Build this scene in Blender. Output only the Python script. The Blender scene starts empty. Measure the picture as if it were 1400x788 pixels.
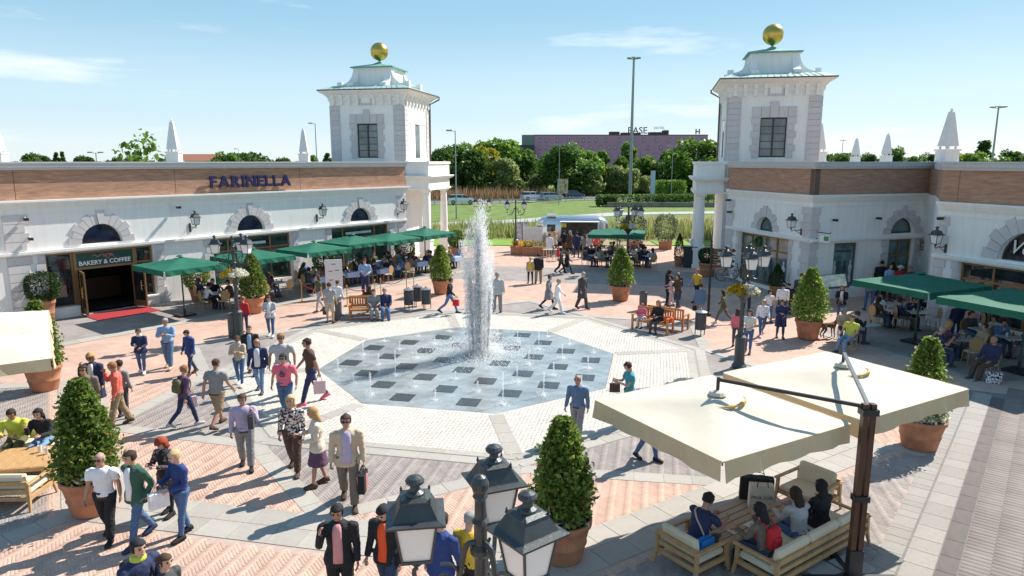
import bpy, bmesh, math, random
import numpy as np
from mathutils import Vector, Matrix
random.seed(7); rng = np.random.default_rng(7)
scn = bpy.context.scene
R = math.radians
# ---------------------------------------------------------------- camera
CAM_H, FPX, PITCH = 6.8, 950.0, math.atan(173 / 950.0)
cam_data = bpy.data.cameras.new('camera'); cam = bpy.data.objects.new('camera', cam_data)
scn.collection.objects.link(cam); scn.camera = cam
cam.location = (0, 0, CAM_H); cam.rotation_euler = (math.pi / 2 - PITCH, 0, 0)
cam_data.sensor_width = 36; cam_data.lens = FPX / 1400 * 36; cam_data.clip_start = .1; cam_data.clip_end = 5000
# ---------------------------------------------------------------- sky and sun
SUN_EL, SUN_AZ = R(44), R(50.5)          # azimuth: from +Y towards +X
world = bpy.data.worlds.new('World'); scn.world = world; world.use_nodes = True
wn, wl = world.node_tree.nodes, world.node_tree.links
bg = wn['Background']; bg.inputs['Strength'].default_value = .108
sky = wn.new('ShaderNodeTexSky'); sky.sky_type = 'NISHITA'; sky.sun_disc = False
sky.sun_elevation = SUN_EL; sky.sun_rotation = SUN_AZ; sky.air_density = 1.0; sky.dust_density = .55; sky.ozone_density = 1.0
sky.altitude = 0
# thin clouds, laid out by sky direction
tc = wn.new('ShaderNodeTexCoord'); mp = wn.new('ShaderNodeMapping'); mp.inputs['Scale'].default_value = (1.2, 1.2, 7.5)
mp.inputs['Location'].default_value = (3.1, .4, .35)
nz = wn.new('ShaderNodeTexNoise'); nz.inputs['Scale'].default_value = 2.1; nz.inputs['Detail'].default_value = 9; nz.inputs['Roughness'].default_value = .58
rp = wn.new('ShaderNodeValToRGB'); rp.color_ramp.elements[0].position = .57; rp.color_ramp.elements[1].position = .76
rp.color_ramp.elements[0].color = (0, 0, 0, 1); rp.color_ramp.elements[1].color = (.75, .75, .75, 1)
mx = wn.new('ShaderNodeMixRGB'); mx.inputs[2].default_value = (7.2, 7.3, 7.3, 1)
wl.new(tc.outputs['Generated'], mp.inputs[0]); wl.new(mp.outputs[0], nz.inputs['Vector']); wl.new(nz.outputs['Fac'], rp.inputs[0])
sz = wn.new('ShaderNodeSeparateXYZ'); wl.new(tc.outputs['Generated'], sz.inputs[0])
hz_ = wn.new('ShaderNodeValToRGB'); cr_ = hz_.color_ramp; cr_.interpolation = 'EASE'; wl.new(sz.outputs['Z'], hz_.inputs[0])
cr_.elements[0].position = 0; cr_.elements[0].color = (.76, .87, .92, 1); cr_.elements[1].position = .6; cr_.elements[1].color = (.17, .35, .58, 1)
for p_, c_ in ((.07, (.56, .76, .88)), (.21, (.30, .56, .74))): cr_.elements.new(p_).color = c_ + (1,)
sc_ = wn.new('ShaderNodeMixRGB'); sc_.blend_type = 'MULTIPLY'; sc_.inputs[0].default_value = 1; sc_.inputs[2].default_value = (6.3, 6.3, 6.3, 1); wl.new(hz_.outputs[0], sc_.inputs[1])
mh = wn.new('ShaderNodeMixRGB'); mh.inputs[0].default_value = .85; wl.new(sky.outputs[0], mh.inputs[1]); wl.new(sc_.outputs[0], mh.inputs[2])
wl.new(rp.outputs[0], mx.inputs[0]); wl.new(mh.outputs[0], mx.inputs[1]); wl.new(mx.outputs[0], bg.inputs['Color'])
sd = bpy.data.lights.new('sun', 'SUN'); sun = bpy.data.objects.new('sun', sd); scn.collection.objects.link(sun)
sd.energy = 4.9; sd.angle = R(.53); sd.color = (1, .935, .85)
sv = Vector((math.sin(SUN_AZ) * math.cos(SUN_EL), math.cos(SUN_AZ) * math.cos(SUN_EL), math.sin(SUN_EL)))
sun.rotation_euler = sv.to_track_quat('Z', 'Y').to_euler(); sun.location = (30, 30, 40)
scn.view_settings.view_transform = 'Standard'; scn.view_settings.look = 'None'
scn.view_settings.exposure = .72; scn.view_settings.gamma = 1; scn.view_settings.use_curve_mapping = False
scn.render.engine = 'CYCLES'
scn.cycles.max_bounces = 6; scn.cycles.transparent_max_bounces = 24
# ---------------------------------------------------------------- helpers
def ray(px, py):
    c, s = math.cos(PITCH), math.sin(PITCH); u = (px - 700) / FPX; v = (py - 394) / FPX
    return np.array([u, c - v * s, -s - v * c])
def G(px, py, z=0.0):
    r = ray(px, py); t = (z - CAM_H) / r[2]; return (float(r[0] * t), float(r[1] * t))
def atY(px, py, Y):
    r = ray(px, py); t = Y / r[1]; return (float(r[0] * t), Y, CAM_H + float(r[2] * t))
_mats = {}
def M(name, col, rough=.75, metal=0., var=.12, scale=6., bump=0., bscale=40., island=0., spec=.5, emis=None, coat=0., trans=0., orand=0., streak=0., stain=0.):
    """one procedural material: base colour with soft noise variation, optional per-piece variation and relief"""
    if name in _mats: return _mats[name]
    m = bpy.data.materials.new(name); m.use_nodes = True; n, l = m.node_tree.nodes, m.node_tree.links
    b = n['Principled BSDF']; b.inputs['Roughness'].default_value = rough; b.inputs['Metallic'].default_value = metal
    b.inputs['Specular IOR Level'].default_value = spec
    if coat: b.inputs['Coat Weight'].default_value = coat
    if trans: b.inputs['Transmission Weight'].default_value = trans
    t = n.new('ShaderNodeTexCoord')
    src = None
    c = tuple(col) + (1,)
    mixr = n.new('ShaderNodeMixRGB'); mixr.blend_type = 'MULTIPLY'; mixr.inputs[0].default_value = 1; mixr.inputs[1].default_value = c
    nt = n.new('ShaderNodeTexNoise'); nt.inputs['Scale'].default_value = scale; nt.inputs['Detail'].default_value = 5; l.new(t.outputs['Object'], nt.inputs['Vector'])
    mr = n.new('ShaderNodeMapRange'); mr.inputs[1].default_value = .3; mr.inputs[2].default_value = .7
    mr.inputs[3].default_value = 1 - var; mr.inputs[4].default_value = 1 + var; l.new(nt.outputs['Fac'], mr.inputs[0])
    last = mr.outputs[0]
    if island:
        g = n.new('ShaderNodeNewGeometry'); m2 = n.new('ShaderNodeMapRange'); m2.inputs[3].default_value = 1 - island; m2.inputs[4].default_value = 1 + island
        l.new(g.outputs['Random Per Island'], m2.inputs[0]); mu = n.new('ShaderNodeMath'); mu.operation = 'MULTIPLY'
        l.new(last, mu.inputs[0]); l.new(m2.outputs[0], mu.inputs[1]); last = mu.outputs[0]
    if orand:
        oi = n.new('ShaderNodeObjectInfo'); m3 = n.new('ShaderNodeMapRange'); m3.inputs[3].default_value = 1 - orand; m3.inputs[4].default_value = 1 + orand
        l.new(oi.outputs['Random'], m3.inputs[0]); mu2 = n.new('ShaderNodeMath'); mu2.operation = 'MULTIPLY'
        l.new(last, mu2.inputs[0]); l.new(m3.outputs[0], mu2.inputs[1]); last = mu2.outputs[0]
    for amt, sc3, lo_, hi_ in ((streak, (2.2, 2.2, .16), .42, .72), (stain, (.33, .33, .33), .40, .62)):
        if amt:
            mp3 = n.new('ShaderNodeMapping'); mp3.inputs['Scale'].default_value = sc3; l.new(t.outputs['Object'], mp3.inputs[0]); n3 = n.new('ShaderNodeTexNoise'); n3.inputs['Scale'].default_value = 2.4; n3.inputs['Detail'].default_value = 7; n3.inputs['Roughness'].default_value = .65; l.new(mp3.outputs[0], n3.inputs['Vector'])
            m5 = n.new('ShaderNodeMapRange'); m5.inputs[1].default_value = lo_; m5.inputs[2].default_value = hi_; m5.inputs[3].default_value = 1; m5.inputs[4].default_value = 1 - amt; l.new(n3.outputs['Fac'], m5.inputs[0])
            mu5 = n.new('ShaderNodeMath'); mu5.operation = 'MULTIPLY'; l.new(last, mu5.inputs[0]); l.new(m5.outputs[0], mu5.inputs[1]); last = mu5.outputs[0]
    l.new(last, mixr.inputs[2]); l.new(mixr.outputs[0], b.inputs['Base Color'])
    if bump:
        nb = n.new('ShaderNodeTexNoise'); nb.inputs['Scale'].default_value = bscale; nb.inputs['Detail'].default_value = 4; l.new(t.outputs['Object'], nb.inputs['Vector'])
        bp = n.new('ShaderNodeBump'); bp.inputs['Strength'].default_value = bump; bp.inputs['Distance'].default_value = .02
        l.new(nb.outputs['Fac'], bp.inputs['Height']); l.new(bp.outputs[0], b.inputs['Normal'])
    if emis: b.inputs['Emission Color'].default_value = tuple(emis) + (1,); b.inputs['Emission Strength'].default_value = 1
    _mats[name] = m; return m
def leafmat(name, dark, light, accent=None, frac=.04):
    if name in _mats: return _mats[name]
    m = bpy.data.materials.new(name); m.use_nodes = True; n, l = m.node_tree.nodes, m.node_tree.links
    b = n['Principled BSDF']; b.inputs['Roughness'].default_value = .5
    g = n.new('ShaderNodeNewGeometry'); r = n.new('ShaderNodeValToRGB'); cr = r.color_ramp
    cr.elements[0].position = 0; cr.elements[0].color = tuple(dark) + (1,); cr.elements[1].position = 1 - frac - .01; cr.elements[1].color = tuple(light) + (1,)
    if accent:
        e = cr.elements.new(1 - frac); e.color = tuple(accent) + (1,)
    l.new(g.outputs['Random Per Island'], r.inputs[0])
    oi = n.new('ShaderNodeObjectInfo'); mr = n.new('ShaderNodeMapRange'); mr.inputs[3].default_value = .8; mr.inputs[4].default_value = 1.25
    l.new(oi.outputs['Random'], mr.inputs[0]); mu = n.new('ShaderNodeMixRGB'); mu.blend_type = 'MULTIPLY'; mu.inputs[0].default_value = 1
    l.new(r.outputs[0], mu.inputs[1]); l.new(mr.outputs[0], mu.inputs[2])
    l.new(mu.outputs[0], b.inputs['Base Color'])
    tr = n.new('ShaderNodeBsdfTranslucent'); l.new(mu.outputs[0], tr.inputs['Color'])
    ms = n.new('ShaderNodeMixShader'); ms.inputs[0].default_value = .5; l.new(b.outputs[0], ms.inputs[1]); l.new(tr.outputs[0], ms.inputs[2])
    l.new(ms.outputs[0], n['Material Output'].inputs['Surface'])
    _mats[name] = m; return m

class MB:
    """collects simple solids into one mesh"""
    def __init__(s): s.v = []; s.f = []; s.mi = []; s.cur = 0
    def add(s, vs, fs):
        o = len(s.v); s.v += [tuple(map(float, p)) for p in vs]; s.f += [tuple(i + o for i in f) for f in fs]; s.mi += [s.cur] * len(fs); return s
    def box(s, c, d, rz=0, tilt=None):
        x, y, z = d[0] / 2, d[1] / 2, d[2] / 2
        P = [(-x, -y, -z), (x, -y, -z), (x, y, -z), (-x, y, -z), (-x, -y, z), (x, -y, z), (x, y, z), (-x, y, z)]
        if tilt is not None: P = [tuple(tilt @ Vector(p)) for p in P]
        ca, sa = math.cos(rz), math.sin(rz)
        P = [(c[0] + p[0] * ca - p[1] * sa, c[1] + p[0] * sa + p[1] * ca, c[2] + p[2]) for p in P]
        return s.add(P, [(3, 2, 1, 0), (4, 5, 6, 7), (0, 1, 5, 4), (1, 2, 6, 5), (2, 3, 7, 6), (3, 0, 4, 7)])
    def bb(s, x0, x1, y0, y1, z0, z1): return s.box(((x0 + x1) / 2, (y0 + y1) / 2, (z0 + z1) / 2), (x1 - x0, y1 - y0, z1 - z0))
    def cbox(s, c, d, b=.02, rz=0):
        """box with chamfered vertical and top edges"""
        x, y, z = d[0] / 2, d[1] / 2, d[2] / 2
        def ring(x, y, b, z): return [(-x + b, -y, z), (x - b, -y, z), (x, -y + b, z), (x, y - b, z), (x - b, y, z), (-x + b, y, z), (-x, y - b, z), (-x, -y + b, z)]
        P = ring(x - b, y - b, b * .5, -z) + ring(x, y, b, -z + b) + ring(x, y, b, z - b) + ring(x - b, y - b, b * .5, z)
        ca, sa = math.cos(rz), math.sin(rz); P = [(c[0] + p[0] * ca - p[1] * sa, c[1] + p[0] * sa + p[1] * ca, c[2] + p[2]) for p in P]
        F = [tuple(range(7, -1, -1)), tuple(range(24, 32))]
        for r in range(3):
            for i in range(8): j = (i + 1) % 8; F.append((r * 8 + i, r * 8 + j, r * 8 + 8 + j, r * 8 + 8 + i))
        return s.add(P, F)
    def loft(s, rings, cap=True, closed=True):
        n = len(rings[0]); P = [p for r in rings for p in r]; F = []
        for k in range(len(rings) - 1):
            for i in range(n if closed else n - 1): j = (i + 1) % n; F.append((k * n + i, k * n + j, k * n + n + j, k * n + n + i))
        if cap: F.append(tuple(range(n - 1, -1, -1))); F.append(tuple(range((len(rings) - 1) * n, len(rings) * n)))
        return s.add(P, F)
    def lathe(s, prof, c=(0, 0, 0), n=16, sx=1, sy=1):
        return s.loft([[(c[0] + r * sx * math.cos(2 * math.pi * i / n), c[1] + r * sy * math.sin(2 * math.pi * i / n), c[2] + z) for i in range(n)] for r, z in prof])
    def tube(s, pts, rad, n=8, smooth=0):
        pts = [Vector(p) for p in pts]
        rad = list(rad) if hasattr(rad, '__len__') else [rad] * len(pts)
        if smooth:
            q = []; rr = []
            for i in range(len(pts) - 1):
                a = pts[max(i - 1, 0)]; b = pts[i]; c = pts[i + 1]; d = pts[min(i + 2, len(pts) - 1)]
                for k in range(smooth):
                    t = k / smooth; q.append(.5 * ((2 * b) + (c - a) * t + (2 * a - 5 * b + 4 * c - d) * t * t + (3 * b - a - 3 * c + d) * t ** 3)); rr.append(rad[i] * (1 - t) + rad[i + 1] * t)
            q.append(pts[-1]); rr.append(rad[-1]); pts, rad = q, rr
        rings = []; u = None
        for i, p in enumerate(pts):
            t = (pts[min(i + 1, len(pts) - 1)] - pts[max(i - 1, 0)]).normalized()
            if u is None: u = t.orthogonal().normalized()
            else: u = (u - t * u.dot(t)); u = u.normalized() if u.length > 1e-5 else t.orthogonal().normalized()
            w = t.cross(u); rings.append([tuple(p + rad[i] * (u * math.cos(2 * math.pi * k / n) + w * math.sin(2 * math.pi * k / n))) for k in range(n)])
        return s.loft(rings)
    def sphere(s, c, r, n=12, m=8, sc=(1, 1, 1)):
        prof = [(math.sin(math.pi * k / m) * r + 1e-4, -math.cos(math.pi * k / m) * r) for k in range(m + 1)]
        return s.loft([[(c[0] + q * sc[0] * math.cos(2 * math.pi * i / n), c[1] + q * sc[1] * math.sin(2 * math.pi * i / n), c[2] + z * sc[2]) for i in range(n)] for q, z in prof])
    def prism(s, poly, z0, z1):
        a = sum(poly[i][0] * poly[(i + 1) % len(poly)][1] - poly[(i + 1) % len(poly)][0] * poly[i][1] for i in range(len(poly)))
        if a < 0: poly = poly[::-1]
        return s.loft([[(p[0], p[1], z0) for p in poly], [(p[0], p[1], z1) for p in poly]])
    def xz(s, poly, y0, y1):
        """polygon in the x-z plane pushed from y0 to y1"""
        a = sum(poly[i][0] * poly[(i + 1) % len(poly)][1] - poly[(i + 1) % len(poly)][0] * poly[i][1] for i in range(len(poly)))
        if a < 0: poly = poly[::-1]
        if y0 > y1: y0, y1 = y1, y0
        return s.loft([[(p[0], y1, p[1]) for p in poly], [(p[0], y0, p[1]) for p in poly]])
    def mesh(s, name, mats=(), smooth=False):
        me = bpy.data.meshes.new(name); me.from_pydata(s.v, [], s.f)
        for m in (mats if isinstance(mats, (list, tuple)) else [mats]): me.materials.append(m)
        if any(s.mi): me.polygons.foreach_set('material_index', s.mi)
        if smooth: me.polygons.foreach_set('use_smooth', [True] * len(s.f))
        me.update(); return me
    def build(s, name, mats, parent=None, smooth=False, loc=None, rz=0):
        return link(name, s.mesh(name, mats, smooth), parent, loc, rz)
def link(name, me, parent=None, loc=None, rz=0):
    o = bpy.data.objects.new(name, me); scn.collection.objects.link(o)
    if parent: o.parent = parent
    if loc is not None: o.location = loc
    if rz: o.rotation_euler = (0, 0, rz)
    return o
def tag(o, label=None, cat=None, group=None, kind=None):
    if label: o['label'] = label
    if cat: o['category'] = cat
    if group: o['group'] = group
    if kind: o['kind'] = kind
    return o
def thing(name, label, cat, loc=(0, 0, 0), rz=0, group=None):
    o = bpy.data.objects.new(name, None); scn.collection.objects.link(o); o.location = loc; o.rotation_euler = (0, 0, rz); o.empty_display_size = .2
    return tag(o, label, cat, group)
KIDS = {}
def dup(root, label, loc, rz=0, group=None, scale=None):
    c = root.copy(); scn.collection.objects.link(c); c.location = loc; c.rotation_euler = (0, 0, rz); c['label'] = label
    if group: c['group'] = group
    if scale: c.scale = (scale,) * 3
    if root.name not in KIDS: KIDS[root.name] = [(ch, list(ch.children)) for ch in root.children]
    for ch, gs in KIDS[root.name]:
        d = ch.copy(); scn.collection.objects.link(d); d.parent = c
        for g in gs: e = g.copy(); scn.collection.objects.link(e); e.parent = d
    return c
def npmesh(name, V, F, mats, loc=None, smooth=False):
    """V (n,3) and F (m,k) arrays"""
    me = bpy.data.meshes.new(name); k = F.shape[1]
    me.vertices.add(len(V)); me.vertices.foreach_set('co', np.asarray(V, np.float32).ravel())
    me.loops.add(F.size); me.loops.foreach_set('vertex_index', F.astype(np.int32).ravel())
    me.polygons.add(len(F)); me.polygons.foreach_set('loop_start', np.arange(0, F.size, k, dtype=np.int32))
    for m in (mats if isinstance(mats, (list, tuple)) else [mats]): me.materials.append(m)
    me.update(calc_edges=True); return me
def leaves(pts, size, tilt=1.0, seed=0, aspect=.5, outward=None):
    """diamond leaves (4 verts, folded) at pts"""
    r = np.random.default_rng(seed); n = len(pts)
    d = r.normal(size=(n, 3)); 
    if outward is not None: d = d * tilt + outward
    d[:, 2] -= .15; d /= np.linalg.norm(d, axis=1)[:, None]
    e = r.normal(size=(n, 3)); e -= d * (e * d).sum(1)[:, None]; e /= np.linalg.norm(e, axis=1)[:, None]
    nn = np.cross(d, e); L = (size * r.uniform(.65, 1.3, n))[:, None]
    V = np.stack([pts - d * L * .5, pts + e * L * aspect * .5 + nn * L * .08, pts + d * L * .5, pts - e * L * aspect * .5 + nn * L * .08], 1).reshape(-1, 3)
    i = np.arange(n)[:, None] * 4; F = np.concatenate([i + [0, 1, 2], i + [0, 2, 3]], 1).reshape(-1, 3)
    return V, F
# ================================================================ GROUND
PC = np.array([-1.39, 23.1]); PR = R(-11.9)
E1 = np.array([math.cos(PR), math.sin(PR)]); E2 = np.array([-E1[1], E1[0]])
def PW(a, b): p = PC + E1 * a + E2 * b; return (float(p[0]), float(p[1]))      # plaza frame -> world
LO = np.array([-19.4, 30.5]); LA = math.atan2(.787, .617)                        # left shop front
def LW(s, out): return (float(LO[0] + s * math.cos(LA) + out * math.sin(LA)), float(LO[1] + s * math.sin(LA) - out * math.cos(LA)))
F1O, F1A = np.array([12.7, 41.0]), R(-75); F2O, F2A = np.array([14.602, 33.9]), R(18); F3O, F3A = np.array([17.5, 28.6]), R(-70)
def FW(O, A, s, out, z=0): return (float(O[0] + s * math.cos(A) + out * math.sin(A)), float(O[1] + s * math.sin(A) - out * math.cos(A)), z)

grassm = M('lawn_green', (.14, .215, .035), .95, stain=.35, var=.25, scale=.6, bump=.8, bscale=25)
tag(MB().prism([(-1500, -60), (1500, -60), (1500, 3000), (-1500, 3000)], -.6, -.05).build('ground', grassm), kind='structure')
pinkfar = M('pink_paving', (.53, .35, .27), .85, stain=.18, var=.1, scale=3, bump=.4, bscale=30)
greyfar = M('grey_paving', (.30, .265, .245), .85, stain=.2, var=.1, scale=3, bump=.4, bscale=30)
mortar = M('paving_joint', (.43, .33, .275), .95, var=.1)
pinkb = M('pink_brick', (.57, .375, .29), .85, var=.08, scale=3, island=.065, stain=.18, bump=.3, bscale=60)
greyb = M('grey_brick', (.32, .28, .26), .85, var=.08, scale=3, island=.08, stain=.2, bump=.3, bscale=60)
palet = M('pale_stone', (.40, .37, .325), .8, stain=.15, var=.08, scale=2, orand=.09, bump=.3, bscale=50)
slabm = M('street_slab', (.30, .275, .25), .85, var=.1, scale=2, orand=.10, bump=.4, bscale=50)
streett = M('street_pale_stone', (.33, .305, .275), .85, var=.08, scale=2, orand=.08, bump=.3, bscale=50, stain=.2)
darks = M('dark_slab', (.13, .11, .10), .85, var=.12, scale=2, orand=.06, bump=.4, bscale=50)
whitec = M('white_cobble', (.60, .56, .49), .75, stain=.12, var=.06, scale=1, island=.12, bump=.3, bscale=60)
whitej = M('cobble_joint', (.49, .45, .39), .9, var=.15)
tag(MB().prism([(-60, -12), (60, -12), (60, 56.5), (-60, 56.5)], -.05, 0).build('plaza_paving', pinkfar), kind='structure')
def octa(ap, k0=0): r = ap / math.cos(math.pi / 8); return [(r * math.cos(R(22.5 + 45 * k)), r * math.sin(R(22.5 + 45 * k))) for k in range(8)]
greys = []                                   # grey zones in world coordinates
RV = 8.55; AP2 = 10.8
for k in range(8):                           # grey triangle outside each side of the fountain ring
    a0, a1, am = R(22.5 + 45 * k), R(67.5 + 45 * k), R(45 + 45 * k)
    greys.append([PW(RV * math.cos(a0), RV * math.sin(a0)), PW(RV * math.cos(a1), RV * math.sin(a1)), PW(AP2 * math.cos(am), AP2 * math.sin(am))])
def pol(r, a): return PW(r * math.cos(R(a)), r * math.sin(R(a)))
for a0, a1 in ((202.5, 247.5), (292.5, 337.5)): greys.append([pol(12.2 / .9239, a0), pol(12.2 / .9239, a1), pol(34, a1), pol(34, a0)])
gm = MB()
for g in greys: gm.prism(g, .0005, .004)
for k in range(8): pass
gm.prism([PW(-14, 16.5), PW(16, 16.5), PW(16, 22), PW(-14, 22)], .0005, .004)
gm.prism([LW(-14, -1), LW(24, -1), LW(24, 4.7), LW(-14, 4.7)], .001, .008)
gm.prism([FW(F3O, F3A, -1, 5.0)[:2], FW(F3O, F3A, 16, 5.0)[:2], FW(F3O, F3A, 16, -1)[:2], FW(F3O, F3A, -1, -1)[:2]], .001, .008)
tag(gm.build('grey_pavement', greyfar), kind='structure')
# joint bed below the laid bricks
NEARY = 21.0
tag(MB().prism([(-17, 6), (17, 6), (20, NEARY), (-19, NEARY)], .0045, .0096).build('pavement_bed', mortar), kind='structure')
def inpoly(P, poly):
    x, y = P[:, 0], P[:, 1]; c = np.zeros(len(P), bool); n = len(poly)
    for i in range(n):
        x0, y0 = poly[i]; x1, y1 = poly[(i + 1) % n]
        if y0 == y1: continue
        k = ((y0 > y) != (y1 > y)) & (x < (x1 - x0) * (y - y0) / (y1 - y0) + x0); c ^= k
    return c
def brickmesh(C, half, rot, z0, z1, ch=.004):
    """C (n,2), half (n,2), rot (n,) -> chamfered paving blocks"""
    n = len(C); ca, sa = np.cos(rot), np.sin(rot); hx, hy = half[:, 0], half[:, 1]; V = []
    jit = rng.uniform(-.0015, .0015, n)
    for zz, sh in ((z0, 0), (z1 - ch, 0), (z1, ch)):
        for sx, sy in ((-1, -1), (1, -1), (1, 1), (-1, 1)):
            lx, ly = sx * (hx - sh), sy * (hy - sh)
            V.append(np.stack([C[:, 0] + lx * ca - ly * sa, C[:, 1] + lx * sa + ly * ca, np.full(n, zz) + (jit if zz > z0 else 0)], 1))
    V = np.stack(V, 1).reshape(-1, 3); i = np.arange(n)[:, None] * 12; F = [i + [8, 9, 10, 11]]
    for a in (0, 4):
        for q in range(4): F.append(i + [a + q, a + (q + 1) % 4, a + 4 + (q + 1) % 4, a + 4 + q])
    return V, np.concatenate(F)
W_ = .058; n_ = 330; I, J = np.meshgrid(np.arange(-n_, n_), np.arange(-n_, n_), indexing='ij'); I = I.ravel(); J = J.ravel()
k_ = (I - J) % 8; Hm = k_ == 0; Vm = k_ == 7
C = np.concatenate([np.stack([(I[Hm] + 2) * W_, (J[Hm] + .5) * W_], 1), np.stack([(I[Vm] + .5) * W_, (J[Vm] + 2) * W_], 1)])
half = np.concatenate([np.tile([2 * W_ - .0025, W_ / 2 - .0025], (Hm.sum(), 1)), np.tile([W_ / 2 - .0025, 2 * W_ - .0025], (Vm.sum(), 1))])
hr = R(-11.9 + 45); C = np.stack([C[:, 0] * math.cos(hr) - C[:, 1] * math.sin(hr), C[:, 0] * math.sin(hr) + C[:, 1] * math.cos(hr)], 1) + [0, 15]
d = C - PC; u, v = d @ E1, d @ E2
ap = np.max([u * math.cos(R(45 * k)) + v * math.sin(R(45 * k)) for k in range(8)], 0)
SK0 = np.array([5.84, 10.52]); SKA = R(51.7); skn = np.array([math.sin(SKA), -math.cos(SKA)])      # street kerb line, normal to the right
skd = (C - SK0) @ skn
ok = (ap > 7.9) & (skd < .05) & (C[:, 1] < NEARY - .1) & (C[:, 1] > 8.4) & (np.abs(C[:, 0]) < C[:, 1] * .80 + 1)
ang = (np.degrees(np.arctan2(v, u)) + 360) % 360; low = (ang > 200) & (ang < 340)
ok &= ~((ap > AP2 + .05) & (ap < 12.1) & low & (ang > 203) & (ang < 337))
C, half, ap, ang = C[ok], half[ok], ap[ok], ang[ok]
isg = np.zeros(len(C), bool)
for g in greys: isg |= inpoly(C, g)
for nm, sel, mt in (('pink_herringbone_bricks', ~isg, pinkb), ('grey_herringbone_bricks', isg, greyb)):
    V, F = brickmesh(C[sel], half[sel], np.full(sel.sum(), hr), .002, .012, .0012)
    tag(link(nm, npmesh(nm, V, F, mt)), kind='structure')
# ---- pale stone tiles, each a piece
unit = MB().cbox((0, 0, 0), (1, 1, 1), .02)
UB = {}
def piece(name, mat, parent, c, d, rz=0):
    key = (name, mat.name)
    if key not in UB: UB[key] = unit.mesh(name, mat)
    o = bpy.data.objects.new(name, UB[key]); scn.collection.objects.link(o); o.parent = parent; o.location = c; o.scale = d
    if rz: o.rotation_euler = (0, 0, rz)
    return o
def struct_root(name): o = bpy.data.objects.new(name, None); scn.collection.objects.link(o); o['kind'] = 'structure'; return o
def tilerow(parent, p, q, width, ln, z=.018, mat=palet, jit=.15, name='paving_tile', off=0):
    """a row of tiles from p to q (world), `off` to the left"""
    p = np.array(p[:2]); q = np.array(q[:2]); L = np.linalg.norm(q - p); t = (q - p) / L; nrm = np.array([-t[1], t[0]]); n = max(1, round(L / ln))
    cuts = np.linspace(0, L, n + 1); cuts[1:-1] += rng.uniform(-jit, jit, n - 1) * L / n
    for i in range(n):
        a, b = cuts[i], cuts[i + 1]; c = p + t * (a + b) / 2 + nrm * off
        piece(name, mat, parent, (c[0], c[1], z / 2), (b - a - .012, width - .012, z + rng.uniform(0, .003)), math.atan2(t[1], t[0]))
bed = MB()
def bedstrip(p, q, w, off=0, z=.0125):
    p = np.array(p[:2]); q = np.array(q[:2]); t = (q - p) / np.linalg.norm(q - p); nr = np.array([-t[1], t[0]]); p = p + nr * off; q = q + nr * off
    bed.prism([tuple(p - nr * w / 2), tuple(q - nr * w / 2), tuple(q + nr * w / 2), tuple(p + nr * w / 2)], .001, z + rng.uniform(0, .001))
zz = struct_root('star_pattern_bands')
for k in range(8):
    am = 45 + 45 * k
    for a in (22.5 + 45 * k, 67.5 + 45 * k):
        p, q = pol(RV + .1, a), pol(AP2 + .12, am); bedstrip(p, q, .44); tilerow(zz, p, q, .44, .62)
rr = struct_root('double_tile_band')
for k in (225, 270, 315):
    for row in range(2):
        A = AP2 + .3 + row * .58; r_ = A / .9239
        p, q = pol(r_, k - 22.5), pol(r_, k + 22.5); tilerow(rr, p, q, .58, .68, z=.02)
    r_ = (AP2 + .59) / .9239; bedstrip(pol(r_, k - 22.5), pol(r_, k + 22.5), 1.16)
for a, r1 in ((202.5, 19), (247.5, 17.5), (292.5, 17.5), (337.5, 13.6)):
    p, q = pol(12.7, a), pol(r1, a); bedstrip(p, q, .5); tilerow(zz, p, q, .5, .62, z=.021)
rim = struct_root('fountain_rim')
for k in range(8):
    for A, w, ln in ((7.42, .26, .9), (7.77, .34, .8)):
        r_ = A / .9239; tilerow(rim, pol(r_, 45 * k - 22.5), pol(r_, 45 * k + 22.5), w, ln, z=.024)
    # pale strip crossing the cobbles at each corner
    p, q = pol(5.2, 22.5 + 45 * k), pol(7.85, 22.5 + 45 * k); tilerow(rim, p, q, .42, .66, z=.03)
bed.loft([[(*PW(*p), .001) for p in octa(7.96)], [(*PW(*p), .016) for p in octa(7.96)]])
tag(bed.build('tile_bed', M('tile_bed_grey', (.30, .28, .26), .9)), kind='structure')
# sidewalk edge bands
sb = struct_root('sidewalk_edge')
tilerow(sb, LW(-9, 5.05), LW(22, 5.05), .62, 1.0, z=.02)
tilerow(sb, FW(F3O, F3A, -1, 5.25), FW(F3O, F3A, 6.4, 5.25), .5, .8, z=.02)
# street on the right: pale tiles, drain slot, pale slabs, dark strip, street slabs
st = struct_root('street_edge')
def SKW(s, o): p = SK0 + np.array([math.cos(SKA), math.sin(SKA)]) * s + skn * o; return (float(p[0]), float(p[1]))
SE = 12.3
tilerow(st, SKW(-4, .22), SKW(SE - .4, .22), .38, .30, z=.022, mat=streett, jit=.3)
tilerow(st, SKW(-4, .675), SKW(SE, .675), .47, .55, z=.022, mat=streett, jit=.1)
tilerow(st, SKW(-4, 1.07), SKW(SE - .2, 1.07), .31, .7, z=.022, mat=darks)
tag(MB().prism([SKW(-5, .04), SKW(SE + .1, .04), SKW(SE + 5, 22), SKW(-5, 22)], .001, .013).build('street_bed', M('street_joint', (.2, .18, .17), .9)), kind='structure')
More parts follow.
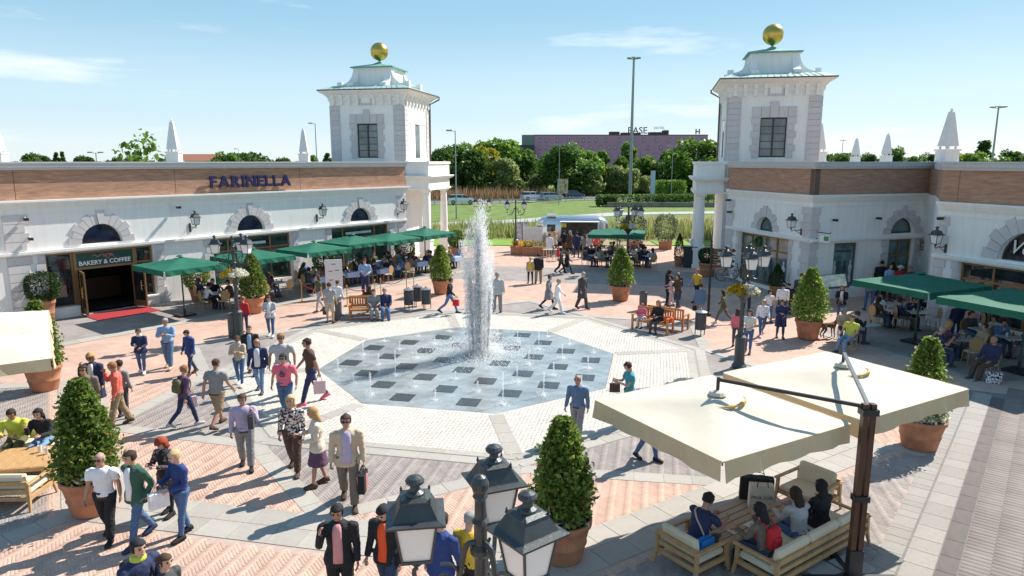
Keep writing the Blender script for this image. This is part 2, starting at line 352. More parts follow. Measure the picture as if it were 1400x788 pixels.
# street slabs as one piece of relief
cs, hs, rs = [], [], []
y = 1.235
while y < 11:
    w = .42; x = -4 - rng.uniform(0, .3)
    while x < SE + 1.5:
        ln = .135; cs.append(SKW(x + ln / 2, y + w / 2 + rng.choice((0, .21)) * 0)); hs.append((ln / 2 - .0015, w / 2 - .0015)); rs.append(SKA); x += ln
    y += w
cs = np.array(cs); q_ = (cs - F3O) @ np.array([math.sin(F3A), -math.cos(F3A)]); sel = q_ > 5.0
V, F = brickmesh(cs[sel], np.array(hs)[sel], np.array(rs)[sel], .004, .020, .0012)
tag(link('street_slabs', npmesh('street_slabs', V, F, M('street_paver', (.225, .19, .17), .85, stain=.2, var=.08, scale=1.5, island=.07, bump=.3, bscale=50))), kind='structure')
# white cobbles
g = np.arange(-8, 8, .105); X, Y = np.meshgrid(g, g); X = X.ravel() + rng.uniform(-.008, .008, X.size); Y = Y.ravel() + rng.uniform(-.008, .008, Y.size)
ap = np.max([X * math.cos(R(45 * k)) + Y * math.sin(R(45 * k)) for k in range(8)], 0); s_ = (ap > 4.78) & (ap < 7.27)
P = PC + X[s_][:, None] * E1 + Y[s_][:, None] * E2
V, F = brickmesh(P, rng.uniform(.040, .047, (len(P), 2)), PR + rng.uniform(-.15, .15, len(P)), .012, .026, .008)
tag(link('white_cobbles', npmesh('white_cobbles', V, F, whitec)), kind='structure')
MBo = MB()
o1, o2 = octa(7.3), octa(4.72)
for k in range(8): MBo.prism([PW(*o2[k]), PW(*o1[k]), PW(*o1[(k + 1) % 8]), PW(*o2[(k + 1) % 8])], .014, .020)
tag(MBo.build('cobble_bed', whitej), kind='structure')
# ---- fountain basin: wet slab floor, dark inset squares
wet = M('wet_stone', (.31, .35, .36), .12, var=.22, scale=1.6, bump=.5, bscale=7, spec=.5, stain=.35)
tag(MB().prism([PW(*p) for p in octa(4.73)], .001, .020).build('fountain_floor', wet), kind='structure')
fb = thing('fountain_basin', 'octagonal flush fountain floor with a chequer of dark square grates in the white cobbled ring', 'fountain', (PC[0], PC[1], .020), PR)
dk = M('wet_dark_stone', (.045, .055, .06), .15, var=.2, scale=5, bump=.3, bscale=40, spec=.5, orand=.15)
gr_ = M('grate_slot', (.02, .02, .02), .6)
jets = []
for i in range(-4, 5):
    for j in range(-4, 5):
        if (i + j) % 2: 
            if abs(i) + abs(j) <= 5 and not (abs(i) + abs(j) < 1.5 and False):
                piece('dark_square', dk, fb, (i, j, .004), (.62, .62, .012))
        elif abs(i) + abs(j) <= 6 and 1.5 < math.hypot(i, j) < 4.7 and max(abs(i), abs(j)) <= 4: jets.append((i, j))
# thin joints of the slab floor, cut as shallow dark strips just above it
# ================================================================ BUILDINGS
def brickmat(name, c1, c2, mort, bw=.32, bh=.055):
    m = bpy.data.materials.new(name); m.use_nodes = True; n, l = m.node_tree.nodes, m.node_tree.links; b = n['Principled BSDF']; b.inputs['Roughness'].default_value = .85
    t = n.new('ShaderNodeTexCoord'); sp = n.new('ShaderNodeSeparateXYZ'); cb = n.new('ShaderNodeCombineXYZ'); l.new(t.outputs['Object'], sp.inputs[0])
    ad = n.new('ShaderNodeMath'); l.new(sp.outputs['X'], ad.inputs[0]); l.new(sp.outputs['Y'], ad.inputs[1])
    l.new(ad.outputs[0], cb.inputs[0]); l.new(sp.outputs['Z'], cb.inputs[1])
    br = n.new('ShaderNodeTexBrick'); br.inputs['Scale'].default_value = 1; br.inputs['Brick Width'].default_value = bw; br.inputs['Row Height'].default_value = bh
    br.inputs['Mortar Size'].default_value = .007; br.inputs['Mortar Smooth'].default_value = .3; br.inputs['Color1'].default_value = c1 + (1,); br.inputs['Color2'].default_value = c2 + (1,); br.inputs['Mortar'].default_value = mort + (1,)
    l.new(cb.outputs[0], br.inputs['Vector']); nz = n.new('ShaderNodeTexNoise'); nz.inputs['Scale'].default_value = 1.3; nz.inputs['Detail'].default_value = 6
    mpn = n.new('ShaderNodeMapping'); mpn.inputs['Scale'].default_value = (1, 1, 6); l.new(t.outputs['Object'], mpn.inputs[0]); l.new(mpn.outputs[0], nz.inputs['Vector'])
    mr = n.new('ShaderNodeMapRange'); mr.inputs[1].default_value = .3; mr.inputs[2].default_value = .7; mr.inputs[3].default_value = .8; mr.inputs[4].default_value = 1.2; l.new(nz.outputs['Fac'], mr.inputs[0])
    mm = n.new('ShaderNodeMixRGB'); mm.blend_type = 'MULTIPLY'; mm.inputs[0].default_value = 1; l.new(br.outputs['Color'], mm.inputs[1]); l.new(mr.outputs[0], mm.inputs[2]); l.new(mm.outputs[0], b.inputs['Base Color'])
    bp = n.new('ShaderNodeBump'); bp.invert = True; bp.inputs['Strength'].default_value = .6; bp.inputs['Distance'].default_value = .01; l.new(br.outputs['Fac'], bp.inputs['Height']); l.new(bp.outputs[0], b.inputs['Normal'])
    return m
plaster = M('white_plaster', (.85, .83, .79), .85, streak=.10, var=.035, scale=.7, bump=.12, bscale=30)
trim = M('white_trim', (.83, .81, .77), .8, streak=.08, var=.03, scale=1, bump=.08, bscale=30)
quoinm = M('quoin_stone', (.60, .565, .555), .85, streak=.08, var=.04, scale=1.2, orand=.05, bump=.15, bscale=30)
capm = M('parapet_metal', (.50, .49, .49), .5, var=.04, scale=1)
brickw = brickmat('terracotta_brick', (.50, .27, .17), (.40, .205, .125), (.36, .25, .19))
glass = M('dark_window_glass', (.022, .026, .03), .04, var=.9, scale=1.2, spec=.9)
skyglass = M('sky_tint_window_glass', (.014, .022, .05), .05, var=.9, scale=1.5, spec=.8)  # bluish base colour stands in for the reflected sky
greenglass = M('green_window_glass', (.025, .06, .05), .06, var=.8, scale=1.2, spec=.8)
bronze = M('bronze_frame', (.27, .16, .07), .4, metal=.3, var=.1)
copper = M('green_copper', (.16, .36, .31), .6, var=.2, scale=3, bump=.2)
roofm = M('flat_roof', (.33, .32, .31), .95, var=.15, scale=.5)
gold = M('gold_leaf', (.62, .42, .10), .32, metal=1, var=.12, scale=3, bump=.15, bscale=14)
brownpipe = M('brown_pipe', (.13, .085, .06), .5)
blackiron = M('black_iron', (.030, .033, .036), .45, metal=.4, var=.2, scale=8)
interior = M('dark_interior', (.03, .026, .024), .9, var=.5, scale=1.5)
milk = M('milk_glass', (.80, .80, .78), .35, var=.03, trans=.0)
def wall(mb, x0, x1, z0, z1, ops, y0=0, y1=.35):
    xs = sorted({x0, x1} | {o[0] for o in ops} | {o[1] for o in ops})
    for a, b in zip(xs[:-1], xs[1:]):
        iv = sorted([(o[2], o[3]) for o in ops if o[0] < (a + b) / 2 < o[1]]); z = z0
        for p, q in iv:
            if p > z + 1e-4: mb.bb(a, b, y0, y1, z, p)
            z = max(z, q)
        if z < z1 - 1e-4: mb.bb(a, b, y0, y1, z, z1)
    for o in ops:
        if len(o) > 4 and o[4] == 'arch':
            cx = (o[0] + o[1]) / 2; r = (o[1] - o[0]) / 2; zs = o[3] - r; n = 10
            for sgn in (-1, 1):
                arc = [(cx + sgn * r * math.cos(math.pi / 2 * i / n), zs + r * math.sin(math.pi / 2 * i / n)) for i in range(n + 1)]
                for i in range(n):
                    mb.xz([arc[i], arc[i + 1], (arc[i + 1][0], o[3]), (arc[i][0], o[3])], y0, y1)
def archglass(parent, cx, zs, r, z0, y=.27, mat=None, nb=2):
    """half-round window with frame and radial bars"""
    mat = mat or skyglass
    arc = [(cx + r * math.cos(math.pi * i / 16), zs + r * math.sin(math.pi * i / 16)) for i in range(17)]
    g = MB().xz([(cx + r, z0), *arc, (cx - r, z0)] if z0 < zs - .01 else arc, y, y + .03).build('window_pane', mat, parent)
    f = MB(); 
    for i in range(16): f.xz([arc[i], arc[i + 1], (cx + (arc[i + 1][0] - cx) * .93, zs + (arc[i + 1][1] - zs) * .93), (cx + (arc[i][0] - cx) * .93, zs + (arc[i][1] - zs) * .93)], y - .05, y - .001)
    f.bb(cx - r, cx + r, y - .05, y - .002, z0, z0 + .06)
    f.build('window_frame', M('dark_frame', (.05, .04, .035), .5), parent)
VM = {}
def voussoirs(parent, cx, zs, r, r2, n=13, key=.62):
    da = math.pi / n
    for i in range(n):
        a = da * (i + .5); isk = i == n // 2
        ro = r2 + (.12 if i % 2 == 0 else 0) if not isk else r2 + .22
        kk = (round(r, 2), round(ro, 2), n, isk)
        if kk not in VM:
            m = MB(); g = .008
            w = da / 2 - g / r; w2 = da / 2 - g / ro
            if isk: w2 = w * 1.05
            m.xz([(r * math.sin(-w), r * math.cos(w)), (ro * math.sin(-w2), ro * math.cos(w2)), (ro * math.sin(w2), ro * math.cos(w2)), (r * math.sin(w), r * math.cos(w))], -.05 if not isk else -.08, .02)
            VM[kk] = m.mesh('arch_stone', quoinm)
        o = link('keystone' if isk else 'arch_stone', VM[kk], parent, (cx, 0, zs)); o.rotation_euler = (0, math.pi / 2 - a, 0)
def quoins(parent, x, z0, z1, side, w1=.62, w2=.46, h=.36, proud=.045):
    """side +1: stones grow to +x from x; -1 to -x; 0 centred"""
    n = round((z1 - z0) / h); hh = (z1 - z0) / n
    for i in range(n):
        w = w1 if i % 2 else w2
        c = x + side * w / 2; piece('quoin_stone', quoinm, parent, (c, -proud / 2 + .01, z0 + hh * (i + .5)), (w, proud + .02, hh - .022))
def wallparts(parent, L, joints=(), x0=0, zb=5.2, end0=0, end1=0):
    m = MB()
    for z0, z1, p in ((2.88, 2.94, .08), (2.94, 3.05, .15)): m.bb(x0, L, -p, 0, z0, z1)
    m.build('string_course', trim, parent)
    m = MB()
    for z0, z1, p in ((4.86, 4.93, .05), (4.93, 5.04, .10), (5.04, 5.12, .17), (5.12, zb, .22)): m.bb(x0 - end0 * p, L + end1 * p, -p, 0, z0, z1)
    m.bb(x0, L, -.025, 0, 4.62, 4.66); m.build('cornice', trim, parent)
    xs = [x0, *joints, L]
    for a, b in zip(xs[:-1], xs[1:]): MB().bb(a + .012, b - .012, .0, .3, zb + .002, 6.45).build('brick_panel', brickw, parent)
    m = MB().bb(x0, L, .012, .3, zb + .003, 6.44); m.build('panel_joint', M('panel_joint', (.14, .09, .07), .9), parent)
    m = MB(); m.bb(x0 - end0 * .1, L + end1 * .1, -.10, .36, 6.452, 6.56); m.bb(x0 - end0 * .14, L + end1 * .14, -.15, .40, 6.562, 6.72); m.bb(x0 - end0 * .16, L + end1 * .16, -.18, .42, 6.722, 6.79)
    m.build('parapet', capm, parent)
def storefront(parent, x0, x1, z0, z1, mull, tran, frame=None, gl=None, y=.22, skip=()):
    frame = frame or bronze; gl = gl or glass
    f = MB(); w = .09
    f.bb(x0, x0 + w, y - .06, y + .06, z0, z1); f.bb(x1 - w, x1, y - .06, y + .06, z0, z1); f.bb(x0 + w, x1 - w, y - .06, y + .06, z1 - w, z1); f.bb(x0 + w, x1 - w, y - .055, y + .055, z0, z0 + w)
    for mx_ in mull: f.bb(mx_ - w / 2, mx_ + w / 2, y - .05, y + .05, z0 + w, z1 - w)
    if tran: f.bb(x0 + w, x1 - w, y - .045, y + .045, tran - w / 2, tran + w / 2)
    f.build('window_frame', frame, parent)
    xs = [x0 + w, *mull, x1 - w]
    for i, (a, b) in enumerate(zip(xs[:-1], xs[1:])):
        zz = [z0 + w, tran, z1 - w] if tran else [z0 + w, z1 - w]
        for j, (p, q) in enumerate(zip(zz[:-1], zz[1:])):
            if (i, j) in skip: continue
            MB().bb(a + .01, b - .01, y - .01, y + .01, p + .01, q - .01).build('window_pane', gl, parent)
font = None
def text(name, body, size, mat, parent, loc, rot=(math.pi / 2, 0, 0), ext=.02, align='LEFT', shear=0, letters=False, bold=0, spacing=1):
    def mk(ch, x):
        cu = bpy.data.curves.new(name, 'FONT'); cu.body = ch; cu.size = size; cu.extrude = ext; cu.shear = shear; cu.offset = bold; cu.resolution_u = 3; cu.space_character = spacing
        if not letters: cu.align_x = align
        o = bpy.data.objects.new(name, cu); scn.collection.objects.link(o); bpy.context.view_layer.update()
        me = bpy.data.meshes.new_from_object(o); wdt = o.dimensions[0]; mnx = min([v.co.x for v in me.vertices], default=0); scn.collection.objects.unlink(o); bpy.data.objects.remove(o)
        me.materials.clear(); me.materials.append(mat); me.name = name
        q = link(name, me, parent, loc); q.rotation_euler = rot
        return q, wdt, mnx
    if not letters: return mk(body, 0)[0]
    x = 0
    for ch in body:
        q, wdt, mnx = mk(ch, x); q.location = (loc[0] + x - mnx, loc[1], loc[2]); x += wdt + size * .10 * spacing
    return x
# ---------------------------------------------------------------- left shop building
lb = thing('shop_building', 'long white and brick shop building on the left with navy raised letters above arched windows', 'building', (LO[0], LO[1], 0), LA)
arches = [(1.25, .87), (8.7, .82), (16.2, .82)]; ZS = 3.16
m = MB(); ops = [(cx - r, cx + r, ZS, ZS + r, 'arch') for cx, r in arches] + [(-1.1, 3.45, .42, 2.86), (6.47, 11.12, .0, 2.86), (13.96, 18.47, 0, 2.86)]
ops[3] = (-1.1, 0.0, .42, 2.86); ops += [(0.0, 2.65, .06, 2.86), (2.65, 3.45, .42, 2.86)]
wall(m, -12, 20, 0, 5.2, ops); m.build('wall', plaster, lb)
MB().bb(-12, 19.7, 4.0, 15, 0, 6.44).bb(-12, 19.7, .36, 4.0, 5.0, 6.44).bb(19.55, 20, .36, 4.0, 0, 6.44).bb(-12, 19.5, .36, 3.99, .0, .04).bb(-12, -11.6, .36, 4, .05, 5).build('rear_block', interior, lb)
MB().bb(-12, 20, .42, 15, 6.45, 6.5).build('roof', roofm, lb)
MB().bb(20.0, 20.05, 0, 12, 0, 5.0).build('end_wall', plaster, lb)
wallparts(lb, 20.05, (-1.9, 4.8, 11.94), x0=-12, end1=1)
for cx, r in arches: archglass(lb, cx, ZS, r, ZS); voussoirs(lb, cx, ZS, r, r + .42)
quoins(lb, -2.5, .0, 2.86, 1, .92, .78); quoins(lb, -2.5, 3.1, 4.6, 1, .92, .78)
quoins(lb, -1.12, .5, 2.86, -1, .36, .26)
for x, sd_ in ((3.5, 1), (6.43, -1), (11.17, 1), (13.92, -1), (18.52, 1)): quoins(lb, x, .1, 2.86, sd_, .46, .34)
quoins(lb, 19.98, .1, 2.86, -1, .8, .66); quoins(lb, 19.98, 3.1, 4.6, -1, .8, .66)
for a_, b_ in ((-1.3, 0), (2.65, 3.5)): MB().bb(a_, b_, -.14, .25, 0, .40).bb(a_, b_, -.18, .25, .40, .47).build('plinth', trim, lb)
storefront(lb, -1.1, 0, .42, 2.86, [], None); storefront(lb, 2.65, 3.45, .42, 2.86, [], 2.1)
# bakery door bay: sign panel above two open door leaves
db = MB(); db.bb(0.0, .12, .1, .3, .06, 2.86).bb(2.53, 2.65, .1, .3, .06, 2.86).bb(.12, 2.53, .1, .3, 2.76, 2.86).bb(.12, 2.53, .1, .3, 2.02, 2.12).bb(0.12, 2.53, .0, .35, .02, .06); db.build('door_frame', bronze, lb)
sg = MB().bb(.12, 2.53, .14, .2, 2.12, 2.76).build('sign_panel', M('bakery_sign_green', (.008, .07, .055), .3, var=.1), lb)
text('sign_lettering', 'BAKERY & COFFEE', .27, M('white_lettering', (.8, .8, .78), .5), sg, (1.33, .135, 2.2), ext=.004, align='CENTER', bold=.006)
sq = MB(); r_ = random.Random(3)
pts = [(-.45 + .9 * i / 14, math.sin(i * 1.3) * .05 + .02 * r_.random()) for i in range(15)]
sq.tube([(1.25 + p[0], .135, 2.58 + p[1]) for p in pts], .018, 5, 3).tube([(1.3 + .5 * i / 9, .134, 2.53 + .12 * math.cos(i * 1.1)) for i in range(10)], .012, 5, 3); sq.build('sign_script', M('sign_pink', (.65, .18, .16), .5), sg)
for sgn, hx in ((1, .2), (-1, 2.45)):
    d_ = MB(); a = R(100 if sgn > 0 else 80)
    df = thing('door_leaf', None, None, (hx, .12, 0), -a if sgn > 0 else -a); df.parent = lb
    if 'label' in df: del df['label']
    MB().bb(0, .09, -.03, .03, .08, 2.0).bb(.86, .95, -.03, .03, .08, 2.0).bb(.09, .86, -.03, .03, 1.88, 2.0).bb(.09, .86, -.03, .03, .08, .35).build('door_frame', bronze, df)
    MB().bb(.09, .86, -.012, .012, .35, 1.88).build('door_pane', glass, df)
    MB().tube([(.78, -.05, .85), (.78, -.11, .88), (.78, -.11, 1.3), (.78, -.05, 1.33)], .022, 6).lathe([(.1, -.01), (.1, .01)], (.78, -.09, 1.09), 12).build('door_handle', M('brass', (.55, .36, .12), .3, metal=1), df)
# inside of the bakery
MB().bb(-.4, 3.2, 3.4, 3.9, .05, 1.1).bb(.3, 1.2, 3.3, 3.4, 1.3, 2.2).build('counter', M('counter_wood', (.10, .05, .025), .5), lb)
storefront(lb, 6.47, 11.12, .35, 2.86, [7.4, 9.9], 2.15, gl=greenglass); storefront(lb, 13.96, 18.47, .35, 2.86, [14.9, 17.4], 2.15, gl=greenglass)
for a_, b_ in ((6.47, 11.12), (13.96, 18.47)): MB().bb(a_, b_, -.02, .3, 0, .35).build('plinth', trim, lb)
for x0 in (7.5, 15.0): MB().bb(x0 + .1, x0 + 2.1, .13, .15, 2.38, 2.52).build('sign_strip', M('pale_sign_strip', (.45, .62, .58), .4), lb)
# raised letters
x = 6.5; w = text('letter', 'FARINELLA', .80, M('navy_letters', (.012, .014, .085), .4), lb, (6.5, -.16, 5.5), ext=.05, letters=True, bold=.022, spacing=1.25)
for o in [o for o in lb.children if o.name.startswith('letter')]:
    o.location.x = 6.5 + (o.location.x - 6.5) * 4.8 / w; o.scale = (4.8 / w * 1.02, 1, 1)
MB().bb(6.45, 11.3, -.10, -.08, 5.60, 5.63).bb(6.45, 11.3, -.10, -.08, 5.92, 5.95).build('letter_rail', brownpipe, lb)
# projecting neighbour at the far left, its edge just in the frame
nb = thing('corner_pier', 'beige projecting building edge at the far left of the brick shop', 'building', LW(-3.4, 0) + (0,), LA)
MB().bb(-7, 0, -.55, -.25, 0, 5.0).build('wall', M('beige_plaster', (.42, .32, .24), .85, var=.05), nb); MB().bb(-7.1, .08, -.65, -.25, 4.6, 5.0).build('cornice', trim, nb)
# ---------------------------------------------------------------- right shop building, three fronts
rb = thing('shop_building', 'white and brown brick shop building on the right with stepped fronts and arched doorway', 'building', (0, 0, 0))
def sub(name, O, A): e = bpy.data.objects.new(name, None); scn.collection.objects.link(e); e.parent = rb; e.location = (O[0], O[1], 0); e.rotation_euler = (0, 0, A); return e
f1 = sub('side_front', F1O, F1A); f2 = sub('middle_front', F2O, F2A); f3 = sub('near_front', F3O, F3A)
m = MB(); wall(m, 0, 7.35, 0, 5.2, [(2.93, 4.37, ZS, ZS + .72, 'arch'), (2.93, 4.37, 3.1, ZS), (1.35, 5.75, .0, 2.86)]); m.build('wall', plaster, f1)
wallparts(f1, 7.35, (), end1=1); archglass(f1, 3.65, ZS, .72, 3.1, mat=M('pale_window_glass', (.10, .15, .15), .05, var=.5, scale=.8, spec=.9)); voussoirs(f1, 3.65, ZS, .72, 1.1, 11)
storefront(f1, 1.35, 5.75, .15, 2.86, [2.3, 3.55, 4.55], 2.1, gl=M('teal_shop_glass', (.10, .17, .17), .06, var=.7, scale=1.6, spec=.9)); MB().bb(1.35, 5.75, -.03, .3, 0, .15).build('plinth', trim, f1)
wr = MB(); 
for k in range(26):
    a = k * 2 * math.pi / 26; wr.sphere((2.9 + .22 * math.cos(a), .13, 2.45 + .22 * math.sin(a)), .075, 6, 4)
wr.build('wreath', leafmat('wreath_leaf', (.03, .10, .02), (.10, .25, .04)), f1)
for k, (xx, c) in enumerate(((1.85, (.5, .5, .5)), (2.9, (.05, .08, .1)), (4.1, (.04, .05, .09)), (5.2, (.6, .58, .55)))):
    MB().lathe([(.02, 0), (.13, .02), (.1, .6), (.16, .95), (.05, 1.15), (.09, 1.25), (.02, 1.36)], (xx, .18, .3), 8, 1, .25).build('window_dummy', M('window_dummy_%d' % k, c, .7), f1)
quoins(f1, .0, .1, 2.86, 1, .7, .56); quoins(f1, .0, 3.1, 4.6, 1, .7, .56); quoins(f1, 7.37, .1, 2.86, -1, .75, .6); quoins(f1, 7.37, 3.1, 4.6, -1, .75, .6)
quoins(f1, 1.32, .1, 2.86, -1, .3, .22); quoins(f1, 5.78, .1, 2.86, 1, .3, .22)
m = MB(); wall(m, 0, 7.6, 0, 5.2, [(4.95, 6.55, ZS, ZS + .8, 'arch'), (1.5, 3.0, .55, 2.8), (4.95, 6.55, .0, 2.86)]); m.build('wall', plaster, f2)
wallparts(f2, 7.6, ()); archglass(f2, 5.75, ZS, .8, ZS, mat=_mats['pale_window_glass']); voussoirs(f2, 5.75, ZS, .8, 1.2)
storefront(f2, 1.5, 3.0, .55, 2.8, [], None, frame=M('grey_frame', (.12, .12, .12), .5), gl=_mats['teal_shop_glass'])
text('window_lettering', 'SUMMER SALE', .16, M('dark_lettering', (.03, .03, .03), .5), f2, (2.25, .19, 2.3), ext=.003, align='CENTER')
for k in range(4): MB().lathe([(.02, 0), (.12, .02), (.07, .5), (.13, .8), (.04, .95), (.08, 1.05), (.02, 1.15)], (1.75 + .33 * k, .17, .75), 8, 1, .15).build('window_dummy', _mats['window_dummy_%d' % (k % 3)], f2)
storefront(f2, 4.95, 6.55, .05, 2.86, [5.75], 2.0, gl=_mats['teal_shop_glass'])
for k in (0, 1): MB().bb(5.25 + .85 * k, 5.33 + .85 * k, .12, .18, .8, 1.5).build('door_handle', blackiron, f2)
quoins(f2, .0, .1, 2.86, 1, .5, .4); quoins(f2, .0, 3.1, 4.6, 1, .5, .4)
quoins(f2, 4.92, .1, 2.86, -1, .5, .38); quoins(f2, 6.58, .1, 2.86, 1, .5, .38)
m = MB(); wall(m, 0, 14, 0, 5.2, [(2.65, 4.85, ZS, ZS + 1.1, 'arch'), (1.15, 6.4, .55, 2.86)]); m.build('wall', plaster, f3)
wallparts(f3, 14, (.75, 7)); archglass(f3, 3.75, ZS, 1.1, ZS, mat=glass); voussoirs(f3, 3.75, ZS, 1.1, 1.62, 13)
text('window_script', 'Venchi', .74, M('white_script', (.82, .82, .80), .5), f3, (2.86, .20, ZS + .26), ext=.006, shear=.38)
storefront(f3, 1.15, 6.4, .55, 2.86, [2.45, 3.75, 5.05], 2.2)
for k in range(9): MB().sphere((1.5 + .5 * k, .5, 1.5 + .2 * (k % 3)), .12, 8, 5).build('hanging_lamp', M('warm_lamp_glass', (.7, .6, .4), .3), f3)
quoins(f3, .0, .1, 2.86, 1, .55, .45); quoins(f3, .0, 3.1, 4.6, 1, .55, .45); quoins(f3, 1.12, .1, 2.86, -1, .3, .22)
rbk = MB(); pA, pB = FW(F1O, F1A, 0, -.36), FW(F1O, F1A, 7.35, -.36)
rpoly = [FW(F1O, F1A, .1, -.36)[:2], FW(F2O, F2A, .4, -.36)[:2], FW(F2O, F2A, 7.6, -.5)[:2], FW(F3O, F3A, .8, -.5)[:2], FW(F3O, F3A, 14, -.36)[:2], (45, 15), (45, 50), (14.5, 50)]
rbk.prism(rpoly, 0, 5.15)
MB().prism(rpoly, 5.15, 6.44).build('upper_block', brickw, rb)
rbk.build('rear_block', plaster, rb)
m = MB(); a = FW(F2O, F2A, 7.6, 0); b = (F3O[0], F3O[1]); dx, dy = b[0] - a[0], b[1] - a[1]; L_ = math.hypot(dx, dy)
m.prism([(a[0], a[1]), (b[0], b[1]), (b[0] + .4, b[1] - .1), (a[0] + .4, a[1] - .1)], 0, 5.2); m.build('return_wall', plaster, rb); MB().prism([(a[0], a[1]), (b[0], b[1]), (b[0] + .4, b[1] - .1), (a[0] + .4, a[1] - .1)], 5.2, 6.45).build('brick_panel', brickw, rb); MB().prism([(a[0] - .12, a[1] + .05), (b[0] - .12, b[1] + .05), (b[0] + .4, b[1] - .1), (a[0] + .4, a[1] - .1)], 6.455, 6.785).build('parapet', capm, rb)
# the arch and door glass stand just proud of a dark room
# ---------------------------------------------------------------- towers with gold balls
def tower(name, label, x, y, W, D, face):
    """x,y: front corner on the inner (gate) side; face=+1 inner side is +x local (left tower), -1 inner side is -x local"""
    t = thing(name, label, 'tower', (x, y, 0), PR); s = -face
    X = lambda a: s * a               # a measured from the inner corner outwards across the front
    def bx(m, a0, a1, y0, y1, z0, z1): m.bb(min(X(a0), X(a1)), max(X(a0), X(a1)), y0, y1, z0, z1)
    cx = X(W / 2)
    m = MB(); wx0, wx1 = cx - .78, cx + .78
    lo, hi = min(X(0), X(W)), max(X(0), X(W))
    wall(m, lo, hi, 0, 11.5, [(wx0, wx1, 7.05, 9.45)], 0, .3); m.bb(lo, hi, D - .3, D, 0, 11.5)
    # side walls: inner one with a tall narrow window
    for a in (0, W):
        x0, x1 = (X(a), X(a) - s * -.3) if a == 0 else (X(a) - s * .3, X(a)); x0, x1 = min(x0, x1), max(x0, x1)
        if a == 0:
            m.bb(x0, x1, .3, 2.2, 0, 11.5).bb(x0, x1, 3.2, D - .3, 0, 11.5).bb(x0, x1, 2.2, 3.2, 0, 7.05).bb(x0, x1, 2.2, 3.2, 9.45, 11.5)
        else: m.bb(x0, x1, .3, D - .3, 0, 11.5)
    m.build('wall', plaster, t)
    MB().bb(lo + .4, hi - .4, .4, D - .4, 6.6, 11).build('room', interior, t)
    wf = MB(); wf.bb(wx0, wx0 + .07, .1, .2, 7.05, 9.45).bb(wx1 - .07, wx1, .1, .2, 7.05, 9.45).bb(wx0 + .07, wx1 - .07, .1, .2, 7.05, 7.12).bb(wx0 + .07, wx1 - .07, .1, .2, 9.38, 9.45).bb(cx - .05, cx + .05, .09, .2, 7.12, 9.38)
    for k in range(1, 5): wf.bb(wx0 + .07, wx1 - .07, .12, .2, 7.12 + k * .452 - .02, 7.12 + k * .452 + .02)
    wf.build('window_frame', M('dark_window_frame', (.05, .045, .045), .5), t)
    for i in range(2):
        for k in range(5):
            a = wx0 + .07 if i == 0 else cx + .05
            MB().bb(a, a + .66, .15, .17, 7.14 + k * .452, 7.14 + k * .452 + .41).build('window_pane', M('grey_window_glass', (.10, .13, .14), .06, var=.6, scale=1.1, spec=.9), t)
    sx0, sx1 = sorted((X(0), X(0.12))); MB().bb(sx0 + .0, sx1, 2.25, 3.15, 7.1, 9.4).build('window_pane', _mats['grey_window_glass'], t)
    # stone surround of the front window
    for sd_ in (-1, 1):
        for k in range(6):
            w = .52 if k % 2 else .40; piece('surround_stone', quoinm, t, (cx + sd_ * (.80 + w / 2), -.02, 7.0 + .41 * (k + .5)), (w, .07, .39))
    for k in range(5):
        xx = cx + (k - 2) * .52; piece('keystone' if k == 2 else 'surround_stone', quoinm, t, (xx, -.02 if k != 2 else -.035, 9.78 if k != 2 else 9.93), (.50, .07 if k != 2 else .10, .62 if k != 2 else .95))
    for a, sd_ in ((0, 1), (W, -1)):
        for k in range(11):
            w = .78; piece('quoin_stone', quoinm, t, (X(a + sd_ * w / 2), -.02, 6.85 + .35 * (k + .5)), (w, .07, .33))
            if a == 0: piece('quoin_stone', quoinm, t, (X(-.02), .36 + .001, 6.85 + .35 * (k + .5)), (.07, .70, .33)); piece('quoin_stone', quoinm, t, (X(-.02), D - .38, 6.85 + .35 * (k + .5)), (.07, .70, .33))
    m = MB(); m.bb(lo + .79, wx0 - .55, -.03, 0, 9.48, 9.56).bb(wx1 + .55, hi - .79, -.03, 0, 9.48, 9.56)
    bx(m, -.03, 0, .75, D - .75, 9.5, 9.56); m.build('string_course', trim, t)
    # bracketed frieze
    m = MB(); m.bb(lo - .05, hi + .05, -.05, D + .05, 11.52, 11.62)
    rings = []
    for o_, z in ((.06, 11.0), (.10, 11.25), (.28, 11.45), (.56, 11.62), (.60, 11.70)):
        rings.append([(lo - o_, -o_, z), (hi + o_, -o_, z), (hi + o_, D + o_, z), (lo - o_, D + o_, z)])
    m2 = MB().loft(rings); m2.build('eaves', trim, t)
    for k in range(9):
        xx = lo + .35 + (hi - lo - .7) * k / 8
        if k == 4: continue
        for (px_, py_, rz_) in ((xx, -.17, 0),): MB().bb(-.09, .09, -.10, .16, 10.72, 11.38).bb(-.11, .11, -.20, .16, 11.15, 11.42).build('bracket', trim, t, loc=(px_, py_ + .05, 0))
    for k in range(8):
        yy = .35 + (D - .7) * k / 7; MB().bb(-.16, .10, -.09, .09, 10.72, 11.38).bb(-.16, .20, -.11, .11, 11.15, 11.42).build('bracket', trim, t, loc=(X(0) + face * .05, yy, 0), rz=0 if face > 0 else math.pi)
    MB().bb(cx - .5, cx + .5, -.09, 0, 10.72, 11.32).build('plaque', quoinm, t); MB().bb(cx - .34, cx + .34, -.10, -.09, 10.86, 11.20).build('plaque_panel', trim, t)
    g = .64; MB().loft([[(lo - g, -g, z), (hi + g, -g, z), (hi + g, D + g, z), (lo - g, D + g, z)] for z in (11.70, 11.78)]).build('gutter', brownpipe, t)
    cy = D / 2; g2 = 2.62
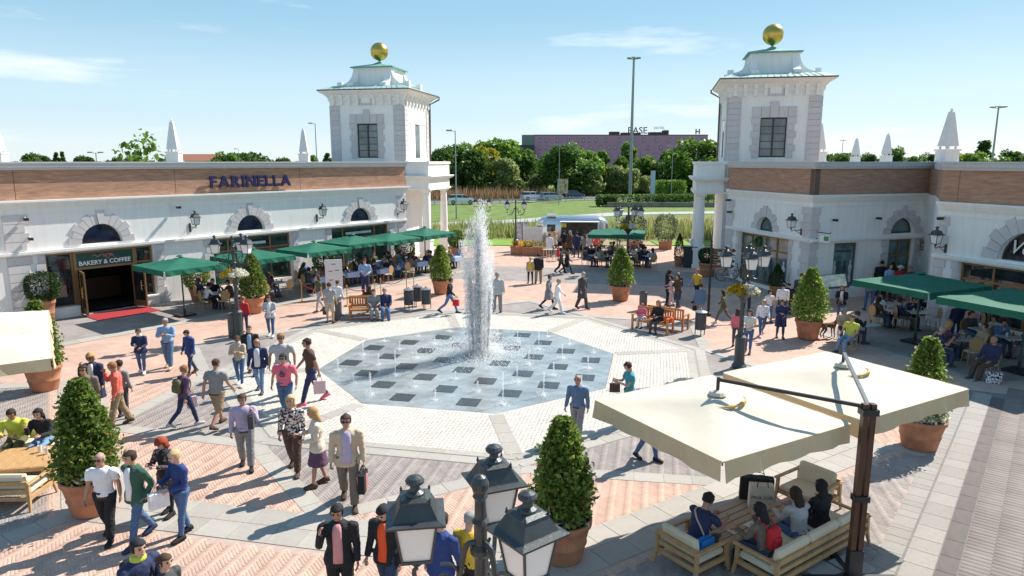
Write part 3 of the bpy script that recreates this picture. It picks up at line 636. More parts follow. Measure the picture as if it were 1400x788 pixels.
    MB().loft([[(lo - .60, -.60, 11.78), (hi + .60, -.60, 11.78), (hi + .60, D + .60, 11.78), (lo - .60, D + .60, 11.78)], [(cx - g2, cy - g2, 12.06), (cx + g2, cy - g2, 12.06), (cx + g2, cy + g2, 12.06), (cx - g2, cy + g2, 12.06)]]).build('lower_roof', M('pale_copper', (.34, .48, .45), .6, var=.12, scale=2), t)
    m = MB()
    for k in range(14): xx = lo + (hi - lo) * (k + .5) / 14; m.tube([(xx, -.58, 11.80), (cx + (xx - cx) * .86, cy - g2 + .02, 12.07)], .02, 4)
    m.build('roof_seam', copper, t)
    # attic: box plus curved buttresses in both directions
    hw = 1.42
    MB().bb(cx - hw, cx + hw, cy - hw, cy + hw, 12.0, 13.42).build('attic', plaster, t)
    for i, (dx_, dy_) in enumerate(((1, 0), (-1, 0), (0, 1), (0, -1))):
        P = []; n = 9
        for k in range(n + 1):
            a = math.pi / 2 * k / n; P.append((2.45 - 1.0 * math.sin(a), 12.28 + 1.12 * (1 - math.cos(a))))
        poly = [(hw - .02, 12.0), (2.58, 12.0), (2.58, 12.28), *P, (hw - .02, 13.40)]
        for yo in (-1.24, 1.24): MB().xz(poly, yo - .22, yo + .22).build('scroll_buttress', plaster, t, loc=(cx, cy, 0), rz=[0, math.pi, math.pi / 2, -math.pi / 2][i])
    for sx_ in (-1, 1):
        for sy_ in (-1, 1): MB().bb(-.18, .18, -.18, .18, 12.0, 12.46).build('corner_block', trim, t, loc=(cx + sx_ * 2.58, cy + sy_ * 1.24, 0))
    h3 = 1.62; MB().loft([[(cx - h3, cy - h3, z), (cx + h3, cy - h3, z), (cx + h3, cy + h3, z), (cx - h3, cy + h3, z)] for z in (13.42, 13.5)]).loft([[(cx - h3 * q, cy - h3 * q, z), (cx + h3 * q, cy - h3 * q, z), (cx + h3 * q, cy + h3 * q, z), (cx - h3 * q, cy + h3 * q, z)] for q, z in ((1, 13.5), (.25, 13.80), (.06, 13.98))]).build('cap_roof', copper, t)
    MB().lathe([(.10, 13.9), (.05, 14.02), (.12, 14.08), (.05, 14.14)], (cx, cy, 0), 10).build('spindle', copper, t)
    MB().sphere((cx, cy, 14.72), .64, 28, 18).build('gold_ball', gold, t, smooth=True)
    # drain pipe on the inner rear corner
    xe = X(-.7); MB().tube([(xe, D + .5, 11.7), (xe, D + .45, 11.5), (X(-.12), D - .05, 11.1), (X(-.1), D - .1, 6.8)], .06, 6).build('drain_pipe', brownpipe, t)
    # ---- portico block on the inner side
    pd = 1.7
    for z0, z1, o_ in ((4.78, 4.92, .10), (4.92, 5.55, 0), (5.55, 5.63, .12), (5.63, 5.73, .24), (5.73, 5.80, .30), (5.80, 6.62, .0), (6.62, 6.80, .08)):
        m = MB(); x0, x1 = sorted((X(-pd - o_), X(.25))); m.bb(x0, x1, -o_, D - .4 + o_, z0, z1); m.build('entablature', trim if o_ else plaster, t)
    x0, x1 = sorted((X(-.05), X(.25)))
    MB().bb(x0 if face < 0 else X(.6), x1 if face > 0 else X(.6), -.06, .0, .1, 4.78).build('pier', quoinm, t) if False else None
    for yy in (.38, D - .8):
        colm(t, X(-pd + .36), yy)
    for k in range(13): piece('quoin_stone', quoinm, t, (X(.32), -.02, .1 + .36 * (k + .5)), (.62, .07, .34))
    return t
COLM = {}
def colm(parent, x, y):
    if not COLM:
        COLM['p'] = MB().bb(-.42, .42, -.42, .42, 0, .25).bb(-.36, .36, -.36, .36, .25, 1.15).bb(-.42, .42, -.42, .42, 1.15, 1.32).mesh('pedestal', trim)
        COLM['c'] = MB().bb(-.33, .33, -.33, .33, 1.32, 1.42).lathe([(.33, 1.42), (.34, 1.48), (.29, 1.55), (.30, 1.6), (.28, 1.64), (.275, 2.6), (.235, 4.42), (.27, 4.46), (.24, 4.5), (.24, 4.56), (.31, 4.64)], n=20).bb(-.33, .33, -.33, .33, 4.64, 4.78).mesh('column', trim)
    link('pedestal', COLM['p'], parent, (x, y, 0)); link('column', COLM['c'], parent, (x, y, 0))
tower('gate_tower', 'white square tower with gold ball behind the shop with navy letters', -7.55, 50.0, 5.6, 5.4, +1)
tower('gate_tower', 'white square tower with gold ball rising above the right brick shop', 13.35, 44.2, 5.45, 5.4, -1)
# ---------------------------------------------------------------- roof obelisks
def obelisk(label, px, Y, top):
    x = (px - 700) / FPX * (.984 * Y + .1); t = thing('roof_obelisk', label, 'obelisk', (x, Y, 6.5), PR + .3, 'obelisks on the flat roofs')
    d = .984 * Y; h = top - 6.5; w = .34 * h / 2.9
    MB().bb(-w * 1.35, w * 1.35, -w * 1.35, w * 1.35, 0, h * .10).bb(-w * 1.1, w * 1.1, -w * 1.1, w * 1.1, h * .1, h * .28).bb(-w * 1.25, w * 1.25, -w * 1.25, w * 1.25, h * .28, h * .31).build('base', trim, t)
    for sx_ in (-1, 1):
        for sy_ in (-1, 1): MB().sphere((sx_ * w * .7, sy_ * w * .7, h * .335), w * .2, 8, 5).build('foot_ball', trim, t)
    MB().loft([[(-w * q, -w * q, z), (w * q, -w * q, z), (w * q, w * q, z), (-w * q, w * q, z)] for q, z in ((.98, h * .36), (.30, h * .93), (.02, h * .965))]).build('shaft', M('obelisk_white', (.70, .69, .67), .8, var=.03), t)
    MB().sphere((0, 0, h * .975), w * .2, 8, 6).build('finial', trim, t)
def topz(px, py, Y): return atY(px, py, Y)[2]
obelisk('white obelisk on the roof cut by the left edge of the photo', 1, 38, topz(1, 165, 38))
obelisk('white obelisk behind the parapet above the lone leafy tree top', 240, 46, topz(240, 163, 46))
obelisk('pair like white obelisk just left of the left tower', 417, 58, topz(417, 175, 58))
obelisk('tall grey white obelisk above the right brick front', 1292, 36, topz(1292, 148, 36))
obelisk('slim obelisk standing against the right edge of the right tower', 1117, 52, topz(1117, 165, 52))
obelisk('small far obelisk, left one of the pair right of the tower', 1168, 58, topz(1168, 188, 58))
obelisk('small far obelisk, right one of the pair right of the tower', 1210, 55, topz(1210, 182, 55))
# flat roofs carrying them
tag(MB().prism([(-40, 36), (-19, 37), (-8.3, 50.5), (-13.2, 51.9), (-12, 64), (-60, 64)], 6.2, 6.44).build('flat_roof', roofm), 'flat grey roof behind the parapet left of the left tower', 'roof')
tag(MB().prism([(20, 48), (45, 48), (45, 64), (20, 64)], 0, 6.3).build('flat_roof', roofm), 'flat grey roofed block behind the right tower', 'building')
# ================================================================ LANDSCAPE BEYOND THE SQUARE
asph = M('asphalt', (.16, .16, .165), .9, var=.1, scale=.5); kerbm = M('road_kerb', (.5, .49, .46), .9)
dry = M('dry_meadow', (.26, .23, .11), .95, var=.35, scale=.4, bump=.8, bscale=12)
def strip(name, pts, w, z, mat, kind='structure', z0=-.05):
    m = MB(); pts = [np.array(p, float) for p in pts]
    L = []; 
    for i, p in enumerate(pts):
        t = pts[min(i + 1, len(pts) - 1)] - pts[max(i - 1, 0)]; t /= np.linalg.norm(t); nr = np.array([-t[1], t[0]]); L.append((p - nr * w / 2, p + nr * w / 2))
    for (a, b), (c, d) in zip(L[:-1], L[1:]): m.prism([tuple(a), tuple(c), tuple(d), tuple(b)], z0, z)
    return tag(m.build(name, mat), kind=kind)
strip('road', [(-70, 112), (-30, 114), (0, 123), (25, 139), (60, 158), (120, 180)], 8.5, .03, asph)
strip('road_edge', [(-70, 107.3), (-30, 109.3), (2, 118.6), (28, 134.6), (62, 153.3), (120, 175)], .5, .06, kerbm)
strip('path', [(-60, 72), (-14, 74), (0, 80), (14, 92), (30, 95), (60, 96)], 4.2, .02, M('path_gravel', (.38, .37, .36), .95, var=.06))
tag(MB().prism([(-40, 57), (-9, 57), (-4, 70), (10, 78), (20, 86), (60, 90), (60, 57)], -.05, .0).build('meadow_ground', dry), kind='structure')
tag(MB().prism([(-12, 56.6), (2.5, 56.6), (2.5, 61.5), (-12, 61.5)], -.04, .05).build('lawn_strip', M('mown_grass', (.15, .28, .03), .95, var=.2, scale=1, bump=.6, bscale=20)), kind='structure')
tag(MB().prism([(12, 56.6), (30, 56.6), (30, 60), (12, 60)], -.04, .05).build('lawn_strip', _mats['mown_grass']), kind='structure')
# reeds and tall grass
def blades(name, n, xr, yr, h, col, w=.05, seed=1, zf=None):
    r = np.random.default_rng(seed); x = r.uniform(*xr, n); y = r.uniform(*yr, n)
    dens = np.sin(x * .9 + 1.3) * np.sin(y * .8) + r.uniform(-1, 1.2, n); k = dens > 0
    if zf is not None: k &= zf(x, y)
    x, y = x[k], y[k]; n = len(x); hh = h * r.uniform(.5, 1.1, n) * (1 + .25 * np.sin(x * 1.7) * np.cos(y)); a = r.uniform(0, math.pi, n); lx = r.normal(0, .18, n) * hh; ly = r.normal(0, .18, n) * hh
    ca, sa = np.cos(a) * w, np.sin(a) * w
    V = np.stack([np.stack([x - ca, y - sa, 0 * x], 1), np.stack([x + ca, y + sa, 0 * x], 1), np.stack([x + lx * .6 + ca * .6, y + ly * .6 + sa * .6, hh * .65], 1), np.stack([x + lx, y + ly, hh], 1)], 1).reshape(-1, 3)
    i = np.arange(n)[:, None] * 4; F = np.concatenate([i + [0, 1, 2], i + [0, 2, 3]], 1).reshape(-1, 3)
    return tag(link(name, npmesh(name, V, F, col)), kind='stuff')
blades('tall_grass', 16000, (-14, 30), (60, 78), 1.15, leafmat('straw_blade', (.16, .17, .05), (.48, .42, .22)), seed=3, zf=lambda x, y: (y < 66 + np.clip(x + 5, 0, 99) * .55) & ~((x < 2.5) & (y < 61.8)) & ~((x > 12) & (y < 60.5)))
blades('reed_bed', 9000, (-13, 30), (61, 70), 1.4, leafmat('green_blade', (.10, .15, .03), (.32, .36, .12)), seed=5, w=.06)
blades('roadside_grass', 5000, (-30, 10), (122, 132), 2.2, leafmat('rust_blade', (.16, .10, .05), (.32, .22, .12)), seed=6, w=.1, zf=lambda x, y: y > 121 + .55 * np.clip(x, -5, 99) + 3)
# ---- trees
def crownmesh(name, n, rx, rz, cz, size, mat, seed, lumps=26, shape='round'):
    r = np.random.default_rng(seed); u = r.normal(size=(lumps, 3)); u /= np.linalg.norm(u, axis=1)[:, None]
    rad = r.uniform(.45, .95, lumps) ** .6; Cc = u * rad[:, None] * [rx * .72, rx * .72, rz * .75]
    if shape == 'tall': Cc[:, :2] *= (1.0 - .55 * (Cc[:, 2:3] / rz + .2))
    lr = r.uniform(.24, .42, lumps) * rx
    li = r.integers(0, lumps, n); v = r.normal(size=(n, 3)); v /= np.linalg.norm(v, axis=1)[:, None]; q = r.uniform(.6, 1.05, n)
    P = Cc[li] + v * (lr[li] * q)[:, None]; P[:, 2] = P[:, 2] * 1.0 + cz
    V, F = leaves(P, size, seed=seed + 1, outward=v * .8, aspect=.75)
    return npmesh(name, V, F, mat), Cc + [0, 0, cz]
bark = M('bark', (.085, .065, .05), .95, var=.3, scale=6, bump=.6)
TREES = {}
def treekind(key, n, rx, rz, cz, size, mat, seed, shape='round'):
    me, Cc = crownmesh('crown', n, rx, rz, cz, size, mat, seed, shape=shape); m = MB(); m.tube([(0, 0, -.1), (.1, 0, cz * .4), (0, .1, cz * .8), (0, 0, cz + rz * .5)], [rx * .09, rx * .07, rx * .05, rx * .02], 8, 3)
    r = random.Random(seed)
    for k in range(7):
        c = Cc[r.randrange(len(Cc))]; m.tube([(0, 0, cz * (.4 + .07 * k)), tuple((c + [0, 0, cz * .5]) * [.5, .5, .6]), tuple(c)], [rx * .045, rx * .03, rx * .01], 5)
    TREES[key] = (me, m.mesh('trunk', bark))
LG = leafmat('leaf_mid_green', (.06, .13, .016), (.22, .36, .05)); LD = leafmat('leaf_dark_green', (.03, .075, .014), (.12, .21, .04)); LY = leafmat('leaf_yellow_green', (.16, .19, .02), (.45, .40, .04)); LP = leafmat('leaf_pale_green', (.15, .21, .06), (.38, .44, .16))
treekind('mid', 5200, 4.2, 5.0, 5.0, .55, LG, 11); treekind('dark', 5200, 4.4, 5.0, 4.9, .55, LD, 12); treekind('yellow', 4500, 3.4, 4.2, 5.4, .55, LY, 13); treekind('pale', 4500, 3.2, 3.9, 4.0, .5, LP, 14)
treekind('tall', 4500, 2.6, 5.2, 6.5, .5, LG, 15, 'tall'); treekind('cypress', 2500, 1.1, 4.5, 5.2, .45, LD, 16, 'tall'); treekind('sparse', 620, 2.6, 3.0, 5.0, .5, LG, 17)
TL = {'mid': 'broad mid green tree', 'dark': 'dense dark green tree', 'yellow': 'tree with yellow tinged crown', 'pale': 'pale silvery green tree', 'tall': 'tall narrow green tree', 'cypress': 'narrow dark cypress', 'sparse': 'thin open crowned tree'}
rt = random.Random(5)
def tree(kind, px, Y, topy=None, label=None, wide=1, hide=0, grp='trees in the belt beyond the road'):
    x = (px - 700) / FPX * (.984 * Y + 1.2); h0 = {'mid': 10.4, 'dark': 10.2, 'yellow': 9.8, 'pale': 8.3, 'tall': 11.5, 'cypress': 9.5, 'sparse': 7.8}[kind]
    top = atY(px, topy, Y)[2] if topy else h0; s = top / h0 * (1.17 if 'belt' in grp else 1.09)
    t = thing(kind if 0 else 'tree', label or TL[kind], 'tree', (x, Y, 0), rt.uniform(0, 6.28), grp); t.scale = (s * wide, s * wide, s)
    link('crown', TREES[kind][0], t); link('trunk', TREES[kind][1], t); return t
for i, (k, px, Y, ty, w, lb_) in enumerate([
 ('dark', 604, 142, 205, 1, 'dark tree directly beside the white gate tower of the left shop'), ('yellow', 612, 150, 207, .9, 'orange tinted low crown just right of the left tower'), ('mid', 628, 148, 198, 1.1, 'green tree behind the slim left light pole'), ('dark', 640, 138, 206, 1.1, 'dark low tree in front left of the yellow crown'),
 ('yellow', 662, 146, 203, 1.0, 'yellow tinged tree in the left clump'), ('mid', 655, 156, 196, 1.1, 'green tree behind the yellow tinged one'), ('mid', 682, 152, 192, 1.25, 'tallest green tree of the left clump'), ('pale', 690, 140, 216, 1, 'paler bushy tree below the tallest of the left clump'), ('dark', 708, 150, 205, 1, 'dark tree at the right end of the left clump'),
 ('mid', 716, 158, 207, .9, 'green tree standing before the hotel stair block'), ('pale', 733, 140, 238, .8, 'grey green bush tree above the parked white cars'), ('mid', 748, 156, 222, .9, 'small tree in the dip between both clumps'),
 ('dark', 778, 138, 201, 1.35, 'largest dark round tree at the middle of the belt'), ('mid', 800, 143, 206, 1.1, 'lighter green tree joined to the large dark one'), ('tall', 822, 148, 208, 1.0, 'green crown right of the large dark tree'), ('pale', 812, 138, 236, 1, 'pale tree low beside the large dark tree'),
 ('tall', 848, 150, 216, 1.1, 'narrow tree left of the high lighting mast'), ('tall', 857, 158, 197, 1.0, 'high dark pointed tree by the lighting mast'), ('pale', 842, 141, 226, 1, 'silvery willow like tree left of the mast foot'), ('pale', 862, 140, 230, 1, 'silvery tree in front of the mast foot'),
 ('mid', 880, 150, 215, 1.0, 'green tree right of the lighting mast'), ('pale', 882, 141, 240, .9, 'light shrub like tree left of the blue pylon'), ('dark', 905, 148, 210, 1.1, 'dark tree behind the blue pylon'), ('dark', 915, 136, 222, 1.15, 'brownish green tree above the clipped bushes'), ('yellow', 925, 150, 216, .8, 'yellow tipped tree above the clipped bushes'),
 ('mid', 952, 132, 192, 1.35, 'big green tree against the right gate tower'), ('dark', 970, 136, 205, 1.2, 'dark tree hidden partly by the right portico')]):
    tree(k, px, Y, ty, lb_, w)
for i, (k, px, Y, ty, w, lb_) in enumerate([('dark', 40, 210, 209, 1.2, 'dark tree cluster right of the cut obelisk'), ('dark', 62, 230, 211, 1.2, 'second dark tree from the left above the long parapet'), ('cypress', 81, 220, 207, 1, 'left one of two cypresses above the parapet'), ('cypress', 89, 220, 206, 1, 'right one of two cypresses above the parapet'), ('dark', 108, 230, 213, 1, 'low dark tree right of the cypresses'), ('dark', 125, 230, 213, 1.3, 'wide low dark tree by the small flood light'), ('dark', 158, 250, 215, 1, 'small dark tree left of the airy tree'), ('dark', 166, 255, 215, 1, 'tiny dark tree nearest the airy tree'), ('sparse', 203, 62, 191, .85, 'airy sparse tree with sky showing through above the parapet'),
 ('mid', 312, 200, 206, 1.1, 'bright green tree right of the white obelisk'), ('dark', 290, 220, 212, 1.2, 'dark tree beside the small red roof'), ('dark', 337, 240, 213, .7, 'lone small tree right of the bright green one'), ('dark', 356, 260, 217, 1, 'low tree left of the paired obelisks'), ('dark', 380, 260, 216, 1, 'low twin crowned tree left of the obelisk'), ('dark', 395, 250, 215, 1, 'low dark tree touching the far obelisk'), ('tall', 430, 240, 211, 1, 'narrow tree right of the obelisk before the tower'), ('cypress', 449, 230, 208, 1.4, 'dark tree touching the left edge of the left tower'),
 ('dark', 1152, 230, 210, 1, 'dark tree just left of the far pair of obelisks'), ('dark', 1188, 230, 209, 1, 'dark trees between the far pair of obelisks'), ('dark', 1228, 210, 201, 1.1, 'taller dark tree right of the far obelisks'), ('mid', 1250, 200, 211, 1, 'low green tree left of the big obelisk'), ('dark', 1268, 230, 209, 1, 'dark tree nearest the left side of the big obelisk'), ('mid', 1323, 150, 206, 1.2, 'bright green bush crown right of the big obelisk'), ('yellow', 1310, 160, 208, .9, 'reddish brown low crown right of the big obelisk'), ('cypress', 1340, 160, 190, 1.9, 'dark conifer left of the right light mast'), ('dark', 1368, 200, 205, 1.3, 'dark tree right of the right light mast'), ('mid', 1362, 170, 213, 1.2, 'light green low tree right of the right light mast'), ('dark', 1392, 200, 210, 1.3, 'dark tree cut by the right edge of the photo'), ('dark', 1405, 200, 207, 1, 'dark tree beyond the right edge')]):
    tree(k, px, Y, ty, lb_, w, grp='far trees above the roof parapets')
tree('dark', 1296, 220, 213, 'dark tree behind the big obelisk foot', 1, grp='far trees above the roof parapets')
# clipped bushes and hedge
def bushmesh(name, n, sx, sy, sz, size, mat, seed, box=False):
    r = np.random.default_rng(seed); v = r.normal(size=(n, 3)); v /= np.linalg.norm(v, axis=1)[:, None]
    if box: v = v / np.max(np.abs(v), axis=1)[:, None] * .9 + v * .1
    q = r.uniform(.72, 1.02, n)[:, None]; P = v * q * [sx, sy, sz]; P += np.sin(P * 5) * .05; P[:, 2] += sz * .96; k = P[:, 2] > 0
    V, F = leaves(P[k], size, seed=seed, outward=v[k], aspect=.7); return npmesh(name, V, F, mat)
for px, lb_ in ((907, 'left one of two clipped round topped bushes by the blue pylon'), (925, 'right one of two clipped round topped bushes by the blue pylon')):
    x = (px - 700) / FPX * (.984 * 118 + 1.2); t = thing('clipped_bush', lb_, 'bush', (x, 118, 0), 0, 'clipped bushes by the pylon')
    link('crown', bushmesh('crown', 2600, 1.35, 1.3, 1.9, .3, LG, px, True), t); MB().tube([(0, 0, 0), (0, 0, 1.5)], .15, 6).build('trunk', bark, t)
me = bushmesh('low_hedge', 9000, 11, 1.2, .95, .3, LD, 77, True); h = link('low_hedge', me); h.location = (24, 108, 0); tag(h, 'long low dark hedge behind the grey path at the right tower', 'hedge')
tag(MB().bb(14.5, 35, 106, 106.5, -.1, .7).build('garden_wall', M('rough_wall', (.22, .19, .16), .95, var=.3, scale=1, bump=.8)), 'low rough wall under the dark hedge beyond the path', 'wall')
# ---- hotel
ht = thing('hotel_building', 'long pink purple hotel block far behind the tree belt', 'building', (4.0, 300, 0), 0)
def hotelmat():
    m = bpy.data.materials.new('hotel_cladding_hazed'); m.use_nodes = True; n, l = m.node_tree.nodes, m.node_tree.links; b = n['Principled BSDF']; b.inputs['Roughness'].default_value = .7
    t = n.new('ShaderNodeTexCoord'); sp = n.new('ShaderNodeSeparateXYZ'); l.new(t.outputs['Object'], sp.inputs[0]); nz = n.new('ShaderNodeTexWhiteNoise'); nz.noise_dimensions = '1D'
    mu = n.new('ShaderNodeMath'); mu.operation = 'MULTIPLY'; mu.inputs[1].default_value = .9; l.new(sp.outputs['X'], mu.inputs[0]); fl = n.new('ShaderNodeMath'); fl.operation = 'FLOOR'; l.new(mu.outputs[0], fl.inputs[0]); l.new(fl.outputs[0], nz.inputs['W'])
    r = n.new('ShaderNodeValToRGB'); r.color_ramp.elements[0].color = (.56, .26, .35, 1); r.color_ramp.elements[1].color = (.50, .25, .38, 1); l.new(nz.outputs['Value'], r.inputs[0]); l.new(r.outputs[0], b.inputs['Base Color']); return m  # cladding colours lightened to carry the distance haze
HM = hotelmat(); x1 = 78.7
MB().bb(5.5, x1, 0, 16, 0, 17.6).build('wall', HM, ht); MB().bb(.3, 5.49, .3, 14, 0, 17.9).build('stair_block', M('grey_green_cladding', (.22, .26, .22), .7, var=.1, scale=.3), ht)
MB().bb(-4, 5.3, -2.5, .2, 0, 13.6).build('dark_annex', M('dark_cladding', (.05, .045, .05), .6), ht); MB().bb(5.4, x1 + .1, -.1, 16.1, 17.6, 17.95).build('roof_edge', M('purple_trim', (.20, .09, .17), .7), ht)
for a, b, h in ((38, 42, 1.4), (43, 47, 1.0), (48, 51, .9), (55, 61, 1.2), (61, 63, 2.0)): MB().bb(a, b, 4, 9, 17.95, 17.95 + h).build('roof_plant', M('plant_dark', (.06, .06, .06), .8), ht)
WMf = MB().bb(-.5, .5, -.12, 0, -.85, .85).mesh('window', M('hotel_window_frame', (.16, .09, .16), .6)); WMp = MB().bb(-.38, .38, -.16, -.13, -.65, .65).mesh('pane', M('hotel_pane', (.36, .38, .40), .2))
rw = random.Random(4)
for fl_ in range(5):
    x = 7.5 + rw.uniform(0, 2)
    while x < x1 - 2:
        w = link('window', WMf, ht, (x, 0, 15.6 - fl_ * 3.05)); link('pane', WMp, w); x += rw.choice((2.6, 3.8, 3.8, 4.6, 5.4))
text('roof_letters', 'BASE', 3.9, M('roof_letter_green', (.14, .17, .12), .6), ht, (45.5, 5, 18.6), ext=.15, bold=.04)
text('roof_letters', 'HOTEL', 1.5, _mats['roof_letter_green'], ht, (56.8, 5, 20.4), ext=.1)
for k in range(7): MB().bb(44 + k * 2.6, 44.12 + k * 2.6, 5, 5.1, 17.9, 19.4).build('letter_post', _mats['plant_dark'], ht)
text('roof_letters', 'H', 3.0, _mats['roof_letter_green'], ht, (74.5, 5, 18.4), ext=.1, bold=.1)
# small red roofed house far left, seen just above the parapet
hs_ = thing('house', 'small house roof with red tiles far behind the left parapet', 'house', ((273 - 700) / FPX * 200, 200, 0), 0)
MB().bb(-5, 5, 0, 8, 0, 7).build('wall', plaster, hs_); MB().loft([[(-5.6, -.5, 7), (5.6, -.5, 7), (5.6, 8.5, 7), (-5.6, 8.5, 7)], [(-5.6, 3.9, 8.9), (5.6, 3.9, 8.9), (5.6, 4.1, 8.9), (-5.6, 4.1, 8.9)]]).build('roof', M('red_tiles', (.32, .13, .08), .9), hs_)
# ---- poles
pole_m = M('galvanised_pole', (.30, .33, .34), .5, metal=.3)
def mast(label, px, Y, topy, r, heads=1, group='tall light masts'):
    x = (px - 700) / FPX * (.984 * Y + 1.2); top = atY(px, topy, Y)[2]; t = thing('light_mast', label, 'light mast', (x, Y, 0), 0, group)
    MB().tube([(0, 0, 0), (0, 0, top)], [r, r * .55], 8).build('pole', pole_m, t)
    for k in range(heads):
        a = k * math.pi * 2 / max(heads, 1) + (math.pi if heads == 1 else .3); rr_ = .5 + top * .02
        MB().tube([(0, 0, top - .1), (rr_ * math.cos(a), rr_ * math.sin(a), top)], r * .3, 5).bb(rr_ * math.cos(a) - .35, rr_ * math.cos(a) + .35, rr_ * math.sin(a) - .2, rr_ * math.sin(a) + .2, top - .05, top + .12).build('lamp_head', pole_m, t)
mast('very tall high mast rising above the hotel and trees', 861, 135, 80, .36, 6); mast('slim light pole rising from the lawn right of the left tower', 624, 84, 179, .10)
mast('slim light pole between the obelisk and the left tower', 436, 120, 169, .12); mast('tall many headed light mast at the upper right', 1349, 110, 147, .2, 5)
mast('thin light pole in front of the dark round tree', 764, 112, 198, .07); mast('thin pole above the clipped bushes', 917, 116, 200, .07); mast('far double headed mast left of the right obelisks', 1148, 240, 192, .15, 3)
mast('small double flood light above the left parapet', 139, 100, 209, .1, 2); mast('thin far pole left of the small house', 183, 150, 208, .08); mast('thin far pole right of the bright green tree', 330, 170, 204, .08)
# pylon, billboard, guard rail
t = thing('sign_pylon', 'tall pale blue sign pylon left of the clipped bushes', 'pylon', ((891.5 - 700) / FPX * (.984 * 116 + 1.2), 116, 0), 0)
MB().bb(-.35, .35, -.2, .2, 1.6, 5.3).build('panel', M('pylon_blue', (.38, .47, .62), .4), t); MB().bb(-.25, .25, -.12, .12, 0, 1.6).build('foot', M('pylon_grey', (.55, .56, .58), .5), t)
t = thing('billboard', 'small roadside billboard with brown and white picture before the dark tree', 'billboard', ((769 - 700) / FPX * (.984 * 119 + 1.2), 119, 0), 0)
MB().bb(-.9, .9, -.05, .05, 1.5, 3.9).build('panel', M('billboard_print', (.40, .30, .22), .5, var=.9, scale=1.6), t); 
for s_ in (-.6, .6): MB().bb(s_ - .05, s_ + .05, -.04, .04, 0, 1.5).build('post', pole_m, t)
gr = thing('guard_rail', 'long grey roadside guard rail in front of the parked cars', 'guard rail', (0, 0, 0)); gpts = [(-30, 108.4), (-8, 112.5), (2, 117.4), (15, 125), (28, 133.2), (40, 139)]
gm_ = MB()
for (a, b), (c, d) in zip(gpts[:-1], gpts[1:]): gm_.tube([(a, b, .62), (c, d, .62)], .09, 4); gm_.tube([(a, b, .35), (c, d, .35)], .05, 4)
gm_.build('rail', M('rail_steel', (.45, .45, .46), .5, metal=.5), gr)
for (a, b), (c, d) in zip(gpts[:-1], gpts[1:]):
    n = int(math.hypot(c - a, d - b) / 2.2)
    for k in range(n): f = k / n; MB().bb(-.06, .06, -.04, .04, 0, .85).build('post', _mats['rail_steel'], gr, loc=(a + (c - a) * f, b + (d - b) * f, 0))
# ---- cars
def car(label, px, Y, col, rz, scale=1.0, wagon=True):
    x = (px - 700) / FPX * (.984 * Y + 1.2); t = thing('parked_car', label, 'car', (x, Y, .03), rz, 'cars parked along the far road'); t.scale = (scale,) * 3
    paint = M('car_paint_%d' % round(col[2] * 100), col, .25, metal=.2, var=.02, coat=.6); dg = M('car_glass', (.02, .025, .03), .08, spec=.8)
    def ring(x, hw, z0, z1, zt=None): return [(x, -hw, z0), (x, hw, z0), (x, hw * 1.02, (z0 + z1) / 2), (x, hw * .95, z1), (x, -hw * .95, z1), (x, -hw * 1.02, (z0 + z1) / 2)]
    MB().loft([ring(-2.1, .68, .4, .78), ring(-2.02, .80, .25, .98), ring(-1.4, .86, .22, 1.02), ring(0, .88, .22, 1.0), ring(1.1, .87, .22, .96), ring(1.75, .82, .24, .84), ring(2.05, .70, .34, .70)]).build('body', paint, t, smooth=False)
    cab = lambda x0, x1, x2, x3, hw0, hw1, z0, z1: [[(x0, -hw0, z0), (x3, -hw0, z0), (x3, hw0, z0), (x0, hw0, z0)], [(x1, -hw1, z1), (x2, -hw1, z1), (x2, hw1, z1), (x1, hw1, z1)]]
    r0 = -2.0 if wagon else -1.7
    MB().loft(cab(r0, r0 + .35, .35, 1.15, .82, .66, .98, 1.40)).build('window_band', dg, t); MB().loft(cab(r0 + .33, r0 + .42, .28, .40, .68, .64, 1.40, 1.47)).build('roof', paint, t)
    for xx in (-.85, .1): MB().bb(xx - .04, xx + .04, -.80, .80, .98, 1.36).build('pillar', paint, t)
    for xx in (-1.3, 1.3):
        for yy in (-.8, .8):
            w = MB().xz([(.32 * math.cos(k * math.pi / 8), .32 * math.sin(k * math.pi / 8)) for k in range(16)], -.1, .1).build('wheel', M('tyre', (.02, .02, .02), .8), t, loc=(xx, yy, .32)); MB().xz([(.18 * math.cos(k * math.pi / 5), .18 * math.sin(k * math.pi / 5)) for k in range(10)], -.115, .115).build('rim', M('rim', (.4, .4, .42), .4, metal=.6), w)
    for yy in (-.6, .6): MB().bb(1.93, 2.04, yy - .14, yy + .14, .58, .70).build('headlight', M('headlight', (.75, .78, .8), .2), t); MB().bb(-2.1, -2.0, yy - .12, yy + .12, .7, .9).build('tail_light', M('tail_light', (.4, .02, .02), .3), t)
car('white hatchback parked just right of the left portico', 631, 113, (.72, .73, .74), .12, 1.05); car('white estate car left of the silver one on the far road', 729, 124, (.70, .71, .72), .35, 1.05); car('silver grey car between the white and the dark blue cars', 754, 124, (.34, .40, .46), .40); car('dark blue car rightmost in the row on the far road', 784, 131, (.03, .05, .10), .45)

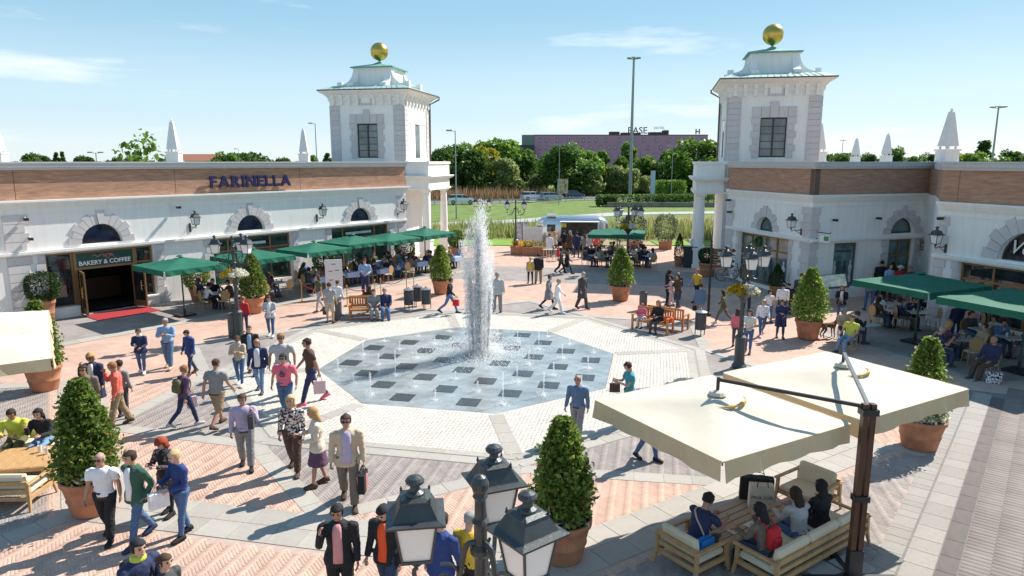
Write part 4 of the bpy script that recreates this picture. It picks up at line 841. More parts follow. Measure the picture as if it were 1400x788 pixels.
# undergrowth under the belt of trees, one mass nobody could count
r = np.random.default_rng(9); n = 42000; x = r.uniform(-26, 46, n); y = 139 + r.uniform(0, 16, n) + np.clip(x, 0, 99) * .12; hh = (2.4 + 1.3 * np.sin(x * .55) + .9 * np.sin(x * 1.3 + 1)) * (1 - (y - 139) / 60)
z = r.uniform(0, 1, n) ** .7 * np.clip(hh, .8, 9); V, F = leaves(np.stack([x, y - z * .25, z], 1), .55, seed=4, aspect=.75)
tag(link('undergrowth', npmesh('undergrowth', V, F, leafmat('shrub_leaf', (.05, .09, .02), (.20, .28, .07)))), kind='stuff')
r = np.random.default_rng(19); n = 22000; x = r.uniform(-150, 160, n); y = r.uniform(255, 275, n); hh = 6.5 + 2.2 * np.sin(x * .11) + 1.2 * np.sin(x * .31 + 1)
z = r.uniform(0, 1, n) ** .5 * hh; V, F = leaves(np.stack([x, y, z], 1), 1.6, seed=4, aspect=.8)
tag(link('far_wood', npmesh('far_wood', V, F, LD)), kind='stuff')
# ================================================================ STREET FURNITURE
terra = M('terracotta', (.50, .215, .115), .8, streak=.22, stain=.15, var=.13, scale=5, bump=.15, bscale=30); soil = M('soil', (.06, .04, .03), .95)
LB = leafmat('bush_leaf', (.05, .12, .016), (.30, .40, .07), (.40, .13, .03), .012); LBd = leafmat('bush_dark_leaf', (.018, .05, .012), (.06, .12, .03)); LBl = leafmat('bush_light_leaf', (.06, .12, .02), (.24, .32, .06), (.55, .42, .05), .03)
pansy = leafmat('pansy', (.03, .03, .12), (.55, .5, .1), (.75, .72, .65), .3); blossom = leafmat('blossom_mix', (.55, .36, .03), (.75, .70, .55)); white_fl = leafmat('white_blossom', (.55, .52, .42), (.80, .78, .70)); yellow_fl = leafmat('yellow_blossom', (.55, .30, .01), (.80, .58, .04)); purple_fl = leafmat('purple_flower', (.03, .03, .10), (.30, .28, .32), (.7, .68, .6), .2)
def potmesh(r, h): return MB().lathe([(r * .66, 0), (r * .70, .03), (r * .80, h * .40), (r * .835, h * .42), (r * .80, h * .46), (r * .93, h * .84), (r * .99, h * .86), (r * 1.0, h * .98), (r * .97, h), (r * .90, h), (r * .88, h * .93), (.01, h * .92)], n=28).mesh('pot', terra, True)
POT = {}
def conemesh(n, r0, r1, h, size, mat, seed, jut=.42):
    r = np.random.default_rng(seed); t = r.uniform(0, 1, n) ** .85; a = r.uniform(0, 2 * math.pi, n)
    prof = (r0 * (1 - t ** 2.0) + r1 * t ** 2.0) * (1 + .11 * np.sin(3 * a + t * 9 + seed) + .07 * np.sin(7 * a - t * 17 + seed * 2) + .06 * np.sin(11 * t + 5 * a) + jut * r.normal(size=n) * .5) * np.clip(t * 5 + .55, 0, 1)
    q = 1 - np.abs(r.normal(0, .13, n)); rad = prof * q
    P = np.stack([rad * np.cos(a), rad * np.sin(a), t * h], 1); o = np.stack([np.cos(a), np.sin(a), .35 + 0 * a], 1)
    V, F = leaves(P, size, seed=seed, outward=o * .8, aspect=.55); return npmesh('foliage', V, F, mat)
def planter(label, xy, kind, r=.52, h=.75, bh=1.95, br=.56, flowers=None, mat=None, seed=1, group='terracotta pots with conical bushes', n=5200):
    t = thing('potted_bush', label, 'potted plant', (xy[0], xy[1], .02), seed * 1.7, group)
    if (r, h) not in POT: POT[(r, h)] = potmesh(r, h)
    link('pot', POT[(r, h)], t); MB().lathe([(.01, h * .88), (r * .9, h * .93), (.01, h * .95)], n=12).build('soil', soil, t)
    if kind == 'cone': link('foliage', conemesh(n, br, .10, bh, .11, mat or LB, seed), t, (0, 0, h * .95)); MB().tube([(0, 0, h * .9), (0, 0, h + bh * .85)], [.035, .01], 5).build('stem', bark, t)
    if kind == 'dcone': link('foliage', conemesh(4200, br, .02, bh, .06, LBd, seed, .03), t, (0, 0, h * .95))
    if kind == 'round':
        link('foliage', bushmesh('foliage', 3200, br, br, bh / 2, .09, mat or LBd, seed), t, (0, 0, h)); MB().tube([(0, 0, h * .9), (0, 0, h + bh * .5)], [.04, .02], 5).build('stem', bark, t)
    if flowers:
        q = np.random.default_rng(seed); m = 260; a = q.uniform(0, 6.28, m); rr_ = r * q.uniform(.55, 1.0, m); P = np.stack([rr_ * np.cos(a), rr_ * np.sin(a), h + q.uniform(.0, .16, m)], 1); V, F = leaves(P, .09, seed=seed, aspect=.9); link('flowers', npmesh('flowers', V, F, flowers), t)
    return t
planter('big conical bush in a terracotta pot beside the man in white shirt', G(127, 700), 'cone', bh=1.98, br=.49, flowers=pansy, seed=1, n=8500)
planter('big conical bush with red tinged leaves behind the three lanterns', G(768, 762), 'cone', bh=1.82, br=.45, flowers=purple_fl, seed=2, n=7500)
planter('bush in terracotta pot half hidden by the cream parasol at the left', G(62, 533), 'cone', bh=2.0, br=.5, seed=3, flowers=pansy, mat=LBl)
planter('round clipped bush in a tall pot left of the bakery door', G(64, 441), 'round', r=.42, h=.95, bh=1.25, br=.68, flowers=yellow_fl, seed=4, group='round clipped bushes')
planter('conical bush in pot behind the left triple street lamp', G(347, 428), 'cone', seed=5, mat=LBl, flowers=pansy)
planter('conical white dotted bush in pot left of the fountain jet', G(603, 402), 'cone', seed=6, flowers=None, r=.48, h=.72, bh=1.85, br=.5)
planter('conical bush in pot right of the man in the long black coat', G(848, 411), 'cone', seed=7, flowers=purple_fl, bh=1.9)
planter('conical bush in a wide pot beside the woman in the dark coat', G(1104, 463), 'cone', seed=8, mat=LB, bh=2.05, br=.58)
planter('bush in pot half covered by the right cream parasol', G(1256, 612), 'cone', seed=9, mat=LBl, flowers=white_fl, r=.55, bh=2.0, br=.45, n=3600)
planter('dark pointed cone bush in pot against the side shop window', FW(F1O, F1A, 6.1, .8)[:2], 'dcone', r=.38, h=.55, bh=1.15, br=.42, seed=10, group='dark cone bushes')
planter('dark pointed cone bush beside the arched shop doorway', FW(F2O, F2A, 4.5, .8)[:2], 'dcone', r=.38, h=.6, bh=1.25, br=.42, seed=11, group='dark cone bushes')
planter('dark slim cone bush by the right portico column', (11.0, 45.4), 'dcone', r=.34, h=.6, bh=1.6, br=.36, seed=12, group='dark cone bushes')
planter('dark rounded bush in pot behind the signpost', FW(F1O, F1A, -.6, .8)[:2], 'round', r=.55, h=.8, bh=.9, br=.55, seed=13, group='round clipped bushes')
planter('round dark bush under the green parasols against the left shop front', LW(5.0, .9), 'round', r=.40, h=.6, bh=1.3, br=.62, mat=LBl, seed=14, group='round clipped bushes')
planter('flowering round bush between the left shop windows', LW(12.6, .9), 'round', r=.40, h=.6, bh=1.3, br=.62, flowers=white_fl, seed=15, group='round clipped bushes')
planter('dark round bush before the corner of the left shop', LW(19.0, .9), 'round', r=.40, h=.6, bh=1.4, br=.65, seed=16, group='round clipped bushes')
planter('large terracotta pot with low bush by the left portico', (-3.9, 48.0), 'round', r=.55, h=.95, bh=1.2, br=.5, mat=LBl, seed=17, group='round clipped bushes')
# square box planters near the trailer
def boxplanter(label, x, y, bush, w=1.0, fl=None, seed=1):
    t = thing('box_planter', label, 'planter', (x, y, .02), PR, 'square terracotta planters at the edge of the square')
    m = MB().bb(-w / 2, w / 2, -.4, .4, 0, .5).bb(-w / 2 - .04, w / 2 + .04, -.44, .44, .5, .6); m.build('box', terra, t)
    if bush: link('foliage', bushmesh('foliage', 2200, bush * .55, bush * .5, bush * .62, .12, leafmat('olive_leaf', (.06, .09, .04), (.20, .25, .13)), seed), t, (0, 0, .55))
    if fl is not None:
        q = np.random.default_rng(seed); P = np.stack([q.uniform(-w / 2, w / 2, 350), q.uniform(-.4, .4, 350), .6 + q.uniform(0, .4, 350)], 1); V, F = leaves(P, .13, seed=seed, aspect=.8); link('flowers', npmesh('flowers', V, F, fl), t)
boxplanter('planter with olive like bush right of the far green parasol', 9.6, 54.4, 1.9, seed=21); boxplanter('planter with rounder bush nearest the right portico gap', 12.1, 54.6, 1.9, seed=22)
boxplanter('low planter with yellow flowers at the foot of the far left lamp', *G(714, 348), 0, 1.6, yellow_fl, 23); boxplanter('low planter with faded greenery beside the yellow flower box', *G(732, 349), 0, 1.8, leafmat('faded_green', (.12, .14, .04), (.3, .25, .1)), 24)
# ---------------------------------------------------------------- street lamps
lampm = M('lamp_iron', (.060, .068, .072), .42, metal=.45, var=.15, scale=9, bump=.1, bscale=30); lampglass = M('lamp_milk_glass', (.78, .77, .75), .25, var=.02)
def lantern_parts():
    m = MB(); b, tp = .115, .165
    for sx in (-1, 1):
        for sy in (-1, 1): m.tube([(sx * b, sy * b, .05), (sx * tp, sy * tp, .40)], .012, 4)
    m.loft([[(-b - .01, -b - .01, z), (b + .01, -b - .01, z), (b + .01, b + .01, z), (-b - .01, b + .01, z)] for z in (.03, .055)]); m.lathe([(.02, -.06), (.05, -.03), (.03, 0), (.07, .03)], n=10)
    frame = m.mesh('lantern_frame', lampm)
    g = MB().loft([[(-q, -q, z), (q, -q, z), (q, q, z), (-q, q, z)] for q, z in ((b - .004, .056), (tp - .004, .40))]).mesh('lantern_glass', lampglass)
    sq = lambda q, z: [(-q, -q, z), (q, -q, z), (q, q, z), (-q, q, z)]
    r = MB().loft([sq(.235, .395), sq(.235, .412), sq(.180, .425), sq(.172, .432), sq(.118, .545), sq(.125, .550), sq(.125, .562), sq(.105, .570), sq(.08, .58)]).lathe([(.08, .575), (.075, .60), (.045, .62), (.035, .655), (.055, .665), (.075, .68), (.078, .70), (.06, .725), (.02, .74), (.001, .742)], n=14)
    for sx in (-1, 1):
        for sy in (-1, 1): r.lathe([(.008, .56), (.012, .575), (.002, .60)], (sx * .115, sy * .115, 0), 6)
    return frame, g, r.mesh('lantern_roof', lampm)
LANT = lantern_parts()
def lantern(parent, x, y, z, rz=0, s=1.0):
    o = link('lantern', LANT[2], parent, (x, y, z), rz); o.scale = (s,) * 3; link('lantern_glass', LANT[1], o); link('lantern_frame', LANT[0], o); return o
LG4 = {}
def lamp(label, x, y, angs, top=4.25, basket=None, armr=.55, post_rz=0, rots=None):
    t = thing('street_lamp', label, 'street lamp', (x, y, .02), 0, 'black iron street lamps with milk glass lanterns')
    zb = top - .72
    if 'post' not in LG4:
        LG4['base'] = MB().lathe([(.24, 0), (.24, .08), (.20, .12), (.17, .2), (.165, .95), (.20, 1.0), (.20, 1.05), (.12, 1.12), (.10, 1.2)], n=14).mesh('base', lampm)
        LG4['fins'] = MB().lathe([(.07, 0), (.09, .03), (.09, .07), (.055, .11), (.055, .28), (.075, .31), (.05, .34), (.045, .50), (.065, .53), (.05, .56), (.07, .60), (.075, .65), (.05, .70), (.015, .72)], n=14).mesh('finial', lampm)
        LG4['post'] = 1
    link('base', LG4['base'], t); MB().tube([(0, 0, 1.15), (0, 0, zb)], [.075, .052], 12).lathe([(.085, zb - .35), (.10, zb - .31), (.07, zb - .28)], n=12).build('post', lampm, t)
    link('finial', LG4['fins'], t, (0, 0, zb))
    for i, a in enumerate(angs):
        e = armr; m = MB(); z = zb
        m.tube([(.05, 0, z + .12), (.12, 0, z + .10), (.16, 0, z - .05), (.20, 0, z - .22), (e * .62, 0, z - .34), (e * .95, 0, z - .26), (e * 1.05, 0, z - .10), (e, 0, z - .05)], [.026, .026, .024, .024, .024, .022, .020, .02], 6, 3)
        c = []
        for k in range(15): q = k * .52; rr_ = .125 - .0075 * k; c.append((e * .55 + rr_ * math.cos(q + 1.2), 0, z - .16 + rr_ * math.sin(q + 1.2)))
        m.tube(c, [.016 - .0004 * k for k in range(15)], 5, 2)
        for k in range(10):
            q = k * .6; rr_ = .06 - .005 * k; m_c = (e * .98 + rr_ * math.cos(q), 0, z - .20 + rr_ * math.sin(q))
            if k: m.tube([prev, m_c], .011, 4)
            prev = m_c
        for k in range(5):
            q = -.5 + k * .5; px_ = .2 + (e * .6) * k / 4; m.loft([[(px_, -.012, z - .36), (px_ + .03, 0, z - .34), (px_, .012, z - .36)], [(px_ + .05, -.002, z - .43 - .02 * (k % 2)), (px_ + .06, 0, z - .42), (px_ + .05, .002, z - .43)]])
        o = m.build('arm', lampm, t); o.rotation_euler = (0, 0, R(a)); lantern(t, e * math.cos(R(a)), e * math.sin(R(a)), z + .02, (R(rots[i]) if rots else R(a)))
    if basket:
        zz_ = basket; MB().lathe([(.08, -.35), (.14, -.2), (.34, -.02), (.36, .0), (.05, .01)], (0, 0, zz_), 16).build('flower_bowl', lampm, t)
        q = np.random.default_rng(3); n = 700; a = q.uniform(0, 6.28, n); rr_ = .52 * np.sqrt(q.uniform(0, 1, n)); P = np.stack([rr_ * np.cos(a), rr_ * np.sin(a), zz_ + .34 * np.sqrt(np.clip(1 - (rr_ / .55) ** 2, 0, 1)) * q.uniform(.5, 1, n) - .05], 1)
        lft = P[:, 0] < -.05
        for nm, sl, mt in (('yellow_flowers', lft, yellow_fl), ('white_flowers', ~lft, white_fl)): V, F = leaves(P[sl], .10, seed=2, aspect=.9); link(nm, npmesh(nm, V, F, mt), t)
        P = P * [1.0, 1.0, 1] - [0, 0, .09]; V, F = leaves(P[::2], .10, seed=8); link('basket_leaves', npmesh('basket_leaves', V, F, LBl), t)
    return t
lamp('large black three lantern street lamp rising in the bottom centre foreground', -.262, 5.32, (191, 79, 316), 4.26, armr=.53, rots=(8, 22, 38))
lamp('three lantern street lamp with flower bowl at the left before the bush', *G(327, 463), (195, 80, 345), 4.0, basket=2.45, armr=.62)
lamp('street lamp with flower bowl left of the right conical bush', *G(1010, 503), (180, 60, 5, 270), 4.05, basket=2.55, armr=.62)
lamp('far street lamp with yellow flowers beside the far green parasol', *G(857, 372), (190, 130, 50, 350), 4.1, basket=2.7, armr=.75)
lamp('far street lamp left of the silver trailer', *G(705, 348), (180, 0), 4.0, armr=.62)
lamp('far street lamp behind the fountain jet', -2.35, 56.0, (200, 90, -20), 3.9, armr=.62)
def walllamp(label, O, A, s, z, parent=None):
    t = thing('wall_lamp', label, 'wall lamp', FW(O, A, s, .002, z), A, 'black wall lamps on the shop fronts')
    m = MB().bb(-.05, .05, -.03, 0, -.22, .22); m.tube([(0, -.03, .1), (0, -.2, .02), (0, -.42, .06), (0, -.55, .0), (0, -.62, .06), (0, -.60, .14)], .018, 5, 3); m.tube([(0, -.03, -.15), (0, -.22, -.06), (0, -.38, .03)], .014, 5, 3)
    m.build('bracket', lampm, t); lantern(t, 0, -.60, .14, 0, 1.0)
for s_, lb_ in ((5.35, 'wall lamp with long shadow right of the first arched window'), (12.95, 'wall lamp between the middle and far arched windows'), (19.3, 'shaded wall lamp at the far corner of the left shop')): walllamp(lb_, LO, LA, s_, 3.55)
walllamp('wall lamp on the side front of the right shop', F1O, F1A, 6.65, 3.4); walllamp('wall lamp on the near front left of the script lettered arch', F3O, F3A, .5, 3.35)
# cameras on walls
def cctv(label, O, A, s, z):
    t = thing('security_camera', label, 'security camera', FW(O, A, s, .0, z), A, 'small cameras on the shop fronts'); MB().tube([(0, 0, .05), (0, -.15, .05), (0, -.2, 0)], .02, 5).build('bracket', trim, t); MB().bb(-.06, .06, -.38, -.12, -.08, .03).bb(-.045, .045, -.40, -.385, -.065, .015).build('housing', blackiron, t)
for a in (('upper camera on the quoins at the left end', LO, LA, -1.7, 4.45), ('lower camera on the quoins at the left end', LO, LA, -1.62, 3.62), ('twin spotlight above the first wall lamp', LO, LA, 4.75, 4.62), ('camera beside the right portico on the side front', F1O, F1A, .55, 3.95), ('camera on the side front near the portico top', F1O, F1A, .35, 4.62), ('camera high on the middle front of the right shop', F2O, F2A, 1.2, 4.0), ('camera left of the arched doorway', F2O, F2A, 3.9, 4.02), ('camera at the corner above the near wall lamp', F3O, F3A, .3, 4.55)): cctv(*a)
t = thing('hanging_sign', 'small white hanging sign with green leaf emblem on a corner bracket', 'sign', FW(F2O, F2A, .35, 0, 3.05), F2A); MB().bb(-.04, .04, -.03, 0, -.35, .5).tube([(0, -.03, .35), (0, -.9, .35), (0, -.95, .42)], .02, 5).build('bracket', blackiron, t)
MB().bb(-.03, .03, -.88, -.25, -.1, .25).build('panel', trim, t); MB().bb(-.034, .034, -.86, -.55, -.02, .2).build('green_emblem', M('leaf_green', (.03, .28, .05), .5), t)
t = thing('hanging_sign', 'red and white hanging sign on the edge of the arched doorway', 'sign', FW(F2O, F2A, 6.9, 0, 2.5), F2A); MB().tube([(0, 0, .28), (0, -.8, .28)], .018, 5).build('bracket', blackiron, t); MB().bb(-.03, .03, -.85, -.15, -.22, .2).build('frame', blackiron, t); MB().bb(-.034, .034, -.80, -.2, -.17, .15).build('panel', M('sign_red_white', (.55, .30, .28), .5, var=.8, scale=7), t)
# ---------------------------------------------------------------- parasols
gfab = M('green_canvas', (.008, .155, .092), .75, var=.12, scale=1.6, bump=.5, bscale=3); gfab2 = M('dark_green_canvas', (.008, .10, .065), .8, var=.06, scale=1.2)
cfab = M('cream_canvas', (.70, .64, .525), .8, var=.04, scale=.8, bump=.6, bscale=2.5, stain=.06); cfab2 = M('shaded_cream_valance', (.66, .53, .34), .8, var=.05, scale=2, bump=.2, bscale=6)  # valance tone has its shade and the light through the cloth mixed in
def glow(m, f=.35):
    n, l = m.node_tree.nodes, m.node_tree.links; b = n['Principled BSDF']; t = n.new('ShaderNodeBsdfTranslucent'); l.new(b.inputs['Base Color'].links[0].from_socket, t.inputs['Color']); x = n.new('ShaderNodeMixShader'); x.inputs[0].default_value = f; l.new(b.outputs[0], x.inputs[1]); l.new(t.outputs[0], x.inputs[2]); l.new(x.outputs[0], n['Material Output'].inputs['Surface'])
for q_ in (cfab, cfab2, gfab): glow(q_, .22 if q_ is gfab else .18)
def canopy(t, hx, hy, z0, z1, mat, val=.28, thick=.02, name='canopy', wavy=.03, seed=0, valmat=None, vent=.0):
    """square canopy with sagging panels and a hanging valance"""
    n = 16; r = random.Random(seed); P = []; F = []
    for i in range(n + 1):
        for j in range(n + 1):
            u, v = 2 * i / n - 1, 2 * j / n - 1; m_ = max(abs(u), abs(v)); ridge = abs(abs(u) - abs(v))
            z = z1 + (z0 - z1) * m_ - .05 * math.sin(math.pi * m_) * min(1, ridge * 2) + (r.uniform(-1, 1) * .006)
            P.append((u * hx, v * hy, z + .012 * math.sin(u * 9 + seed) * math.sin(v * 7 + seed * 2) * (1 - m_ ** 4)))
    N = len(P); P += [(x, y, z - thick) for x, y, z in P]; idx = lambda i, j: i * (n + 1) + j
    for i in range(n):
        for j in range(n): a, b, c, d = idx(i, j), idx(i + 1, j), idx(i + 1, j + 1), idx(i, j + 1); F.append((a, b, c, d)); F.append((d + N, c + N, b + N, a + N))
    MB().add(P, F).build(name, mat, t, True)
    for k, (a, b) in enumerate((((-hx, -hy), (hx, -hy)), ((hx, -hy), (hx, hy)), ((hx, hy), (-hx, hy)), ((-hx, hy), (-hx, -hy)))):
        m = MB(); q = 12; top, bot = [], []
        dx, dy = b[0] - a[0], b[1] - a[1]; L = math.hypot(dx, dy); nx, ny = dy / L, -dx / L
        for i in range(q + 1):
            f = .012 + .976 * i / q; w = wavy * math.sin(i * 1.9 + seed + k) + .02; vv = val * (1 - .10 * math.sin(math.pi * f))
            top.append((a[0] + dx * f, a[1] + dy * f, z0 + .004)); bot.append((a[0] + dx * f + nx * w, a[1] + dy * f + ny * w, z0 - vv))
        for i in range(q):
            o = .012
            A_, B_, C_, D_ = top[i], top[i + 1], bot[i + 1], bot[i]
            m.loft([[(p[0] + nx * o, p[1] + ny * o, p[2]) for p in (A_, B_)] + [(p[0] - nx * o * .2, p[1] - ny * o * .2, p[2]) for p in (B_, A_)], [(p[0] + nx * o, p[1] + ny * o, p[2]) for p in (D_, C_)] + [(p[0] - nx * o * .2, p[1] - ny * o * .2, p[2]) for p in (C_, D_)]])
        m.build('valance', valmat or mat, t)
def parasol(label, x, y, rz, hx=1.7, hy=1.7, z0=2.35, z1=2.95, mat=None, grp='dark green cafe parasols', seed=0):
    t = thing('parasol', label, 'parasol', (x, y, .02), rz, grp); mat = mat or gfab
    z1 = z0 + .34; canopy(t, hx, hy, z0, z1, mat, .24, seed=seed); MB().tube([(0, 0, .1), (0, 0, z1 + .05)], .035, 8).build('pole', M('green_pole', (.01, .07, .05), .5), t)
    MB().lathe([(.04, z1 + .0), (.16, z1 + .02), (.10, z1 + .07), (.02, z1 + .10)], n=10).build('top_cap', mat, t)
    for k in range(8):
        a = k * math.pi / 4; m_ = max(abs(math.cos(a)), abs(math.sin(a))); MB().tube([(0, 0, z1 - .10), (hx * math.cos(a) / m_ * .97, hy * math.sin(a) / m_ * .97, z0 - .07)], .013, 4).build('rib', M('pale_rib', (.55, .5, .4), .6), t)
    MB().bb(-.35, .35, -.35, .35, 0, .08).lathe([(.05, .08), (.05, .35), (.04, .36)], n=8).build('foot', blackiron, t)
    return t
PL = [(-14.65, 30.4, 1.42, 1.45, 2.3, 'green parasol nearest the bakery door'), (-12.45, 33.1, 1.4, 1.42, 2.32, 'green parasol behind the left triple street lamp'), (-10.35, 36.1, 1.36, 1.36, 2.3, 'green parasol right of the lamp bush, third from the door'), (-8.95, 38.8, 1.38, 1.36, 2.38, 'green parasol in the middle of the long left terrace'), (-7.2, 40.8, 1.38, 1.36, 2.34, 'green parasol overlapping behind the middle one'), (-5.4, 42.9, 1.4, 1.38, 2.42, 'green parasol farthest along by the left portico')]
for i, (x, y, hx, hy, z, lb_) in enumerate(PL): parasol(lb_, x, y, LA, hx, hy, z, z + .62, seed=i)
parasol('green parasol between the arched doorway and script arch', 15.35, 25.7, R(-66), 1.55, 1.75, 2.3, 2.75, seed=7); parasol('darker green parasol at the right edge of the photo', 16.6, 21.9, R(-66), 1.75, 1.9, 2.35, 2.9, seed=8)
parasol('far green parasol beside the silver trailer', 6.9, 45.4, PR, 1.75, 1.7, 2.2, 2.85, seed=9)
# ---- cream cantilever parasol with two canopies on one mast (right foreground)
darkmetal = M('dark_parasol_metal', (.035, .038, .04), .4, metal=.5); brownwood = M('brown_mast', (.075, .028, .014), .4, var=.2, scale=5)
t = thing('double_parasol', 'cream twin canopy parasol on one brown mast over the right wooden seats', 'parasol', (5.58, 10.35, 0), 0)
UA = R(-60); cA, cB = (3.50, 11.32), (6.42, 13.0); rel = lambda c: (c[0] - 5.58, c[1] - 10.35)
for i, (c, lb_) in enumerate(((cA, ''), (cB, ''))):
    e = bpy.data.objects.new('canopy_unit', None); scn.collection.objects.link(e); e.parent = t; e.location = (*rel(c), 0); e.rotation_euler = (0, 0, UA)
    canopy(e, 1.52, 1.46 if i == 0 else 1.62, 2.60, 2.90, cfab, .32, seed=20 + i, wavy=.035, valmat=cfab2)
    MB().lathe([(.02, 2.88), (.16, 2.90), (.12, 2.95), (.03, 2.98)], n=12).build('vent_cap', cfab, e); MB().tube([(0, 0, 2.6), (0, 0, 3.2)], .03, 8).build('hub', darkmetal, e)
    for k in range(8):
        a = k * math.pi / 4; m_ = max(abs(math.cos(a)), abs(math.sin(a))); MB().tube([(0, 0, 2.80), (1.48 * math.cos(a) / m_, 1.42 * math.sin(a) / m_, 2.52)], .014, 4).build('rib', darkmetal, e)
    ax, ay = rel(c); L = math.hypot(ax, ay); m = MB().tube([(0, 0, 3.02), (ax, ay, 3.16)], .038, 4).build('arm', M('arm_grey', (.13, .15, .16), .35, metal=.5) if i else darkmetal, t)
    slit = MB()
    for k in range(9):
        pass
    arcp = [(.46 * math.cos(a), .46 * math.sin(a), 2.845 + .012 * math.sin(3 * a)) for a in np.linspace(-.25, 1.75, 9) + (R(-90) - UA)]
    slit.tube(arcp, [.006, .018, .034, .02, .04, .03, .018, .012, .004], 5, 2)
    slit.build('vent_slit', M('ochre_slit', (.50, .32, .10), .8), e)  # solid ochre strip laid on the cloth in place of a slit opening
m = MB(); 
for dx in (-.06, .06): m.bb(dx - .04, dx + .04, -.055, .055, .6, 3.08)
m.build('mast', brownwood, t); MB().bb(-.11, .11, -.07, .07, .1, .6).build('mast_sleeve', darkmetal, t); MB().bb(-.13, .13, -.09, .09, 2.9, 3.0).build('mast_clamp', darkmetal, t); MB().bb(-.12, .12, -.085, .085, 1.45, 1.55).build('mast_clamp', darkmetal, t)
for dx, dy in ((-.45, .25), (.15, .35), (-.4, -.35), (.3, -.3)): piece('base_slab', M('concrete_slab', (.33, .31, .29), .9, var=.1), t, (dx, dy, .07), (.52, .52, .09), .5)
MB().bb(-.8, .7, -.05, .05, .03, .12).bb(-.05, .05, -.7, .7, .03, .12).build('cross_base', darkmetal, t)
# ---- cream parasols at the left edge
t = thing('double_parasol', 'cream double parasol cut by the left edge of the photo', 'parasol', (-14.0, 15.2, 0), 0)
for i, c in enumerate(((-12.05, 14.95), (-13.72, 17.45))):
    e = bpy.data.objects.new('canopy_unit', None); scn.collection.objects.link(e); e.parent = t; e.location = (c[0] + 14.0, c[1] - 15.2, 0); e.rotation_euler = (0, 0, R(34))
    canopy(e, 1.5, 1.48, 2.6, 2.95, cfab, .26, seed=30 + i, valmat=cfab2); MB().tube([(0, 0, 2.7), (0, 0, 3.25)], .03, 8).build('hub', darkmetal, e); MB().tube([(c[0] * 0, 0, 3.2), tuple((Matrix.Rotation(-R(34), 3, 'Z') @ Vector((-14.0 - c[0], 15.2 - c[1], 3.0))))], .035, 6).build('arm', darkmetal, e)
    for k in range(8):
        a = k * math.pi / 4; m_ = max(abs(math.cos(a)), abs(math.sin(a))); MB().tube([(0, 0, 2.84), (1.47 * math.cos(a) / m_, 1.45 * math.sin(a) / m_, 2.53)], .014, 4).build('rib', darkmetal, e)
MB().bb(-.1, .1, -.06, .06, 0, 3.05).build('mast', brownwood, t); MB().bb(-.7, .7, -.7, .7, .0, .1).build('cross_base', darkmetal, t)
# ---------------------------------------------------------------- wooden lounge furniture
teak = M('teak_wood', (.46, .28, .125), .6, var=.16, scale=7, bump=.15); greywood = M('weathered_wood', (.42, .30, .205), .7, var=.15, scale=6); cushion = M('beige_cushion', (.62, .545, .40), .9, var=.04, bump=.15, bscale=8); orangewood = M('orange_teak', (.48, .19, .055), .55, var=.16, scale=8)
def lounge(name, label, x, y, rz, w, cat='armchair'):
    """faces local -y; width w along x"""
    t = thing(name, label, cat, (x, y, .02), rz); t.scale = (1, 1, .88); d = .82
    for sx in (-1, 1):
        for sy in (-1, 1): MB().tube([(sx * (w / 2 - .04), sy * (d / 2 - .04), .60 if sy < 0 else .66), (sx * (w / 2 - .035), sy * (d / 2 - .03), .28), (sx * (w / 2 - .01), sy * (d / 2 + .02), 0)], [.04, .042, .026], 4).build('leg', teak, t)
        MB().cbox((sx * (w / 2 - .035), -.02, .62), (.085, d + .06, .045), .012).build('armrest', teak, t)
        MB().bb(sx * (w / 2 - .035) - .02, sx * (w / 2 - .035) + .02, -d / 2 + .04, d / 2 - .04, .24, .33).build('side_rail', teak, t)
    MB().bb(-w / 2 + .05, w / 2 - .05, -d / 2 + .02, -d / 2 + .06, .24, .33).build('front_rail', teak, t)
    for z0, z1 in ((.24, .33), (.42, .50), (.60, .69)): MB().bb(-w / 2 + .04, w / 2 - .04, d / 2 - .05, d / 2 - .012, z0, z1).build('back_rail', teak, t)
    n = max(1, round(w / .9)); cw = (w - .16) / n
    for k in range(n):
        xx = -w / 2 + .08 + cw * (k + .5); MB().cbox((xx, -.04, .39), (cw - .01, d - .12, .13), .035).build('seat_cushion', cushion, t, smooth=False)
        o = MB().cbox((0, 0, 0), (cw - .01, .13, .46), .04).build('back_cushion', cushion, t); o.location = (xx, d / 2 - .13, .62); o.rotation_euler = (R(-10), 0, 0)
    return t
def slat_table(label, x, y, rz, L=1.7, W=.85, z=.42, n=6, mat=None, along=True):
    t = thing('slatted_table', label, 'table', (x, y, .02), rz); mat = mat or greywood; sw = (W - .024 * (n - 1)) / n if along else (L - .024 * (n - 1)) / n
    for k in range(n):
        if along: piece('slat', mat, t, (0, -W / 2 + sw / 2 + k * (sw + .024), z), (L, sw, .035))
        else: piece('slat', mat, t, (-L / 2 + sw / 2 + k * (sw + .024), 0, z), (sw, W, .035))
    MB().bb(-L / 2 - .03, L / 2 + .03, -W / 2 - .03, -W / 2 - .004, z - .08, z + .01).bb(-L / 2 - .03, L / 2 + .03, W / 2 + .004, W / 2 + .03, z - .08, z + .01).bb(-L / 2 - .03, -L / 2 - .004, -W / 2, W / 2, z - .08, z + .01).bb(L / 2 + .004, L / 2 + .03, -W / 2, W / 2, z - .08, z + .01).build('apron', mat, t)
    for sx in (-1, 1):
        for sy in (-1, 1): MB().bb(-.035, .035, -.035, .035, 0, z - .08).build('leg', mat, t, loc=(sx * (L / 2 - .04), sy * (W / 2 - .04), 0))
    return t
FA = R(35); fx = np.array([math.cos(FA), math.sin(FA)]); fy = np.array([-fx[1], fx[0]]); TC = np.array([4.18, 11.66])
slat_table('slatted wooden coffee table between the four seated people on the right', *TC, FA, 1.9, .9, .43, 6)
